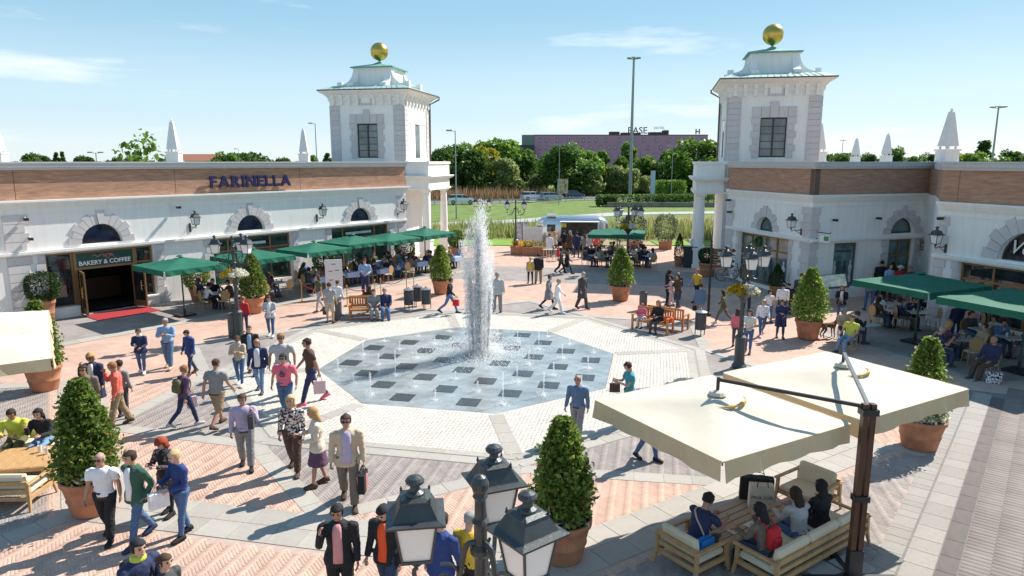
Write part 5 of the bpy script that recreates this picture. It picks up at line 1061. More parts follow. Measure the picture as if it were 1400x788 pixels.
lounge('armchair', 'beige cushioned teak armchair with the blue bag man, left of the slatted table', *(TC - fx * 1.42 - fy * .12), FA + R(-90) * -1 * -1 + math.pi / 2 * 0 + 0, .95) if False else None
aL = TC - fx * 1.42 - fy * .05; lounge('armchair', 'teak armchair at the near left end of the right slatted table', *aL, FA + math.pi / 2, .92)
aR = TC + fx * 2.15 + fy * .05; lounge('armchair', 'empty sunlit teak armchair behind the black paper bag', *aR, FA - math.pi / 2, .95)
sC = TC - fy * 1.02 + fx * .35; lounge('sofa', 'long teak sofa with beige cushions below the cream parasol mast', *sC, FA + math.pi, 2.75, 'sofa')
# left group
LA2 = R(8); slat_table('golden slatted table by the left edge of the photo', -10.72, 14.15, R(12), 1.5, 1.15, .45, 6, teak, along=False)
lounge('sofa', 'teak sofa seen from behind at the lower left edge', -10.42, 13.05, R(182), 1.9, 'sofa'); lounge('sofa', 'teak sofa carrying the two young people at the left edge', -10.85, 15.35, R(0), 1.9, 'sofa')
# ---------------------------------------------------------------- park benches
def bench(label, x, y, rz):
    """faces local -y"""
    t = thing('park_bench', label, 'bench', (x, y, .02), rz, 'orange teak park benches'); w = 1.6
    for k in range(5): piece('seat_slat', orangewood, t, (0, -.22 + k * .10, .43), (w - .1, .085, .03))
    for k in range(13): piece('back_slat', orangewood, t, (-.66 + k * .11, .27, .66), (.05, .025, .36))
    MB().bb(-w / 2 + .06, w / 2 - .06, .25, .29, .84, .92).build('top_rail', orangewood, t); MB().bb(-w / 2 + .06, w / 2 - .06, .25, .29, .46, .51).build('lower_rail', orangewood, t)
    for sx in (-1, 1):
        MB().bb(-.035, .035, -.035, .035, 0, .62).build('leg', orangewood, t, loc=(sx * (w / 2 - .03), -.26, 0)); MB().bb(-.035, .035, -.035, .035, 0, .92).build('leg', orangewood, t, loc=(sx * (w / 2 - .03), .27, 0)); MB().bb(-.04, .04, -.32, .28, .62, .655).build('armrest', orangewood, t, loc=(sx * (w / 2 - .03), 0, 0))
    MB().bb(-w / 2, w / 2, -.28, -.25, .36, .42).build('front_rail', orangewood, t)
b1 = G(503, 436); bench('park bench with two seated men left of the three bins', b1[0], b1[1] + .1, R(8)); bench('park bench turned away behind the two seated men', b1[0] - .15, b1[1] + .85, R(188))
b2 = G(893, 455); bench('front park bench carrying the children right of the fountain', b2[0], b2[1] + .2, R(-38)); bench('park bench backing onto the children\'s bench', b2[0] + .75, b2[1] + .75, R(142))
# ---------------------------------------------------------------- bins
binm = M('bin_grey', (.085, .09, .095), .5, metal=.3, var=.1, bump=.1)
BINP = {}
def binn(label, x, y, kind='round', grp='grey litter bins', s=1.0):
    t = thing('litter_bin', label, 'litter bin', (x, y, .02), rng.uniform(0, 1), grp); t.scale = (s,) * 3
    if kind == 'round':
        m = MB(); 
        for k in range(20): a = k * math.pi / 10; m.bb(0, 0, 0, 0, 0, 0) if 0 else m.box((.20 * math.cos(a), .20 * math.sin(a), .55), (.02, .055, .62), a)
        MB().lathe([(.19, .24), (.19, .86), (.185, .86)], n=16).build('drum', binm, t)
        for k in range(14): a = k * math.pi / 7; piece('slat', binm, t, (.205 * math.cos(a), .205 * math.sin(a), .55), (.02, .07, .62), a)
        MB().lathe([(.24, .92), (.25, .95), (.12, 1.0), (.03, 1.02), (.03, 1.08), (.005, 1.1)], n=16).build('lid', M('bin_lid', (.30, .31, .32), .35, metal=.5), t)
        for k in range(3): a = k * 2.09; MB().tube([(.21 * math.cos(a), .21 * math.sin(a), .0), (.21 * math.cos(a), .21 * math.sin(a), .94)], .02, 5).build('leg', binm, t)
    else: MB().lathe([(.17, 0), (.18, .02), (.18, .82), (.15, .86), (.13, .86), (.13, .7), (.01, .7)], n=18).build('drum', binm, t)
for (px, py, lb_) in ((559, 424, 'left one of the three grouped grey bins'), (571, 419, 'middle rear one of the three grouped grey bins'), (583, 423, 'right one of the three grouped grey bins')): binn(lb_, *G(px, py))
binn('slim dark cylinder bin at the left end of the left benches', *G(462, 438), 'cyl'); binn('grey slatted bin in front of the pair at the right benches', *G(957, 459), s=1.0); binn('small dark cylinder bin behind the right benches', *G(879, 424), 'cyl'); binn('dark bin beside the foot of the left triple lamp', *G(320, 462), 'cyl', s=1.1)
t = thing('waste_cabinet', 'tall dark box beside the right portico pedestal', 'cabinet', (11.6, 44.9, .02), PR); MB().cbox((0, 0, .65), (.85, .6, 1.3), .03).build('body', M('cabinet_dark', (.02, .028, .035), .5), t); MB().cbox((0, 0, 1.33), (.9, .65, .05), .02).build('lid', blackiron, t)
# ---------------------------------------------------------------- signs
sp_ = G(968, 432); t = thing('direction_signpost', 'dark signpost with four brown arrow boards beside the right portico', 'signpost', (sp_[0], sp_[1], .02), 0)
MB().lathe([(.12, 0), (.12, .1), (.06, .16), (.06, .9), (.08, .93), (.05, .97), (.05, 3.1), (.07, 3.15), (.03, 3.25), (.06, 3.32), (.01, 3.42)], n=10).build('post', blackiron, t)
for k, tx in enumerate(('WC', 'P', 'INFO', 'SHOPS')):
    o = MB().xz([(.06, 0), (.95, 0), (1.06, .08), (.95, .17), (.06, .17)], -.02, .02).build('arrow_board', M('brown_board', (.045, .028, .02), .5), t, loc=(0, -.04, 2.85 - k * .24), rz=R(-6 + 3 * k))
    MB().bb(.1, .9, -.024, -.021, .015, .025).bb(.1, .9, -.024, -.021, .145, .155).build('gold_line', M('gold_paint', (.55, .36, .12), .5), o)
    for j in range(5): MB().bb(.45 + j * .09, .51 + j * .09, -.025, -.021, .06, .115).build('board_mark', M('red_mark', (.5, .12, .08), .5) if k == 0 else _mats['gold_paint'], o)
mp_ = G(1133, 418); t = thing('map_lectern', 'tilted framed map board on posts right of the conical bush', 'map board', (mp_[0], mp_[1], .02), R(-20))
o = MB().cbox((0, 0, 0), (1.5, .95, .07), .02).build('frame', M('lectern_frame', (.03, .06, .05), .5), t); o.location = (0, 0, 1.15); o.rotation_euler = (R(35), R(-8), 0); q = MB().bb(-.66, .66, -.4, .4, .038, .045).build('map_panel', M('map_print', (.7, .62, .45), .5, var=.35, scale=4), o)
for sx in (-.5, .5): MB().bb(-.05, .05, -.04, .04, 0, 1.12).build('post', _mats['lectern_frame'], t, loc=(sx, .05, 0))
sg_ = G(458, 408); t = thing('menu_board', 'white standing menu board at the roped terrace', 'sign board', (sg_[0], sg_[1], .02), R(15)); MB().bb(-.42, .42, -.03, .03, .35, 1.95).build('panel', M('board_white', (.72, .70, .68), .6, var=.02), t)
for k, (xx, zz_) in enumerate(((-.15, 1.35), (.15, 1.38), (-.15, .9), (.16, .85), (0, 1.7))): MB().bb(xx - .1, xx + .1, -.034, -.031, zz_, zz_ + .045).build('printed_mark', M('print_brown', (.2, .12, .1), .6), t)
MB().bb(-.42, -.36, -.2, .2, 0, .35).bb(.36, .42, -.2, .2, 0, .35).build('foot', _mats['board_white'], t)
for k, px in enumerate((710, 718)):
    q = G(px, 343); t = thing('poster_stand', ('left' if k == 0 else 'right') + ' one of two tall poster stands left of the silver trailer', 'poster', (q[0], q[1], .02), 0); MB().bb(-.25, .25, -.03, .03, .3, 2.2).build('panel', M('poster_print', (.45, .42, .42), .6, var=.7, scale=3), t); MB().bb(-.2, .2, -.1, .1, 0, .3).build('foot', blackiron, t)
t = thing('low_screen', 'white low screen left of the silver trailer', 'screen', (*G(728, 345), .02), 0); MB().bb(-.75, .75, -.03, .03, .5, 1.9).build('panel', M('screen_white', (.75, .74, .72), .6), t)
for xx in (-.7, .7): MB().bb(xx - .03, xx + .03, -.03, .03, 0, .5).build('post', pole_m, t)
# red mats
for s_, w, o_, lb_ in ((1.35, 2.7, 1.1, 'red door mat below the bakery doors'), (7.3, 1.6, 2.6, 'dark red mat on the terrace behind the lamp bush')):
    x_, y_ = LW(s_, o_); t = MB().cbox((0, 0, .012), (w, 1.6, .02), .008).build('door_mat', M('red_carpet', (.32, .02, .025), .95, var=.1), None, loc=(x_, y_, .012), rz=LA); tag(t, lb_, 'mat')
# rope stanchions
brass = M('brass', (.55, .36, .12), .3, metal=1); rope = M('red_rope', (.35, .02, .03), .8)
sps = [G(x, y) for x, y in ((413, 414), (475, 419), (513, 410), (521, 408), (556, 401), (566, 399))]
SPn = ['stanchion at the left terrace corner near the red mat', 'stanchion right of the white menu board', 'brass stanchion left of the fourth', 'brass stanchion closest beside the third', 'stanchion below the middle green parasols', 'stanchion at the right end of the roped terrace']
for q, lb_ in zip(sps, SPn):
    t = thing('rope_stanchion', lb_, 'stanchion', (q[0], q[1], .02), 0, 'brass rope stanchions'); MB().lathe([(.16, 0), (.16, .02), (.04, .05), (.022, .08), (.022, .92), (.04, .95), (.04, 1.0), (.01, 1.02)], n=12).build('post', brass, t)
for (a, b, lb_) in ((0, 1, 'long low rope before the white menu board'), (1, 2, 'sagging red rope right of the menu board'), (3, 4, 'sagging red rope below the middle green parasols')):
    A_, B_ = sps[a], sps[b]; t = MB().tube([(A_[0] + (B_[0] - A_[0]) * f, A_[1] + (B_[1] - A_[1]) * f, .92 - 1.2 * f * (1 - f)) for f in np.linspace(0, 1, 9)], .022, 6).build('barrier_rope', rope); tag(t, lb_, 'rope', 'red barrier ropes')
# ---------------------------------------------------------------- silver trailer
tr = thing('food_trailer', 'rounded silver food trailer with open serving hatch beyond the square', 'trailer', (4.75, 54.6, .02), R(-3))
alu = M('polished_aluminium', (.62, .64, .66), .22, metal=.85, var=.05, scale=1, bump=.05)
def tring(x, w, z0, z1):
    h = z1 - z0; P = []; n = 16
    for k in range(n): a = 2 * math.pi * k / n; c, s__ = math.cos(a), math.sin(a); e = .45; P.append((x, w * (abs(c) ** e) * (1 if c > 0 else -1), (z0 + z1) / 2 + h / 2 * (abs(s__) ** e) * (1 if s__ > 0 else -1)))
    return P
MB().loft([tring(x, w, .45 + zz_, 2.62 - zq) for x, w, zz_, zq in ((-2.85, .35, .5, .8), (-2.72, .7, .3, .45), (-2.4, .95, .1, .15), (-1.9, 1.08, 0, 0), (1.9, 1.08, 0, 0), (2.4, .95, .1, .15), (2.72, .7, .3, .45), (2.85, .35, .5, .8))]).build('shell', alu, tr, smooth=True)
MB().bb(-.9, 1.9, -1.12, -1.06, 1.15, 2.15).build('serving_hatch', M('hatch_dark', (.05, .045, .04), .8, var=.6, scale=3), tr); o = MB().bb(-1.0, 2.0, -1.75, -1.1, 2.22, 2.27).build('awning', M('awning_white', (.7, .7, .7), .5), tr); MB().bb(-.9, 1.9, -1.45, -1.08, 1.08, 1.14).build('counter', alu, tr)
MB().bb(-2.0, -1.35, -1.11, -1.03, 1.45, 2.0).build('window', glass, tr); MB().bb(-2.75, -2.35, -.98, -.9, 1.4, 1.9).build('window', glass, tr); MB().bb(-2.0, -1.3, -1.0, .9, 2.6, 2.7).build('roof_vent', alu, tr); MB().bb(-.9, -.5, -1.14, -1.125, 1.8, 2.1).build('yellow_notice', M('notice_yellow', (.7, .6, .05), .6), tr)
for xx in (-.4, .5): MB().xz([(.34 * math.cos(k * math.pi / 8), .34 * math.sin(k * math.pi / 8)) for k in range(16)], -.1, .1).build('wheel', _mats['tyre'], tr, loc=(xx, -.95, .36))
MB().bb(-2.2, 2.2, -1.0, 1.0, .3, .5).build('chassis', blackiron, tr)
# bicycle near the side shop
bk = thing('bicycle', 'dark bicycle leaning by the side shop window', 'bicycle', (*G(998, 385), .02), R(-10))
for xx in (-.5, .5): MB().tube([(xx + .33 * math.cos(k * math.pi / 10), 0, .34 + .33 * math.sin(k * math.pi / 10)) for k in range(21)], .016, 5).build('wheel', _mats['tyre'], bk)
MB().tube([(-.5, 0, .34), (-.12, 0, .32), (.38, 0, .85), (-.2, 0, .85), (-.12, 0, .32)], .018, 5).tube([(-.5, 0, .34), (-.2, 0, .85)], .014, 5).tube([(.5, 0, .34), (.38, 0, .85), (.36, 0, .98)], .018, 5).build('frame', blackiron, bk); MB().cbox((-.22, 0, .92), (.24, .12, .05), .02).build('saddle', blackiron, bk); MB().tube([(.3, -.25, 1.0), (.38, 0, .98), (.3, .25, 1.0)], .014, 5).build('handlebar', blackiron, bk)
# ---------------------------------------------------------------- water
def droplets(name, P, size, mat, seed=1, stretch=1.8):
    r = np.random.default_rng(seed); n = len(P); s = size * r.uniform(.5, 1.4, n); o = np.array([[1, 0, 0], [-.5, .87, 0], [-.5, -.87, 0], [0, 0, stretch], [0, 0, -stretch]])
    V = (P[:, None] + o[None] * s[:, None, None]).reshape(-1, 3); i = np.arange(n)[:, None] * 5; F = np.concatenate([i + q for q in ([0, 1, 3], [1, 2, 3], [2, 0, 3], [1, 0, 4], [2, 1, 4], [0, 2, 4])], 0); return npmesh(name, V, F, mat)
wm = bpy.data.materials.new('water_spray'); wm.use_nodes = True; n_, l_ = wm.node_tree.nodes, wm.node_tree.links; b_ = n_['Principled BSDF']; b_.inputs['Base Color'].default_value = (.97, .98, .99, 1); b_.inputs['Roughness'].default_value = .25
tb = n_.new('ShaderNodeBsdfTranslucent'); tb.inputs['Color'].default_value = (.97, .98, .99, 1); tp_ = n_.new('ShaderNodeBsdfTransparent'); ms_ = n_.new('ShaderNodeMixShader'); ms_.inputs[0].default_value = .45; l_.new(b_.outputs[0], ms_.inputs[1]); l_.new(tb.outputs[0], ms_.inputs[2]); ms2 = n_.new('ShaderNodeMixShader'); ms2.inputs[0].default_value = .5; l_.new(ms_.outputs[0], ms2.inputs[1]); l_.new(tp_.outputs[0], ms2.inputs[2]); l_.new(ms2.outputs[0], n_['Material Output'].inputs['Surface'])
r = np.random.default_rng(2)
jc = thing('fountain_jet', 'tall white cluster of water jets rising from the centre of the fountain', 'water jet', (-1.15, 24.2, .03))
P = []
for k in range(34):
    a = r.uniform(0, 6.28); q = r.uniform(0, .38); bx_, by_ = q * math.cos(a), q * math.sin(a); top = r.choice([3.0, 4.2, 5.0, 5.5]) * r.uniform(.85, 1.05) * (1 - q * .45); n = 1300; h = top * (r.uniform(0, 1, n) ** .8); sp2 = .02 + .04 * h / 3; ln = (bx_ * .5, by_ * .5)
    P.append(np.stack([bx_ + ln[0] * h / 3 + r.normal(0, 1, n) * sp2, by_ + ln[1] * h / 3 + r.normal(0, 1, n) * sp2, h], 1))
n = 9000; a = r.uniform(0, 6.28, n); hz = r.uniform(0, 1, n) ** 1.7 * 4.0; q = (.62 + .10 * np.sin(hz * 2)) * np.sqrt(r.uniform(0, 1, n)) * (1 - .08 * hz); P.append(np.stack([q * np.cos(a), q * np.sin(a), hz], 1))
P = np.concatenate(P); P[:, 2] = np.abs(P[:, 2]); tag(link('spray', droplets('spray', P, .0062, wm, stretch=6.5), jc), kind='stuff')
n = 6500; a = r.uniform(0, 6.28, n); q = np.abs(r.normal(0, .85, n)); z = r.exponential(.10, n); P = np.stack([q * 1.25 * np.cos(a), q * np.sin(a) * 1.1, z * np.clip(1.4 - q * .5, .1, 2)], 1); tag(link('splash', droplets('splash', P, .015, wm, 5, 1.2), jc), kind='stuff')
foam = M('white_foam', (.80, .83, .84), .5, var=.1)
SJ = []
for v in range(3):
    n = 150; h = (.55 + .2 * v) * r.uniform(0, 1, n) ** .7; w = .006 + .015 * h; P = np.stack([r.normal(0, 1, n) * w, r.normal(0, 1, n) * w, h], 1); n2 = 240; a = r.uniform(0, 6.28, n2); q = np.abs(r.normal(0, .16, n2)); P2 = np.stack([q * np.cos(a), q * np.sin(a), r.exponential(.03, n2)], 1)
    st_ = MB().tube([(0, 0, 0), (.004, 0, .25), (0, .004, .55 + .2 * v)], [.008, .006, .004], 5).mesh('water_column', wm)
    SJ.append((droplets('spray', np.concatenate([P, P2]), .009, wm, v, 1.6), st_, MB().lathe([(.01, 0), (.07, .004), (.04, .012), (.001, .02)], n=9, sx=1.2).mesh('foam_ring', wm)))
for i, (a, b) in enumerate(jets):
    x, y = PW(a, b); t = thing('small_jet', 'small water jet between the dark squares of the fountain floor', 'water jet', (x, y, .022), 0, 'small jets on the fountain floor'); s = SJ[i % 3]; f = .3 + .75 * rng.random() ** 1.5; t.scale = (1, 1, f)
    tag(link('spray', s[0], t), kind='stuff'); link('water_column', s[1], t); link('foam_ring', s[2], t)
# ================================================================ PEOPLE
# a figure faces local -Y; its right hand is at local -X
def A3(*a): return np.array(a, float)
def pose(**k):
    d = dict(ll=0, lr=0, kl=0, kr=0, spl=.0, spr=.0, al=4, ar=4, el=14, er=14, abl=7, abr=7, inl=0, inr=0, lean=0, hn=0, ht=0, twist=0, sit=0); d.update(k); return d
POSES = {
 'stand': pose(ll=2, lr=-2, spl=3, spr=3), 'walk': pose(ll=19, lr=-15, kl=5, kr=26, al=-18, ar=20, el=10, er=22, lean=3), 'walk2': pose(ll=-15, lr=18, kl=28, kr=5, al=20, ar=-16, el=24, er=8, lean=3),
 'stroll': pose(ll=13, lr=-10, kl=3, kr=16, al=-6, ar=9, el=12, er=14, lean=1), 'bigstep': pose(ll=26, lr=-21, kl=10, kr=26, al=-26, ar=26, el=14, er=26, lean=5),
 'phone': pose(ll=5, lr=-4, kl=2, kr=4, al=26, ar=26, el=82, er=86, abl=8, abr=8, inl=24, inr=24, hn=24), 'crossed': pose(ll=12, lr=-8, kl=2, kr=10, al=24, ar=22, el=84, er=86, inl=62, inr=62, abl=10, abr=10, hn=8),
 'chin': pose(ll=14, lr=-10, kl=3, kr=12, al=2, ar=44, el=14, er=128, inr=26, hn=14), 'pocket': pose(ll=12, lr=-10, kl=3, kr=14, al=-12, ar=-10, el=34, er=34, inl=16, inr=16, abl=16, abr=16),
 'behind': pose(ll=16, lr=-14, kl=4, kr=16, al=-24, ar=-24, el=46, er=46, inl=40, inr=40, abl=10, abr=10, hn=5), 'carry': pose(ll=14, lr=-14, kl=3, kr=18, al=4, ar=2, el=8, er=10, abl=8, abr=8), 'shoulder': pose(ll=10, lr=-10, kl=2, kr=14, al=30, ar=-2, el=130, er=12, inl=8, abl=14, hn=6),
 'hold': pose(ll=8, lr=-6, kl=2, kr=8, al=8, ar=24, el=64, er=72, inl=30, inr=30, hn=14), 'lookdown': pose(ll=13, lr=-11, kl=3, kr=14, al=4, ar=6, el=12, er=12, hn=26),
 'photo': pose(ll=6, lr=-6, kl=2, kr=6, al=58, ar=58, el=88, er=88, inl=24, inr=24), 'raise': pose(ll=2, lr=-2, al=6, ar=44, er=118, inr=10, hn=10),
 'sit': pose(sit=1, ll=84, lr=84, kl=82, kr=82, spl=5, spr=5, al=24, ar=24, el=62, er=62, inl=18, inr=18, lean=2), 'sitlean': pose(sit=1, ll=84, lr=82, kl=90, kr=76, spl=7, spr=7, al=52, ar=54, el=62, er=66, inl=20, inr=20, lean=18, hn=14),
 'siteat': pose(sit=1, ll=82, lr=84, kl=78, kr=86, spl=6, spr=5, al=38, ar=46, el=70, er=112, inl=14, inr=16, lean=10, hn=10), 'sitback': pose(sit=1, ll=80, lr=86, kl=62, kr=72, spl=6, spr=7, al=12, ar=12, el=44, er=44, inl=14, inr=14, lean=-8),
}
def rotx(v, a): c, s = math.cos(a), math.sin(a); return A3(v[0], v[1] * c - v[2] * s, v[1] * s + v[2] * c)
def roty(v, a): c, s = math.cos(a), math.sin(a); return A3(v[0] * c + v[2] * s, v[1], -v[0] * s + v[2] * c)
def rotz_(v, a): c, s = math.cos(a), math.sin(a); return A3(v[0] * c - v[1] * s, v[0] * s + v[1] * c, v[2])
def skeleton(p, fem=0):
    J = {}; sw = .175 if fem else .20; hw = .095
    hipz = .93; J['pel'] = A3(0, 0, .97)
    fl = lambda s, th, kn, sp: (A3(s * hw, 0, hipz), th, kn, sp)
    for k, s in (('l', 1), ('r', -1)):
        th = R(p['l' + k]); kn = R(p['k' + k]); sp = R(p['sp' + k]); hip = A3(s * hw, 0, hipz)
        d = roty(rotx(A3(0, 0, -1), -th), -s * sp); knee = hip + d * .44; d2 = roty(rotx(A3(0, 0, -1), -(th - kn)), -s * sp * .3); ank = knee + d2 * .42
        J['hip' + k], J['kn' + k], J['an' + k] = hip, knee, ank
        fd = rotx(A3(0, -1, 0), -(th - kn) * (.6 if not p['sit'] else 0)); fd[2] = min(fd[2], .0) if not p['sit'] else 0; J['toe' + k] = ank + fd / np.linalg.norm(fd) * .17 + A3(s * .015, 0, -.055)
        J['heel' + k] = ank - fd / np.linalg.norm(fd) * .05 + A3(0, 0, -.055)
    ln = R(p['lean']); T = lambda v: rotx(v - J['pel'], ln) + J['pel'] if True else v
    T = lambda v: rotx(v - A3(0, 0, .95), ln) + A3(0, 0, .95)      # +lean tips forward (towards -Y)
    J['T'] = T; J['wst'] = T(A3(0, .0, 1.10)); J['chs'] = T(A3(0, .0, 1.30)); J['nkb'] = T(A3(0, .015, 1.47)); J['nkt'] = T(A3(0, .0, 1.56))
    hn = R(p['hn']); off = rotx(A3(0, -.022, .098), hn); off = rotz_(off, R(p['ht'])); J['head'] = J['nkt'] + off; J['hrot'] = (ln * .5 + hn, R(p['ht']))
    for k, s in (('l', 1), ('r', -1)):
        a, e, ab, inn = (R(p[q + k]) for q in ('a', 'e', 'ab', 'in'))
        sh = A3(s * sw, .005, 1.41); d = roty(rotx(A3(0, 0, -1), -a), -s * ab); el = sh + d * .285
        d2 = rotx(A3(0, 0, -1), -(a + e)); d2 = roty(d2, -s * ab * .6); d2 = rotz_(d2, -s * inn) if True else d2
        wr = el + d2 * .25; J['sh' + k], J['el' + k], J['wr' + k], J['hd' + k] = T(sh), T(el), T(wr), T(wr + d2 * .085)
    return J
def ell(c, rx, ry, tilt=0, n=12, sq=.0):
    P = []
    for k in range(n):
        a = 2 * math.pi * k / n; v = A3(rx * math.cos(a), ry * math.sin(a), 0); v = rotx(v, tilt); P.append(tuple(A3(*c) + v))
    return P
def torso(m, J, p, fem, f=1.0, add=0.0, zlo=.86, zhi=1.50, flare=0, shr=1.0):
    T = J['T']; ln = R(p['lean']); L = []
    prof = [(.84, .160, .115), (.90, .168, .120), (.96, .165, .115), (1.03, .148, .104), (1.10, .140, .100), (1.18, .150, .107), (1.28, .166, .116), (1.36, .168, .112), (1.42, .150, .098), (1.46, .105, .080), (1.49, .065, .062)]
    if fem: prof = [(.84, .165, .118), (.90, .172, .122), (.96, .162, .112), (1.03, .138, .096), (1.10, .126, .090), (1.18, .134, .100), (1.27, .150, .120), (1.34, .150, .108), (1.41, .132, .092), (1.46, .088, .072), (1.49, .056, .056)]
    prof = [q for q in prof if zlo - .001 <= q[0] <= zhi]
    if zlo < .83: prof = [(zlo, .155 + flare, .125 + flare), (zlo + (.84 - zlo) * .5, .16 + flare * .6, .12 + flare * .6)] + prof
    for z, rx, ry in prof:
        if f > 1.04: wd_ = max(0, min(1, (1.06 - z) / .16)); rx = rx + (max(rx, .192) - rx) * wd_; ry = ry + (max(ry, .134) - ry) * wd_
        c = T(A3(0, .01, z)) if z > .95 else A3(0, .01, z); t = ln if z > .95 else 0
        if p['sit'] and z < .92 and zlo < .86: continue
        L.append(ell(c, rx * f + add, ry * f + add, t))
    m.loft(L)
def arm(m, J, k, r=(.056, .046, .040, .036, .030), add=0., upto=1.0, frm=0.0):
    sh, el, wr = J['sh' + k], J['el' + k], J['wr' + k]; inner = sh + (J['chs'] - sh) * .25 + A3(0, 0, .02)
    pts = [inner, sh, (sh + el) / 2, el, (el + wr) / 2, wr]; rr = [r[0] * .95, r[0], r[1], r[2], r[3], r[4]]; rr = [x + add for x in rr]
    if upto < .5: pts, rr = pts[:3], rr[:3]; pts[2] = sh + (el - sh) * .62; rr[2] += .006
    elif upto < .8: pts, rr = pts[:4], rr[:4]
    m.tube(pts, rr, 10, 2)
def leg(m, J, k, add=0., upto=1.0, fem=0, loose=0.):
    hip, kn, an = J['hip' + k], J['kn' + k], J['an' + k]; top = hip + A3(0, .0, .04); r = [.088, .086, .070, .054, .054, .038] if not fem else [.092, .090, .070, .050, .050, .033]
    pts = [top, hip, (hip + kn) / 2, kn, kn + (an - kn) * .35, an + A3(0, 0, .01)]; rr = [r[i] + add + loose * (i / 5) for i in range(6)]
    if upto < .45: pts, rr = pts[:3], rr[:3]
    elif upto < .7: pts, rr = pts[:4], rr[:4]; rr[3] += .014
    if upto < .45: pts[2] = hip + (kn - hip) * .8
    m.tube(pts, rr, 10, 2)
def headpts(J, P):
    hx, hz = J['hrot']; return [tuple(J['head'] + rotz_(rotx(A3(*p), hx), hz)) for p in P]
def headsolid(m, J, prof, sx=1, n=14):
    o = MB(); o.loft([[(rx * math.cos(2 * math.pi * i / n) * sx, cy + ry * math.sin(2 * math.pi * i / n), z) for i in range(n)] for z, rx, ry, cy in prof]); m.add(headpts(J, o.v), o.f)
HEADP = [(-.115, .012, .012, -.045), (-.11, .034, .036, -.042), (-.09, .050, .060, -.030), (-.06, .062, .080, -.012), (-.02, .071, .092, -.002), (.02, .075, .098, .002), (.06, .073, .096, .006), (.09, .060, .080, .008), (.108, .038, .050, .010), (.116, .010, .014, .010)]
def remesh(name, m, vox, mats, smooth=3):
    me = m.mesh(name, mats); o = bpy.data.objects.new('tmp', me); scn.collection.objects.link(o); md = o.modifiers.new('r', 'REMESH'); md.mode = 'VOXEL'; md.voxel_size = vox; sm = o.modifiers.new('s', 'SMOOTH'); sm.factor = .5; sm.iterations = smooth
    bpy.context.view_layer.update(); ev = o.evaluated_get(bpy.context.evaluated_depsgraph_get()); r = bpy.data.meshes.new_from_object(ev); scn.collection.objects.unlink(o); bpy.data.objects.remove(o); bpy.data.meshes.remove(me)
    r.name = name; r.materials.clear()
    for q in (mats if isinstance(mats, (list, tuple)) else [mats]): r.materials.append(q)
    if name not in ('body',):
        n = len(r.vertices); V = np.empty(n * 3, np.float32); N = np.empty(n * 3, np.float32); r.vertices.foreach_get('co', V); r.vertex_normals.foreach_get('vector', N); V = V.reshape(-1, 3); N = N.reshape(-1, 3)
        g = np.random.default_rng(len(m.v)); d = np.zeros(n)
        for k in range(9):
            w = g.normal(size=3) * [1, 1, 1.3]; w *= g.uniform(28, 75) / np.linalg.norm(w); d += np.sin(V @ w + g.uniform(0, 6.28) + 1.5 * np.sin(V[:, 2] * 14 + k))
        V = V + N * (np.abs(d) * .0016 - .0015)[:, None] * (1.0 if vox < .02 else .8); r.vertices.foreach_set('co', V.astype(np.float32).ravel()); r.update()
    r.polygons.foreach_set('use_smooth', [True] * len(r.polygons)); return r
def addto(me, m, mi, mats, smooth=True):
    """append extra geometry (fingers, face) to a remeshed mesh"""
    n = len(me.vertices); V = np.empty(n * 3, np.float32); me.vertices.foreach_get('co', V); V = [tuple(v) for v in V.reshape(-1, 3)]; F = [tuple(p.vertices) for p in me.polygons]; k = len(F)
    nm = bpy.data.meshes.new(me.name); nm.from_pydata(V + list(m.v), [], F + [tuple(i + n for i in f) for f in m.f])
    for q in mats: nm.materials.append(q)
    nm.polygons.foreach_set('material_index', [0] * k + m.mi); nm.polygons.foreach_set('use_smooth', [smooth] * len(nm.polygons)); nm.update(); bpy.data.meshes.remove(me); return nm
SKIN = {'a': M('skin_light', (.52, .30, .21), .55, var=.06, scale=12), 'b': M('skin_tan', (.42, .22, .145), .55, var=.06, scale=12), 'c': M('skin_pale', (.60, .38, .29), .55, var=.06, scale=12)}
eye_m = M('eye_dark', (.03, .02, .018), .3); lip_m = M('lip', (.38, .14, .11), .5); eyew = M('eye_white', (.6, .57, .53), .4)
MESHC = {}
def hand(m, J, k, curl=.5, fist=False):
    w, h = J['wr' + k], J['hd' + k]; d = (h - w) / np.linalg.norm(h - w); s = 1 if k == 'l' else -1
    side = np.cross(d, A3(s, 0, 0)); side = A3(0, -1, 0) - d * (-d[1]) if np.linalg.norm(side) < .3 else side; side /= np.linalg.norm(side); nrm = np.cross(side, d) * s     # side: thumb direction
    if side[1] > 0 and abs(d[2]) > .6: side = -side
    nrm = A3(-s, 0, 0) - d * np.dot(A3(-s, 0, 0), d); nrm = nrm / (np.linalg.norm(nrm) + 1e-6)      # towards the body
    for i in range(4):
        b = w + d * .078 + side * (.026 - .0175 * i); L = (.036, .041, .038, .029)[i]; c = curl + .12 * i
        q1 = b + (d * math.cos(c * .5) + nrm * math.sin(c * .5)) * L; q2 = q1 + (d * math.cos(c * 1.4) + nrm * math.sin(c * 1.4)) * L * .8
        m.tube([b - d * .012, b, q1, q2], [.0085, .009, .0082, .0062], 6)
    b = w + d * .03 + side * .026; m.tube([b, b + (d * .7 + side * .75) * .032, b + (d * 1.1 + side * .8) * .055], [.011, .010, .007], 6)
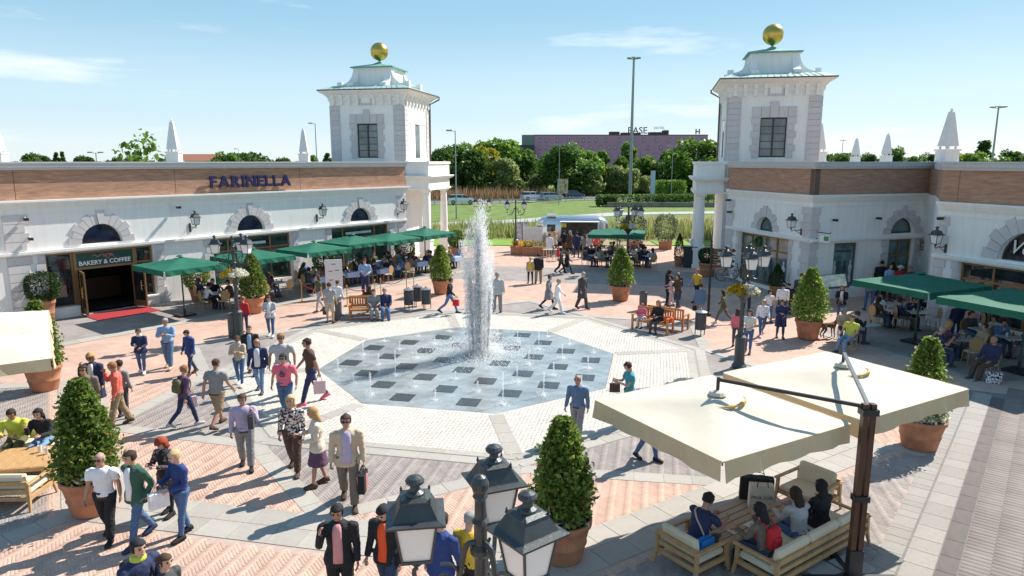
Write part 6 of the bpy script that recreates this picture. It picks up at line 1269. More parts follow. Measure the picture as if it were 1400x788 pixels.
def get_body(pn, fem, hero, skin):
    key = ('body', pn, fem, hero)
    mats = [SKIN[skin], eye_m, lip_m]
    if key in MESHC: return MESHC[key]
    p = POSES[pn]; J = skeleton(p, fem); m = MB(); torso(m, J, p, fem, .93, zlo=.86)
    m.tube([tuple(J['nkb'] - A3(0, 0, .03)), tuple(J['nkt'] + A3(0, -.004, .03))], [.056, .052], 12)
    headsolid(m, J, HEADP)
    hs = MB(); hs.loft([[(-.013, -.078, -.035), (.013, -.078, -.035), (.009, -.088, .03), (-.009, -.088, .03)], [(-.015, -.115, -.030), (.015, -.115, -.030), (.004, -.098, .03), (-.004, -.098, .03)]]); m.add(headpts(J, hs.v), hs.f)
    for s in (-1, 1): e = MB().sphere((s * .076, .005, -.012), .022, 8, 6, (.45, .8, 1.4)); m.add(headpts(J, e.v), e.f)
    for k in 'lr':
        arm(m, J, k, r=(.050, .043, .036, .036, .026)); leg(m, J, k, fem=fem)
        w, h = J['wr' + k], J['hd' + k]; d = (h - w) / np.linalg.norm(h - w); sd = A3(0, -1, 0) - d * np.dot(A3(0, -1, 0), d); sd /= np.linalg.norm(sd) + 1e-6; tn = np.cross(d, sd)
        m.loft([[tuple(w + d * z + sd * a * math.cos(q) + tn * b * math.sin(q)) for q in np.linspace(0, 2 * math.pi, 8, endpoint=False)] for z, a, b in ((-.02, .024, .022), (.01, .028, .018), (.05, .038, .018), (.088, .036, .014))])
        m.loft([[tuple(J['heel' + k] + (J['toe' + k] - J['heel' + k]) * f + A3(x, 0, z)) for x, z in ((-w_, -.02), (w_, -.02), (w_ * .8, h_), (-w_ * .8, h_))] for f, w_, h_ in ((0, .028, .03), (.3, .034, .06), (.7, .042, .02), (1.0, .032, .0))])
    me = remesh('body', m, .0135 if hero else .021, mats, 2)
    x = MB()
    for k in 'lr': hand(x, J, k, .9 if pn in ('carry',) else .55)
    f = MB()
    for s in (-1, 1):
        f.cur = 1; f.sphere((s * .031, -.088, .006), .0115, 7, 5, (1.25, .6, .62)); f.cur = 1; f.bb(s * .032 - .018, s * .032 + .018, -.101, -.088, .024, .031)
    f.cur = 2; f.sphere((0, -.088, -.062), .02, 8, 5, (1.15, .5, .32))
    x.add(headpts(J, f.v), f.f); x.mi[-len(f.f):] = f.mi
    me = addto(me, x, 0, mats); MESHC[key] = me; return me
def get_garment(kind, pn, fem, hero):
    key = (kind, pn, fem, hero)
    if key in MESHC: return MESHC[key]
    p = POSES[pn]; J = skeleton(p, fem); m = MB(); v = .0145 if hero else .024; vis = M('cloth_default', (.5, .5, .5))
    if kind in ('shirt', 'tee', 'polo'):
        torso(m, J, p, fem, 1.03, .010, zlo=.90 if p['sit'] else .86)
        for k in 'lr': arm(m, J, k, add=.012, upto=1 if kind == 'shirt' else .4)
    elif kind in ('jacket', 'blazer'):
        torso(m, J, p, fem, 1.05, .013, zlo=.90 if p['sit'] else .80, flare=.012)
        for k in 'lr': arm(m, J, k, add=.013)
        m.tube([tuple(J['nkb'] - A3(0, 0, .02)), tuple(J['nkb'] + A3(0, .012, .035))], [.080, .070], 12)
    elif kind == 'coat':
        torso(m, J, p, fem, 1.06, .016, zlo=.90 if p['sit'] else .52, flare=.055)
        for k in 'lr': arm(m, J, k, add=.015)
        m.tube([tuple(J['nkb'] - A3(0, 0, .02)), tuple(J['nkb'] + A3(0, .012, .035))], [.080, .070], 12)
    elif kind in ('trousers', 'shorts', 'slim'):
        torso(m, J, p, fem, 1.0, .010, zlo=.84, zhi=1.04)
        if p['sit']: m.sphere((0, .01, .93), .15, 12, 8, (1.15, .95, .75))
        for k in 'lr': leg(m, J, k, add=.009 if kind == 'slim' else .016, upto=.6 if kind == 'shorts' else 1, fem=fem, loose=0 if kind == 'slim' else (.022 if kind == 'shorts' else .014))
    elif kind == 'skirt':
        if p['sit']:
            m.sphere((0, .01, .93), .15, 12, 8, (1.15, .95, .75)); 
            for k in 'lr': leg(m, J, k, add=.03, upto=.5, fem=fem)
        else: m.loft([ell((0, .01, z), rx, ry) for z, rx, ry in ((.48, .23, .21), (.6, .215, .185), (.8, .195, .15), (.92, .175, .130), (1.02, .145, .108))])
    me = remesh(kind, m, v, vis, 3 if kind != 'trousers' else 2); MESHC[key] = me; return me
def get_shoe(pn, fem, k):
    key = ('shoe', pn, fem, k)
    if key in MESHC: return MESHC[key]
    J = skeleton(POSES[pn], fem); h, t = J['heel' + k], J['toe' + k]; d = (t - h) / np.linalg.norm(t - h); sd = A3(-d[1], d[0], 0); sd /= np.linalg.norm(sd); up = np.cross(d, sd); up = up if up[2] > 0 else -up; m = MB()
    m.loft([[tuple(h + d * f + sd * w * x + up * z) for x, z in ((-1, -.03), (1, -.03), (.95, z1 * .5), (.5, z1), (-.5, z1), (-.95, z1 * .5))] for f, w, z1 in ((-.03, .026, .03), (-.015, .036, .065), (.06, .040, .085), (.11, .042, .055), (.17, .050, .032), (.225, .042, .018), (.245, .020, .008))])
    me = m.mesh('shoe', M('cloth_default', (.5, .5, .5)), True); MESHC[key] = me; return me
def get_hair(style, pn, fem):
    key = ('hair', style, pn, fem)
    if key in MESHC: return MESHC[key]
    p = POSES[pn]; J = skeleton(p, fem); m = MB(); n = 18; rnd = random.Random(len(key[1]) * 7 + len(pn))
    face = {'short': -.018, 'buzz': -.012, 'long': -.012, 'bob': -.012, 'pony': -.016, 'curly': -.005}.get(style, -.015); g = {'short': .013, 'buzz': .005, 'long': .018, 'bob': .022, 'pony': .010, 'curly': .034, 'cap': .014, 'hat': .014, 'fringe': .008}.get(style, .012)
    rings = []
    low = {'short': -.045, 'buzz': -.04, 'long': -.10, 'bob': -.085, 'curly': -.10, 'pony': -.045, 'cap': .015, 'hat': .02, 'fringe': -.05}.get(style, -.04)
    zs = np.linspace(low, .118 + g, 9)
    for i, z in enumerate(zs):
        zq = min(z, .112); f = np.interp(zq, [q[0] for q in HEADP], [q[1] for q in HEADP]); fy = np.interp(zq, [q[0] for q in HEADP], [q[2] for q in HEADP]); cy = np.interp(zq, [q[0] for q in HEADP], [q[3] for q in HEADP])
        if i == len(zs) - 1: f, fy = .012, .016
        if z < -.02: f, fy, cy = max(f, .066), max(fy, .085), .004
        ring = []
        for k in range(n):
            a = 2 * math.pi * k / n; x, y = math.cos(a), math.sin(a); hairline = .055 if style not in ('cap', 'hat') else -1
            inface = y < -.35 and z < hairline
            e = g * rnd.uniform(.78, 1.28) if style not in ('cap', 'hat', 'buzz', 'fringe') else g
            s = 1.0
            if style == 'fringe' and z > .05: s = .80
            if inface: px_, py_ = f * x * 1.0, cy + (fy * y) * .55
            else: px_, py_ = (f + e) * x * s, cy + (fy + e) * y * s
            ring.append((px_, py_, z))
        rings.append(ring)
    o = MB().loft(rings); m.add(headpts(J, o.v), o.f)
    if style in ('long', 'curly'):
        q = MB(); L = -.27 if style == 'long' else -.17
        q.loft([[(rx * math.cos(a), .035 + dy + ry * math.sin(a), z) for a in np.linspace(0, 2 * math.pi, 12, endpoint=False)] for z, rx, ry, dy in ((.05, .07, .05, 0), (-.05, .088, .058, .015), (-.14, .095, .052, .03), (-.21 if style == 'long' else -.15, .085, .040, .04), (L, .05, .02, .045))]); m.add(headpts(J, q.v), q.f)
    if style == 'pony':
        q = MB().tube([(0, .09, .03), (0, .135, .02), (0, .145, -.05), (0, .13, -.14)], [.02, .032, .026, .008], 8, 2); m.add(headpts(J, q.v), q.f)
    if style == 'cap': q = MB().loft([[(-.06, -.09, .03), (.06, -.09, .03), (.06, -.09, .04), (-.06, -.09, .04)], [(-.045, -.165, .018), (.045, -.165, .018), (.045, -.165, .024), (-.045, -.165, .024)]]); m.add(headpts(J, q.v), q.f)
    if style == 'hat': q = MB().lathe([(.155, .015), (.16, .03), (.09, .045), (.085, .10), (.05, .135), (.01, .14)], n=16); m.add(headpts(J, q.v), q.f)
    me = m.mesh('hair' if style not in ('cap', 'hat') else style, M('cloth_default', (.5, .5, .5)), True); MESHC[key] = me; return me
def get_glasses(pn, fem):
    key = ('glasses', pn, fem)
    if key not in MESHC:
        J = skeleton(POSES[pn], fem); o = MB()
        for s in (-1, 1): o.sphere((s * .032, -.104, .006), .024, 8, 5, (1.15, .3, .8)); o.tube([(s * .055, -.098, .012), (s * .078, .0, .010)], .003, 4)
        o.bb(-.012, .012, -.108, -.100, .008, .014); m = MB().add(headpts(J, o.v), o.f); MESHC[key] = m.mesh('sunglasses', M('cloth_default', (.5, .5, .5)), True)
    return MESHC[key]
def get_front(pn, fem, w):
    """the shirt seen in the opening of a jacket"""
    key = ('front', pn, fem, w)
    if key not in MESHC:
        p = POSES[pn]; J = skeleton(p, fem); T = J['T']; m = MB(); L = []
        for z, ww, y in ((.88, w * 1.2, -.143), (1.05, w * 1.15, -.126), (1.18, w * 1.1, -.134), (1.28, w * 1.1, -.143), (1.38, w * 1.1, -.134), (1.44, w * .95, -.108), (1.475, w * .6, -.085)):
            if p['sit'] and z < .95: continue
            c = lambda x, dy: tuple(T(A3(x, y + dy + (x * x) * 2.2, z)))
            L.append([c(-ww, .0), c(-ww / 2, -.008), c(0, -.010), c(ww / 2, -.008), c(ww, .0), c(ww, .06), c(0, .06), c(-ww, .06)])
        m.loft(L); MESHC[key] = m.mesh('shirt_front', M('cloth_default', (.5, .5, .5)), True)
    return MESHC[key]
def clothm(col, pattern=None):
    nm = 'cloth_' + '_'.join('%02d' % round(c * 99) for c in col) + (pattern or '')
    if nm in _mats: return _mats[nm]
    m = M(nm, col, .85, var=.10, scale=7, bump=.35, bscale=11)
    if pattern:
        n, l = m.node_tree.nodes, m.node_tree.links; b = n['Principled BSDF']; t = n.new('ShaderNodeTexCoord'); r = n.new('ShaderNodeValToRGB'); r.color_ramp.interpolation = 'CONSTANT'
        if pattern == 'floral': q = n.new('ShaderNodeTexVoronoi'); q.inputs['Scale'].default_value = 34; out = q.outputs['Color']; r.color_ramp.elements[1].position = .45; r.color_ramp.elements[0].color = (.03, .02, .03, 1); r.color_ramp.elements[1].color = tuple(col) + (1,); e = r.color_ramp.elements.new(.75); e.color = (.45, .22, .2, 1)
        else: q = n.new('ShaderNodeTexChecker'); q.inputs['Scale'].default_value = 22; out = q.outputs['Fac']; r.color_ramp.elements[1].position = .5; r.color_ramp.elements[0].color = tuple(c * .45 for c in col) + (1,); r.color_ramp.elements[1].color = tuple(col) + (1,)
        l.new(t.outputs['Object'], q.inputs[0]); l.new(out, r.inputs[0]); l.new(r.outputs[0], b.inputs['Base Color'])
    return m
HAIR = {'black': (.015, .012, .012), 'brown': (.06, .03, .018), 'dbrown': (.03, .018, .012), 'blonde': (.42, .25, .10), 'lblonde': (.50, .36, .18), 'grey': (.30, .28, .26), 'red': (.28, .04, .015), 'ginger': (.28, .12, .05), 'white': (.55, .53, .5), 'straw': (.5, .38, .2)}
COL = dict(bagblue=(.01, .17, .50), white=(.74, .74, .76), offw=(.66, .63, .57), black=(.012, .012, .015), navy=(.02, .03, .09), blue=(.08, .17, .36), sky=(.25, .38, .55), jeans=(.06, .12, .24), ljeans=(.15, .25, .40), djeans=(.03, .05, .10), grey=(.22, .22, .23), lgrey=(.42, .42, .43), dgrey=(.06, .06, .065), brown=(.08, .045, .03), khaki=(.28, .20, .12), beige=(.50, .40, .28), cream=(.60, .52, .42), coral=(.72, .13, .09), pink=(.70, .14, .20), lilac=(.42, .36, .50), olive=(.10, .10, .05), green=(.03, .09, .06), red=(.55, .02, .03), orange=(.75, .09, .02), yellow=(.65, .42, .04), lime=(.5, .55, .08), teal=(.05, .30, .34), taupe=(.16, .125, .10), purple=(.10, .05, .10), lpink=(.62, .42, .44), royal=(.02, .045, .17), denim=(.10, .17, .28), rose=(.62, .28, .28))
def link_m(name, me, parent, mat, slots=None):
    o = link(name, me, parent); o.material_slots[0].link = 'OBJECT'; o.material_slots[0].material = mat; return o
def person(label, xy, yaw, H=1.72, pn='stroll', fem=0, hair=('short', 'brown'), skin='a', top=('shirt', 'white'), bot=('trousers', 'jeans'), shoes='dgrey', front=None, glasses=0, hero=0, z=.02, group=None, pat=None, scarf=None, pack=None, bag=None):
    """yaw: 0 faces the camera, + turns to the picture's right"""
    t = thing('person', label, 'person', (xy[0], xy[1], z), R(yaw), group); s = H / 1.765; t.scale = (s * 1.13, s * 1.10, s)
    J = skeleton(POSES[pn], fem); p = POSES[pn]
    low = min(J['heell'][2], J['heelr'][2], J['toel'][2], J['toer'][2]) - .03
    zoff = -low
    def fix(o): o.location = (0, 0, zoff); return o
    b = fix(link_m('body', get_body(pn, fem, hero, skin), t, SKIN[skin]))
    if hair: fix(link_m('hair' if hair[0] not in ('cap', 'hat') else hair[0], get_hair(hair[0], pn, fem), t, clothm(HAIR.get(hair[1]) or COL[hair[1]])))
    c = COL[top[1]]; fix(link_m({'tee': 'tshirt', 'polo': 'polo_shirt'}.get(top[0], top[0]), get_garment(top[0], pn, fem, hero), t, clothm(c, pat)))
    fix(link_m({'slim': 'trousers'}.get(bot[0], bot[0]), get_garment(bot[0], pn, fem, hero), t, clothm(COL[bot[1]])))
    for k in 'lr': fix(link_m('shoe', get_shoe(pn, fem, k), t, clothm(COL[shoes])))
    if front: fix(link_m('shirt_front', get_front(pn, fem, .055 if top[0] != 'blazer' else .07), t, clothm(COL[front])))
    if glasses: fix(link_m('sunglasses', get_glasses(pn, fem), t, M('sunglass', (.012, .012, .014), .15)))
    if scarf: fix(MB().lathe([(.075, -.05), (.098, -.02), (.09, .03), (.07, .05)], tuple(J['nkb'] + A3(0, -.01, .03)), 12).build('scarf', clothm(COL[scarf]), t, True))
    if not p['sit'] and top[0] in ('polo', 'tee', 'shirt') and bot[0] in ('trousers', 'shorts') and not fem: fix(MB().lathe([(.178, 0), (.180, .01), (.180, .03), (.178, .04)], (0, .01, .88), 16, 1, .75).build('belt', clothm(COL['brown']), t, True)) if hero else None
    R_ = Matrix.Rotation(R(yaw), 3, 'Z'); W = lambda v: tuple(Vector((xy[0], xy[1], z)) + R_ @ (Vector(tuple(v)) * s + Vector((0, 0, zoff * s))))
    if pack and len(pack) > 2:      # bag slung across the body
        T = J['T']; q = thing('shoulder_bag', pack[1], 'bag', W(A3(0, 0, 0)), R(yaw)); q.scale = (s, s, s)
        MB().cbox((-.235, .10, 1.0), (.16, .36, .27), .05).build('bag_body', clothm(COL[pack[0]]), q, True); MB().cbox((-.32, .10, 1.05), (.03, .32, .17), .012).build('flap', clothm(COL[pack[0]]), q)
        MB().tube([tuple(T(A3(*v))) for v in ((-.19, .10, 1.10), (-.10, .135, 1.22), (.0, .145, 1.32), (.10, .11, 1.43), (.12, .02, 1.475), (.09, -.10, 1.42), (-.02, -.15, 1.25), (-.16, -.12, 1.08), (-.20, .0, 1.05))], .016, 6, 3).build('strap', clothm(COL['beige']), q)
    elif pack:      # worn backpack: own thing
        T = J['T']; c_ = T(A3(0, .20, 1.22)); q = thing('backpack', pack[1], 'backpack', W(c_), R(yaw)); q.scale = (s, s, s)
        m = MB().cbox((0, 0, 0), (.28, .17, .40), .05); m.build('pack', clothm(COL[pack[0]]), q, True); MB().cbox((0, .095, -.06), (.20, .05, .20), .02).build('pocket', clothm(COL[pack[0]]), q)
        for sx in (-.10, .10): MB().tube([(sx, -.06, .17), (sx * 1.05, -.16, .23), (sx * 1.1, -.32, .12), (sx * 1.25, -.30, -.08), (sx * 1.1, -.10, -.17)], .014, 5, 3).build('strap', clothm(COL[pack[0]]), q)
    if bag:       # (colour, label, hand, size)
        col, lb_, k, (bw, bd, bh) = bag; hp = J['hd' + k]; q = thing('shopping_bag' if 'paper' in lb_ or 'shopping' in lb_ else 'handbag', lb_, 'bag', W(hp), R(yaw + (80 if k in 'lr' else 0))); q.scale = (s, s, s)
        w2, d2 = bw / 2, bd / 2
        MB().loft([[(-w2, -d2, -bh - .14), (w2, -d2, -bh - .14), (w2, d2, -bh - .14), (-w2, d2, -bh - .14)], [(-w2, -d2, -.14), (w2, -d2, -.14), (w2, d2, -.14), (-w2, d2, -.14)]]).build('bag_body', clothm(COL[col]), q)
        for sy in (-d2, d2): MB().tube([(-w2 * .5, sy, -.15), (-w2 * .3, sy * .4, -.04), (0, 0, .0), (w2 * .3, sy * .4, -.04), (w2 * .5, sy, -.15)], .007, 4, 2).build('handle', clothm(COL[col if col in ('black', 'brown') else 'grey']), q)
    return t
def pp(label, fx_, fy_, hy, yaw, **k):
    """person standing with feet at pixel (fx,fy), crown at row hy"""
    x, y = G(fx_, fy_); Ht = atY(fx_, hy, y)[2]; return person(label, (x, y), yaw, Ht, **k)
# walkers and standing people of the near square
h = dict(hero=1)
pp('bald man in white short sleeved shirt and black trousers walking with sunglasses', 150, 738, 622, 5, pn='stroll', hair=('fringe', 'grey'), skin='b', top=('polo', 'white'), bot=('trousers', 'black'), shoes='black', glasses=1, **h)
pp('young man in green hooded jacket and jeans beside the bald man', 192, 742, 618, -25, pn='behind', hair=('short', 'dbrown'), top=('jacket', 'green'), bot=('slim', 'jeans'), shoes='navy', front='white', **h)
pp('red haired woman in dark patterned top looking at her phone', 233, 704, 600, -18, pn='phone', fem=1, hair=('curly', 'red'), skin='c', top=('coat', 'dgrey'), bot=('slim', 'black'), shoes='black', pat='floral', front='black', **h)
pp('older blonde woman in royal blue jumper holding a white bag', 252, 735, 618, -35, pn='hold', fem=1, hair=('short', 'lblonde'), skin='c', top=('shirt', 'royal'), bot=('slim', 'jeans'), shoes='black', bag=('white', 'white crumpled carrier bag held by the woman in blue', 'r', (.34, .14, .30)), **h)
def phead(label, hx_, hy_, Ht, yaw, **k):
    c, s_ = math.cos(PITCH), math.sin(PITCH); r = ray(hx_, hy_); t_ = (Ht - CAM_H) / r[2]; return person(label, (float(r[0] * t_), float(r[1] * t_)), yaw, Ht, **k)
phead('man in dark jacket with black backpack at the bottom left edge', 186, 741, 1.74, 60, pn='stroll', hair=('short', 'black'), top=('jacket', 'navy'), bot=('trousers', 'djeans'), scarf='lime', pack=('black', 'black backpack worn by the man at the bottom edge'), **h)
phead('girl with brown ponytail cut by the bottom edge', 223, 761, 1.55, 65, pn='stroll', fem=1, hair=('pony', 'brown'), top=('shirt', 'dgrey'), bot=('slim', 'djeans'), **h)
phead('dark haired man in pink polo under open black jacket', 461, 692, 1.76, 5, pn='raise', hair=('short', 'black'), skin='b', top=('jacket', 'black'), bot=('trousers', 'black'), front='rose', **h)
phead('man in orange red shirt under black jacket looking down', 527, 690, 1.76, -22, pn='lookdown', hair=('short', 'black'), skin='a', top=('jacket', 'black'), bot=('trousers', 'djeans'), front='orange', **h)
phead('person in blue jacket partly hidden behind the left lantern', 602, 706, 1.72, 150, pn='stroll', hair=('short', 'dbrown'), top=('jacket', 'royal'), bot=('trousers', 'djeans'), **h)
phead('grey haired person in bright yellow top behind the lamp post', 641, 706, 1.66, 160, pn='hold', fem=1, hair=('short', 'grey'), top=('shirt', 'yellow'), bot=('trousers', 'black'), **h)
pp('man in lilac shirt and grey trousers carrying a jacket over his shoulder', 338, 641, 541, 15, pn='shoulder', hair=('short', 'brown'), skin='b', top=('shirt', 'lilac'), bot=('trousers', 'grey'), shoes='black', bag=('dgrey', 'dark jacket bundle hanging at the man in lilac', 'l', (.22, .12, .30)), **h)
pp('blonde woman in black and white floral blouse with brown trousers', 403, 646, 542, 5, pn='carry', fem=1, hair=('long', 'lblonde'), top=('shirt', 'offw'), bot=('trousers', 'brown'), shoes='brown', pat='floral', **h)
pp('blonde woman in cream cardigan and short plum skirt', 436, 665, 560, -70, pn='hold', fem=1, hair=('long', 'blonde'), skin='b', top=('jacket', 'cream'), bot=('skirt', 'purple'), shoes='brown', **h)
pp('tall man in beige jacket over lilac shirt with shopping bags', 478, 691, 568, 10, pn='carry', hair=('short', 'brown'), skin='b', top=('blazer', 'beige'), bot=('trousers', 'taupe'), shoes='brown', front='lilac', glasses=1, bag=('black', 'black paper shopping bag carried by the man in beige', 'l', (.34, .12, .36)), **h)
bq = G(497, 690); t = thing('shopping_bag', 'red and white paper bag beside the black bag of the beige man', 'bag', (bq[0] + .02, bq[1] - .1, .34), R(60)); MB().bb(-.12, .12, -.05, .05, 0, .34).build('bag_body', clothm(COL['rose']), t); MB().tube([(-.06, 0, .34), (0, 0, .46), (.06, 0, .34)], .006, 4, 3).build('handle', clothm(COL['grey']), t)
pp('man seen from behind in grey polo shirt and khaki cargo shorts', 300, 584, 492, 168, pn='walk', hair=('buzz', 'brown'), skin='b', top=('polo', 'grey'), bot=('shorts', 'khaki'), shoes='brown', **h)
pp('woman in mauve hooded top seen from behind with olive backpack', 256, 584, 501, 145, pn='walk2', fem=1, hair=('short', 'ginger'), top=('shirt', 'purple'), bot=('slim', 'navy'), shoes='lgrey', pack=('olive', 'olive backpack on the woman in mauve'), bag=('lpink', 'pale shopping bag carried by the woman with olive backpack', 'l', (.26, .1, .32)), **h)
pp('man in coral red jumper and khaki trousers near the left bush', 165, 583, 497, -60, pn='chin', hair=('short', 'ginger'), skin='b', top=('shirt', 'coral'), bot=('trousers', 'khaki'), shoes='brown', **h)
pp('person in grey top half hidden behind the coral jumper', 170, 572, 495, 170, pn='stand', fem=1, hair=('short', 'black'), top=('shirt', 'grey'), bot=('slim', 'dgrey'), **h)
pp('man with sunglasses in tan striped blazer behind the left bush', 124, 593, 501, 15, pn='stroll', hair=('short', 'dbrown'), skin='b', top=('blazer', 'taupe'), bot=('trousers', 'dgrey'), front='sky', glasses=1, **h)
pp('blonde woman with sunglasses in navy cardigan touching her face', 134, 570, 484, 5, pn='chin', fem=1, hair=('bob', 'blonde'), skin='b', top=('coat', 'navy'), bot=('slim', 'navy'), front='offw', glasses=1, **h)
pk_ = pp('man in bright pink printed t shirt and jeans', 392, 572, 486, 0, pn='pocket', hair=('short', 'black'), skin='b', top=('tee', 'pink'), bot=('trousers', 'jeans'), glasses=1, **h)
pp('man in brown polo and navy trousers carrying a pale bag', 427, 552, 463, -60, pn='walk', hair=('short', 'dbrown'), skin='b', top=('polo', 'brown'), bot=('slim', 'navy'), shoes='pink', glasses=1, bag=('lpink', 'pale pink paper shopping bag of the man in brown polo', 'l', (.30, .12, .34)), **h)
pp('man in grey shirt with mirrored sunglasses behind the pink t shirt', 389, 545, 458, 10, pn='pocket', hair=('short', 'ginger'), skin='b', top=('tee', 'lgrey'), bot=('trousers', 'beige'), glasses=1, **h)
pp('man in navy blazer over white shirt and light jeans', 356, 537, 465, 5, pn='stroll', hair=('fringe', 'ginger'), skin='b', top=('blazer', 'navy'), bot=('slim', 'ljeans'), shoes='dgrey', front='white', **h)
pp('woman in beige jumper and scarf with jeans, arms folded', 329, 528, 461, 5, pn='crossed', fem=1, hair=('pony', 'brown'), skin='b', top=('shirt', 'beige'), bot=('slim', 'jeans'), shoes='offw', scarf='lgrey', glasses=1, **h)
pp('man in black jacket and white trousers behind the navy blazer', 345, 513, 447, 10, pn='stroll', hair=('buzz', 'brown'), top=('jacket', 'black'), bot=('trousers', 'white'), shoes='black', front='sky', **h)
pp('grey haired man in blue jumper and jeans with folded arms', 232, 504, 437, 5, pn='crossed', hair=('short', 'grey'), skin='b', top=('shirt', 'sky'), bot=('trousers', 'denim'), shoes='beige', **h)
pp('woman in navy jacket with brown cap walking beside the man in blue', 195, 511, 451, 12, pn='hold', fem=1, hair=('short', 'brown'), top=('jacket', 'navy'), bot=('slim', 'jeans'), shoes='white', scarf='white', **h)
pp('young man in navy zipped jacket looking down at the ground', 262, 513, 452, -30, pn='lookdown', hair=('short', 'black'), top=('jacket', 'royal'), bot=('slim', 'djeans'), shoes='brown', **h)
pp('person in white grey jacket walking near the left red bag', 371, 461, 406, 5, pn='hold', fem=1, hair=('short', 'brown'), top=('jacket', 'lgrey'), bot=('slim', 'jeans'), shoes='offw', front='white')
pp('child in red top standing at the left street lamp foot', 335, 456, 407, 170, pn='stand', fem=1, hair=('short', 'ginger'), top=('shirt', 'red'), bot=('slim', 'djeans'))
pp('woman in olive top with long hair left of the checked shirt man', 437, 427, 377, -50, pn='stroll', fem=1, hair=('long', 'brown'), top=('tee', 'olive'), bot=('slim', 'lgrey'))
pp('man in checked shirt and beige shorts seen from behind', 452, 442, 388, 172, pn='stand', hair=('short', 'brown'), top=('tee', 'lgrey'), bot=('shorts', 'beige'), pat='check', shoes='brown', bag=('dgrey', 'dark bag beside the checked shirt man', 'l', (.26, .14, .34)))
pp('man in white shirt standing behind the checked shirt man', 463, 432, 385, 150, pn='stand', hair=('buzz', 'brown'), top=('shirt', 'white'), bot=('trousers', 'lgrey'))
pp('man in black jumper striding right with a red bag', 615, 429, 380, 80, pn='bigstep', hair=('short', 'dbrown'), top=('shirt', 'black'), bot=('slim', 'blue'), shoes='black', bag=('red', 'red shopping bag of the striding man', 'r', (.30, .12, .30)))
pp('grey figure standing behind the fountain spray', 680, 428, 374, 175, pn='stand', hair=('short', 'grey'), top=('jacket', 'lgrey'), bot=('trousers', 'grey'))
pp('smaller figure behind the spray left of the grey one', 671, 424, 380, 160, pn='stand', fem=1, hair=('long', 'blonde'), top=('jacket', 'white'), bot=('slim', 'lgrey'))
pp('woman with mustard backpack in the embracing pair seen from behind', 725, 388, 353, 175, pn='stand', fem=1, hair=('short', 'lblonde'), top=('jacket', 'beige'), bot=('slim', 'black'), pack=('yellow', 'mustard yellow backpack of the embracing pair'))
pp('man in black jacket and tan trousers in the embracing pair', 736, 388, 348, 185, pn='stand', hair=('short', 'dbrown'), top=('jacket', 'black'), bot=('trousers', 'khaki'))
pp('woman in grey coat beside the person in white behind the jet', 750, 423, 377, 60, pn='walk', fem=1, hair=('short', 'brown'), top=('coat', 'grey'), bot=('slim', 'black'), shoes='black')
pp('blonde woman all in white walking beside the grey coat', 762, 429, 382, 80, pn='walk2', fem=1, hair=('short', 'blonde'), top=('jacket', 'white'), bot=('trousers', 'white'), shoes='white')
pp('left walker in black of the close pair before the trailer', 767, 374, 341, 70, pn='walk', hair=('short', 'black'), top=('jacket', 'dgrey'), bot=('trousers', 'black'), shoes='black')
pp('right walker in black of the close pair before the trailer', 775, 375, 341, 75, pn='bigstep', fem=1, hair=('short', 'dbrown'), top=('coat', 'black'), bot=('slim', 'black'), shoes='black')
pp('person in red coat behind the pair in black', 763, 357, 337, 90, pn='stand', fem=1, hair=('short', 'black'), top=('coat', 'red'), bot=('slim', 'black'))
pp('balding man in long black coat walking right of the fountain', 796, 423, 373, 40, pn='stroll', hair=('fringe', 'grey'), top=('coat', 'dgrey'), bot=('trousers', 'dgrey'), shoes='black')
pp('balding man in blue jumper and grey trousers crossing the cobbles', 789, 601, 515, -25, pn='stroll', hair=('fringe', 'grey'), skin='b', top=('shirt', 'denim'), bot=('trousers', 'grey'), shoes='dgrey', **h)
pp('person in teal shirt with brown bag above the cream parasol', 859, 580, 497, -80, pn='phone', fem=1, hair=('short', 'brown'), top=('tee', 'teal'), bot=('trousers', 'brown'), bag=('brown', 'brown handbag of the person in teal', 'r', (.28, .12, .24)), **h)
pp('man in jeans mostly hidden under the cream parasol edge', 885, 630, 540, 40, pn='stroll', hair=('short', 'brown'), top=('shirt', 'navy'), bot=('slim', 'jeans'), shoes='black', bag=('orange', 'orange brown paper bag below the cream parasol', 'l', (.26, .1, .30)), **h)
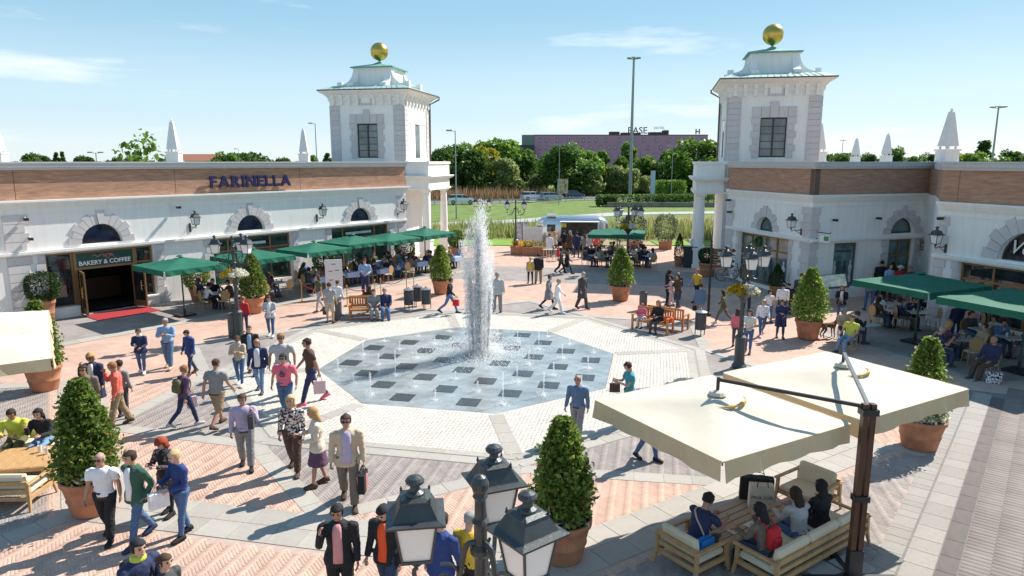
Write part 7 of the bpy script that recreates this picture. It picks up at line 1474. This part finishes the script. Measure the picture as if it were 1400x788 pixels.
for a in [('woman with long hair at the left of the group by the benches', 912, 418, 370, 100, dict(pn='phone', fem=1, hair=('long', 'dbrown'), top=('shirt', 'black'), bot=('slim', 'black'))), ('woman in white and pink at the centre of the bench group', 917, 420, 378, -90, dict(pn='hold', fem=1, hair=('long', 'brown'), top=('jacket', 'lpink'), bot=('slim', 'lpink'))), ('woman in brown jacket at the right of the bench group', 926, 423, 376, -70, dict(pn='hold', fem=1, hair=('long', 'brown'), top=('jacket', 'brown'), bot=('slim', 'djeans'))), ('grey haired person behind the brown jacket', 926, 410, 374, 170, dict(pn='stand', hair=('short', 'grey'), top=('jacket', 'black'), bot=('trousers', 'djeans'))),
 ('person in yellow shirt and black trousers near the signpost', 952, 413, 368, -60, dict(pn='walk', hair=('short', 'ginger'), top=('tee', 'yellow'), bot=('slim', 'black'), shoes='black')), ('woman in denim jacket with black bag left of the signpost', 956, 437, 389, 165, dict(pn='carry', fem=1, hair=('short', 'brown'), top=('jacket', 'denim'), bot=('slim', 'grey'), bag=('black', 'black handbag of the woman in denim', 'l', (.32, .16, .24)))), ('woman in olive coat and leggings walking left', 988, 443, 397, -120, dict(pn='bigstep', fem=1, hair=('long', 'dbrown'), top=('jacket', 'olive'), bot=('slim', 'olive'), shoes='offw')),
 ('girl with long hair in white top right beside the flower lamp', 1022, 483, 425, -30, dict(pn='hold', fem=1, hair=('long', 'dbrown'), top=('tee', 'offw'), bot=('slim', 'jeans'))), ('girl in pink top just left of the flower lamp', 1006, 475, 424, 150, dict(pn='stand', fem=1, hair=('long', 'brown'), top=('shirt', 'pink'), bot=('slim', 'dgrey'))), ('dark haired person behind the flower bowl', 1020, 425, 382, 170, dict(pn='stand', hair=('short', 'black'), top=('jacket', 'dgrey'), bot=('trousers', 'djeans'))),
 ('woman in pale pink shirt and blue jeans walking past the lamp', 1041, 460, 410, -10, dict(pn='walk2', fem=1, hair=('short', 'straw'), top=('shirt', 'white'), bot=('slim', 'jeans'), shoes='lpink')), ('girl with dark bob in white top behind the pink shirt woman', 1050, 442, 398, 10, dict(pn='stand', fem=1, hair=('bob', 'black'), top=('tee', 'white'), bot=('slim', 'jeans'))), ('woman in long dark coat left of the wide pot bush', 1066, 463, 411, -10, dict(pn='hold', fem=1, hair=('short', 'brown'), top=('coat', 'navy'), bot=('slim', 'djeans'), bag=('navy', 'dark bag of the woman in the long dark coat', 'l', (.3, .14, .26)))),
 ('person in white shirt seen from behind before the dark cone bush', 1068, 437, 389, 170, dict(pn='stand', hair=('short', 'black'), top=('shirt', 'white'), bot=('trousers', 'dgrey'))), ('person in dark top behind the white shirt back', 1076, 430, 388, 150, dict(pn='stand', hair=('short', 'dbrown'), top=('jacket', 'black'), bot=('trousers', 'black'))), ('man behind the conical bush, left one', 1093, 428, 374, 150, dict(pn='carry', hair=('short', 'brown'), top=('jacket', 'dgrey'), bot=('trousers', 'black'))), ('man behind the conical bush, right one', 1111, 426, 373, 190, dict(pn='stand', hair=('short', 'dbrown'), top=('shirt', 'grey'), bot=('trousers', 'dgrey'))),
 ('woman with tan bag in front of the map board', 1148, 440, 391, -30, dict(pn='hold', fem=1, hair=('long', 'ginger'), top=('jacket', 'black'), bot=('slim', 'jeans'), front='white', bag=('brown', 'tan leather handbag before the map board', 'r', (.26, .12, .24)))), ('man in khaki shirt and jeans left of the near green parasol', 1187, 425, 373, 170, dict(pn='stand', hair=('short', 'grey'), top=('tee', 'khaki'), bot=('slim', 'jeans'))),
 ('woman in blue behind the near green parasol', 1212, 412, 362, 20, dict(pn='stand', fem=1, hair=('long', 'brown'), top=('shirt', 'sky'), bot=('slim', 'black'))), ('person in straw hat by the arched doorway', 1226, 410, 364, 0, dict(pn='hold', fem=1, hair=('hat', 'white'), top=('shirt', 'red'), bot=('slim', 'grey'))), ('person in dark top right of the straw hat', 1240, 412, 366, -20, dict(pn='stand', fem=1, hair=('short', 'ginger'), top=('jacket', 'dgrey'), bot=('slim', 'lgrey'))), ('person at the arched doorway in black', 1202, 405, 358, 160, dict(pn='stand', hair=('short', 'black'), top=('jacket', 'black'), bot=('trousers', 'black'))),
 ('tall man in navy jacket seen from behind on the dark terrace', 1305, 462, 415, 170, dict(pn='stand', hair=('short', 'dbrown'), top=('jacket', 'navy'), bot=('trousers', 'navy'))), ('waiter in pale shirt and grey trousers below the darker parasol', 1325, 468, 418, 165, dict(pn='stand', hair=('short', 'brown'), top=('shirt', 'lpink'), bot=('trousers', 'grey'))), ('waiter in white coat under the left terrace parasols', 500, 404, 355, 10, dict(pn='hold', hair=('short', 'dbrown'), top=('shirt', 'sky'), bot=('trousers', 'navy')))]:
    pp(a[0], *a[1:5], **a[5])
MB().xz([(-.075, 1.24), (-.025, 1.24), (-.012, 1.275), (.012, 1.275), (.025, 1.24), (.075, 1.24), (.03, 1.36), (0, 1.385), (-.03, 1.36)], -.155, -.128).bb(-.06, .06, -.150, -.126, 1.195, 1.215).build('shirt_print', clothm(COL['purple']), pk_)
# seated people, furniture of the cafes
rattan = M('rattan', (.44, .27, .12), .7, var=.25, scale=30, bump=.3); rattan_w = M('rattan_seat', (.62, .55, .42), .8, var=.2, scale=40, bump=.3); tmarble = M('table_top', (.48, .46, .43), .4, var=.1)
CH = {}
def chair(label, x, y, yaw, dark=0, grp='round backed rattan cafe chairs'):
    """seat faces local -y"""
    if dark not in CH:
        t = thing('cafe_chair', label, 'chair', (x, y, .02), R(yaw), grp); fr = rattan if not dark else blackiron
        MB().lathe([(.01, .44), (.21, .44), (.225, .455), (.21, .47), (.01, .475)], n=14).build('seat', rattan_w if not dark else rattan, t)
        b = MB(); b.loft([[(.20 * math.cos(a), .21 + dy, .74 + .22 * math.sin(a)) for a in np.linspace(0, 2 * math.pi, 14, endpoint=False)] for dy in (0, .022)]); o = b.build('backrest', rattan if not dark else blackiron, t); MB().tube([(.205 * math.cos(a), .22, .74 + .225 * math.sin(a)) for a in np.linspace(0, 2 * math.pi, 15)], .016, 5).build('back_hoop', fr, o)
        for sx, sy in ((-1, -1), (1, -1), (-1, 1), (1, 1)): MB().tube([(sx * .17, sy * .17, .45), (sx * .19, sy * .20, 0)], [.016, .013], 5).build('leg', fr, t)
        m = MB(); 
        for sx in (-1, 1): m.tube([(sx * .17, .17, .45), (sx * .17, .21, .62)], .014, 5)
        m.build('back_post', fr, t); CH[dark] = t; return t
    return dup(CH[dark], label, (x, y, .02), R(yaw), grp)
def ctable(label, x, y, yaw, sq=1, cloth=None, w=.72):
    t = thing('cafe_table', label, 'table', (x, y, .02), R(yaw), 'small cafe tables')
    MB().cbox((0, 0, .74), (w, w, .035), .01).build('tabletop', tmarble, t); MB().lathe([(.20, 0), (.20, .02), (.04, .05), (.03, .10), (.03, .70), (.10, .72)], n=10).build('pedestal', blackiron, t)
    if cloth:
        q = MB(); e = w / 2 + .02; q.loft([[(-e, -e, .765), (e, -e, .765), (e, e, .765), (-e, e, .765)], [(-e - .02, -e - .02, .758), (e + .02, -e - .02, .758), (e + .02, e + .02, .758), (-e - .02, e + .02, .758)], [(-e - .05, -e - .03, .50), (e + .04, -e - .05, .44), (e + .05, e + .03, .50), (-e - .03, e + .05, .45)]])
        o = q.build('tablecloth', cloth, None, loc=(x, y, .02), rz=R(yaw)); tag(o, 'cloth over the table: ' + label, 'tablecloth', 'tablecloths')
        o['label'] = 'tablecloth on the ' + label
    for k in range(2):
        a = rng.uniform(0, 6.28); gx, gy = x + .18 * math.cos(a), y + .18 * math.sin(a); 
        o = MB().lathe([(.03, 0), (.035, .06), (.04, .13), (.035, .13), (.028, .02), (.001, .015)], n=8).build('glass_cup', M('cup_white', (.7, .7, .7), .3) if k else M('amber_glass', (.30, .14, .04), .15), None, loc=(gx, gy, .785)); tag(o, ('white cup on the ' if k else 'amber glass on the ') + label, 'cup', 'cups on cafe tables')
    return t
tops = ['black', 'navy', 'dgrey', 'white', 'sky', 'lgrey', 'brown', 'black', 'blue', 'grey', 'purple', 'olive', 'navy', 'beige']; hairs = [('short', 'black'), ('short', 'dbrown'), ('long', 'brown'), ('short', 'brown'), ('long', 'dbrown'), ('bob', 'black'), ('short', 'grey'), ('long', 'blonde'), ('pony', 'brown')]; sp_poses = ['sit', 'sitlean', 'siteat', 'sitback']
cs_n = [0]
SITDROP = .475 - .84
def sitter(label, x, y, yaw, pn=None, H=1.70, seat=.47, withchair=None, darkc=0, **k):
    """hips on a seat of height `seat`; yaw as for person"""
    i = cs_n[0]; cs_n[0] += 1; pn = pn or sp_poses[i % 4]; fem = k.pop('fem', None); hr = k.pop('hair', hairs[(i * 5) % 9]); fem = (hr[0] in ('long', 'bob', 'pony')) if fem is None else fem
    s = H / 1.765; J = skeleton(POSES[pn], fem); low = min(J['heell'][2], J['heelr'][2], J['toel'][2], J['toer'][2]) - .03
    z = seat - (.87 - low) * s
    kw = dict(top=('shirt' if i % 3 else 'jacket', tops[(i * 3) % 14]), bot=('slim', ('jeans', 'black', 'djeans', 'taupe')[i % 4])); kw.update(k)
    if withchair: chair(withchair, x, y, yaw, darkc)
    return person(label, (x, y), yaw, H, pn=pn, fem=fem, hair=hr, z=z, group='people seated at the cafe tables' if withchair else None, **kw)
adj = ['nearest the bakery door', 'second from the bakery door', 'behind the left lamp', 'right of the lamp bush', 'behind the white menu board', 'behind the wooden bench', 'left of the stanchion pair', 'below the middle green parasol', 'right of the middle parasol', 'near the far terrace corner', 'by the left portico']
def cafe(tag_, x, y, yaw, seats, cloth=None, dark=0, used=None):
    ctable('table ' + tag_, x, y, yaw, cloth=cloth)
    dirs = {'n': 0, 'e': 90, 's': 180, 'w': 270}; words = {'n': 'far', 'e': 'left', 's': 'near', 'w': 'right'}
    for d in seats:
        a = R(yaw + dirs[d.lower()]); 
        # chair at angle: sits opposite its facing direction
        fx_, fy_ = math.sin(a), -math.cos(a); cx_, cy_ = x - fx_ * .62, y - fy_ * .62; yw = yaw + dirs[d.lower()]; wd = words[d.lower()]
        i = cs_n[0]
        if d.isupper():
            sitter('guest in %s, %s side, table %s' % (tops[(i * 3) % 14].replace('dgrey', 'charcoal').replace('lgrey', 'silver'), wd, tag_), cx_, cy_, yw, withchair='occupied %s chair, table %s' % (wd, tag_), darkc=dark, H=rng.uniform(1.6, 1.76))
        else: chair('empty %s chair, table %s' % (wd, tag_), cx_, cy_, yw, dark)
bluecl = M('blue_check_cloth', (.36, .42, .62), .85, var=.3, scale=9)
LD_ = math.degrees(LA)
for s_, o_, seats, cl, lb_ in ((4.6, 3.6, 'NEsW', None, 'nearest the bakery door'), (5.2, 2.0, 'NE', None, 'behind the one at the bakery door'), (6.6, 3.5, 'SNw', None, 'between the bakery and the left lamp'), (8.0, 3.3, 'NEs', None, 'just behind the left triple lamp'),
  (10.3, 3.4, 'NEW', bluecl, 'right of the bush by the lamp'), (11.0, 1.8, 'NE', bluecl, 'at the window right of the lamp bush'), (12.4, 3.4, 'NEW', bluecl, 'behind the white menu board'), (14.3, 3.8, 'NEWs', bluecl, 'right of the menu board'), (14.4, 2.0, 'NEW', bluecl, 'rear, under the middle parasol'), (16.0, 3.5, 'NEWS', bluecl, 'with pale cloth mid terrace'),
  (16.2, 1.7, 'NWS', bluecl, 'rear at the second window'), (17.7, 3.5, 'NEW', bluecl, 'before the third window'), (18.2, 1.8, 'NE', bluecl, 'against the third window'), (19.2, 3.6, 'NEWS', bluecl, 'left of the last stanchion'), (20.6, 3.7, 'NWE', bluecl, 'nearest the left portico')):
    x_, y_ = LW(s_, o_); cafe(lb_, x_, y_, LD_ + 8 * math.sin(s_), seats, cl)
# right terraces
for px, py, seats, lb_, yw in ((1182, 470, 'nE', 'at the sunny corner beside the dog', 20), (1215, 448, 'NEW', 'under the near green parasol', 10), (1252, 452, 'NEw', 'right half of the near parasol', -10), (1268, 432, 'NE', 'rear of the near parasol', 15),
  (1312, 492, 'EWs', 'with white cup left on the dark terrace', -5), (1342, 478, 'NW', 'behind the white cup table', 12), (1380, 490, 'NW', 'at the right edge of the dark terrace', 4), (1372, 462, 'NEW', 'deep below the darker parasol', -8)):
    x_, y_ = G(px, py); cafe(lb_, x_, y_, yw, seats)
x_, y_ = G(1350, 517); chair('rattan chair of the bald man at the right edge', x_, y_, -70); sitter('bald man in navy jumper and brown trousers at the right edge', x_, y_, -70, 'sitback', 1.76, hair=('fringe', 'grey'), skin='b', top=('shirt', 'navy'), bot=('trousers', 'brown'), fem=0)
x_, y_ = G(1276, 500); chair('rattan chair of the bald man facing the white cup', x_, y_, 75); sitter('bald man in navy t shirt with hand at his mouth', x_, y_, 75, 'siteat', 1.78, hair=('fringe', 'grey'), skin='b', top=('tee', 'navy'), bot=('trousers', 'djeans'), fem=0)
x_, y_ = G(1160, 480); chair('rattan chair of the lime shirted guest beside the dog', x_, y_, -55); sitter('guest in lime yellow top with crossed legs beside the dog', x_, y_, -55, 'sitback', 1.74, hair=('cap', 'olive'), top=('tee', 'lime'), bot=('slim', 'ljeans'), fem=0)
x_, y_ = G(1152, 466); sitter('woman in floppy grey hat behind the lime shirt', x_, y_, -20, 'sit', 1.64, hair=('hat', 'grey'), top=('jacket', 'beige'), fem=1, withchair='chair of the woman in the floppy grey hat')
# far terrace by the trailer
for px, py, seats, lb_, yw in ((812, 365, 'NEW', 'at the left of the far green parasol', 10), (832, 366, 'NEW', 'in front of the far green parasol', -8), (826, 356, 'NW', 'below the far green parasol', 20), (870, 364, 'NEW', 'right of the far flower lamp', 0), (886, 366, 'NES', 'rightmost on the far terrace', 15), (876, 355, 'NE', 'rear right on the far terrace', -12), (850, 356, 'NE', 'behind the far flower lamp', 5)):
    x_, y_ = G(px, py); cafe(lb_, x_, y_, yw, seats)
fc = [('white', 'brown'), ('beige', 'blonde'), ('black', 'black'), ('brown', 'grey'), ('navy', 'dbrown'), ('grey', 'brown'), ('lgrey', 'dbrown'), ('coral', 'brown'), ('dgrey', 'grey')]
for i, (px, fy_) in enumerate(((751, 352), (758, 350), (771, 347), (779, 349), (788, 352), (799, 354), (806, 346), (815, 350))):
    c = fc[i % 9]; lb_ = ['in the queue left of the trailer window', 'by the yellow notice of the trailer', 'left of the serving hatch', 'at the middle of the serving hatch', 'in tan before the serving hatch', 'in the brown coat before the hatch', 'close to the counter, centre', 'right of the serving hatch', 'at the right end of the trailer', 'behind the far parasol, left', 'deep at the trailer counter', 'behind the far parasol pole', 'behind the far flower lamp', 'leftmost by the trailer'][i]
    x_, y_ = G(px, fy_); person('standing guest ' + lb_, (x_, y_), 150 + 47 * i % 80, rng.uniform(1.62, 1.8), pn=('stand', 'hold', 'phone', 'pocket')[i % 4], fem=i % 2, hair=('short' if i % 2 == 0 else 'long', c[1]), top=('jacket' if i % 3 else 'coat', c[0]), bot=('slim', ('black', 'djeans', 'taupe')[i % 3]), group='people queuing at the silver trailer')
for i, px in enumerate((745, 752, 760)):
    x_, y_ = G(px, 356); t = thing('bar_stool', ('left', 'middle', 'right')[i] + ' pale high stool before the trailer', 'stool', (x_, y_, .02), .3 * i, 'pale high stools'); MB().lathe([(.01, .72), (.18, .72), (.18, .76), (.01, .77)], n=10).build('seat', rattan_w, t)
    for a in range(4): MB().tube([(.12 * math.cos(a * 1.57 + .78), .12 * math.sin(a * 1.57 + .78), .72), (.2 * math.cos(a * 1.57 + .78), .2 * math.sin(a * 1.57 + .78), 0)], .016, 4).build('leg', rattan_w, t)
# benches
sitter('man in grey jacket seated at the centre of the left bench', b1[0] + .28, b1[1] + .02, 12, 'sit', 1.7, .45, hair=('short', 'dbrown'), top=('jacket', 'grey'), bot=('trousers', 'grey'), fem=0)
sitter('man in navy jacket and jeans at the right end of the left bench', b1[0] + .75, b1[1] + .10, 12, 'sitback', 1.76, .45, hair=('short', 'grey'), top=('jacket', 'navy'), bot=('trousers', 'jeans'), fem=0)
sitter('person in black on the turned away left bench', b1[0] - .1, b1[1] + .95, 188, 'sit', 1.68, .45, hair=('long', 'brown'), top=('jacket', 'black'), fem=1)
sitter('woman in black with orange bag on the right bench', b2[0] + .22, b2[1] + .15, -38, 'sit', 1.66, .45, hair=('long', 'ginger'), top=('jacket', 'black'), bot=('slim', 'dgrey'), fem=1)
sitter('child in magenta and white at the left of the right bench', b2[0] - .35, b2[1] + .62, -30, 'sit', 1.25, .45, hair=('short', 'ginger'), top=('shirt', 'pink'), bot=('slim', 'white'), fem=1)
o = MB().cbox((0, 0, .13), (.38, .24, .26), .06).build('handbag', clothm(COL['orange']), None, loc=(b2[0] + .55, b2[1] - .2, .46), rz=R(-38)); tag(o, 'bright orange bag lying on the right park bench', 'bag')
# foreground seats on the right
q = aL + fx * .12; sitter('man in navy t shirt wearing a bright blue shoulder bag', q[0], q[1], 35 + 90, 'sitlean', 1.72, .40, hair=('short', 'black'), skin='b', top=('tee', 'navy'), bot=('trousers', 'dgrey'), hero=1, fem=0, pack=('bagblue', 'bright blue shoulder bag slung on the man in navy', 1))
if 0: o = thing('shoulder_bag', 'bright blue shoulder bag on the back of the man in navy', 'bag', (q[0] - .26, q[1] - .16, .62), R(125)); MB().cbox((0, 0, .12), (.42, .16, .30), .06).build('bag_body', clothm((.01, .17, .50)), o, True); MB().cbox((0, .09, .17), (.36, .03, .20), .015).build('flap', clothm((.01, .14, .42)), o); MB().tube([(.18, .0, .25), (.10, .0, .5), (-.02, -.16, .78), (-.14, -.34, .50)], .018, 6, 4).build('strap', clothm(COL['beige']), o)
for off_, lb_, yw, kw in ((-.98, 'woman with black hair and red rucksack on the long sofa', 215, dict(pn='siteat', hair=('long', 'black'), top=('shirt', 'taupe'), bot=('slim', 'djeans'), pack=('red', 'red rucksack on the woman at the near end of the sofa'))), (-.02, 'woman with very long brown hair in grey jumper on the sofa', 200, dict(pn='siteat', hair=('long', 'dbrown'), top=('shirt', 'lgrey'), bot=('slim', 'jeans'))), (.62, 'person in black quilted jacket at the far end of the sofa', 205, dict(pn='sit', hair=('long', 'black'), top=('jacket', 'black'), bot=('slim', 'black')))):
    c = sC + fx * off_ + fy * .10; sitter(lb_, c[0], c[1], yw, kw.pop('pn'), 1.66, .40, hero=1, fem=1, **kw)
def paperbag(label, x, y, z, rz, w, d, hgt, col, txt=None, tc=None):
    t = thing('paper_bag', label, 'bag', (x, y, z), rz, None); MB().loft([[(-w / 2, -d / 2, 0), (w / 2, -d / 2, 0), (w / 2, d / 2, 0), (-w / 2, d / 2, 0)], [(-w / 2 + .01, -d / 2 + .01, hgt), (w / 2 - .01, -d / 2 + .01, hgt), (w / 2 - .01, d / 2 - .01, hgt), (-w / 2 + .01, d / 2 - .01, hgt)]]).build('bag_body', clothm(col), t)
    for sy in (-d / 2, d / 2): MB().tube([(-w * .22, sy, hgt - .02), (-w * .15, sy, hgt + .12), (w * .15, sy, hgt + .12), (w * .22, sy, hgt - .02)], .008, 5, 3).build('handle', clothm(COL['black']), t)
    if txt: text('bag_print', txt, .085, clothm(tc), t, (0, -d / 2 - .004, hgt * .45), ext=.001, align='CENTER')
    return t
c = TC + fx * .55 + fy * .02; paperbag('cream paper bag with small printed name on the slatted table', c[0], c[1], .47, R(-8), .44, .18, .46, COL['cream'], 'Boutique' if 0 else 'PAUL LUIS', COL['dgrey'])
c = TC + fx * .78 + fy * .28; paperbag('large black paper bag behind the cream bag on the table', c[0], c[1], .47, R(-14), .62, .2, .44, (.02, .02, .022))
for i, (dx_, dy_, col, lb_) in enumerate(((-.55, -.25, (.55, .35, .12), 'paper tray of food on the near end of the slatted table'), (-.15, -.30, (.6, .55, .45), 'open sandwich box on the slatted table'))):
    c = TC + fx * dx_ + fy * dy_; t = thing('food_tray', lb_, 'food', (c[0], c[1], .472), FA); MB().cbox((0, 0, .012), (.24, .17, .024), .01).build('tray', clothm(COL['offw']), t)
    for k in range(5): MB().sphere((rng.uniform(-.08, .08), rng.uniform(-.05, .05), .04), .028, 7, 5, (1.4, 1, .7)).build('food_piece', clothm(col), t)
# left edge pair
sitter('youth in lime jacket seated at the left edge', -11.50, 15.3, 20, 'sitlean', 1.72, .41, hair=('short', 'dbrown'), skin='b', top=('jacket', 'lime'), bot=('trousers', 'olive'), hero=1, fem=0)
sitter('girl in black jumper drinking at the left edge', -10.85, 15.25, 8, 'siteat', 1.66, .41, hair=('long', 'black'), top=('shirt', 'black'), bot=('slim', 'ljeans'), hero=1, fem=1)
for i, (x_, y_) in enumerate(((-10.42, 14.45), (-10.2, 14.35), (-10.1, 14.55))): o = MB().lathe([(.035, 0), (.045, .15), (.04, .15), (.03, .01), (.001, .01)], n=10).build('paper_cup', M('cup_white', (.7, .7, .7), .3), None, loc=(x_, y_, .49)); tag(o, ('left', 'middle', 'right')[i] + ' one of the cups on the golden slatted table', 'cup', 'cups on the golden table')
# patterned shopping bag by the right terrace
x_, y_ = G(1357, 524); t = thing('shopping_bag', 'black and white patterned bag under the chair at the right edge', 'bag', (x_, y_, .02), R(-20)); MB().loft([[(-.2, -.1, 0), (.2, -.1, 0), (.2, .1, 0), (-.2, .1, 0)], [(-.22, -.08, .34), (.22, -.08, .34), (.22, .08, .34), (-.22, .08, .34)]]).build('bag_body', clothm(COL['white'], 'floral'), t); MB().tube([(-.1, -.08, .33), (0, -.08, .48), (.1, -.08, .33)], .008, 5, 3).build('handle', clothm(COL['dgrey']), t)
# ---- dog
x_, y_ = G(1132, 462); dg_ = thing('dog', 'brown and black dog standing beside the wide potted bush', 'dog', (x_, y_, .02), R(105))
m = MB(); m.tube([(0, .30, .50), (0, .18, .50), (0, 0, .49), (0, -.16, .47), (0, -.27, .50)], [.075, .095, .10, .125, .09], 10, 3); m.tube([(0, -.25, .52), (0, -.33, .62), (0, -.38, .68)], [.075, .062, .065], 8, 2); m.tube([(0, -.36, .69), (0, -.44, .68), (0, -.55, .65)], [.070, .055, .026], 8, 2)
for s in (-1, 1):
    m.tube([(s * .07, -.20, .46), (s * .075, -.19, .28), (s * .075, -.22, .14), (s * .075, -.22, .02)], [.05, .032, .024, .022], 7, 2); m.tube([(s * .07, -.22, .02), (s * .07, -.27, .015)], [.024, .02], 6)
    m.tube([(s * .07, .24, .48), (s * .08, .18, .32), (s * .08, .30, .17), (s * .08, .27, .02)], [.075, .05, .028, .022], 7, 2); m.tube([(s * .08, .27, .02), (s * .08, .22, .015)], [.024, .02], 6); m.tube([(s * .05, -.36, .73), (s * .07, -.35, .80)], [.028, .008], 6)
m.tube([(0, .33, .53), (0, .42, .48), (0, .47, .36)], [.028, .02, .010], 6, 2)
link('body', remesh('body', m, .013, M('dog_fur', (.16, .085, .045), .9, var=.6, scale=5, bump=.4)), dg_); MB().tube([(.07 * math.cos(a), -.30 + .03 * math.sin(a), .585 + .06 * math.sin(a)) for a in np.linspace(0, 6.28, 12)], .010, 5).build('collar', clothm(COL['red']), dg_)
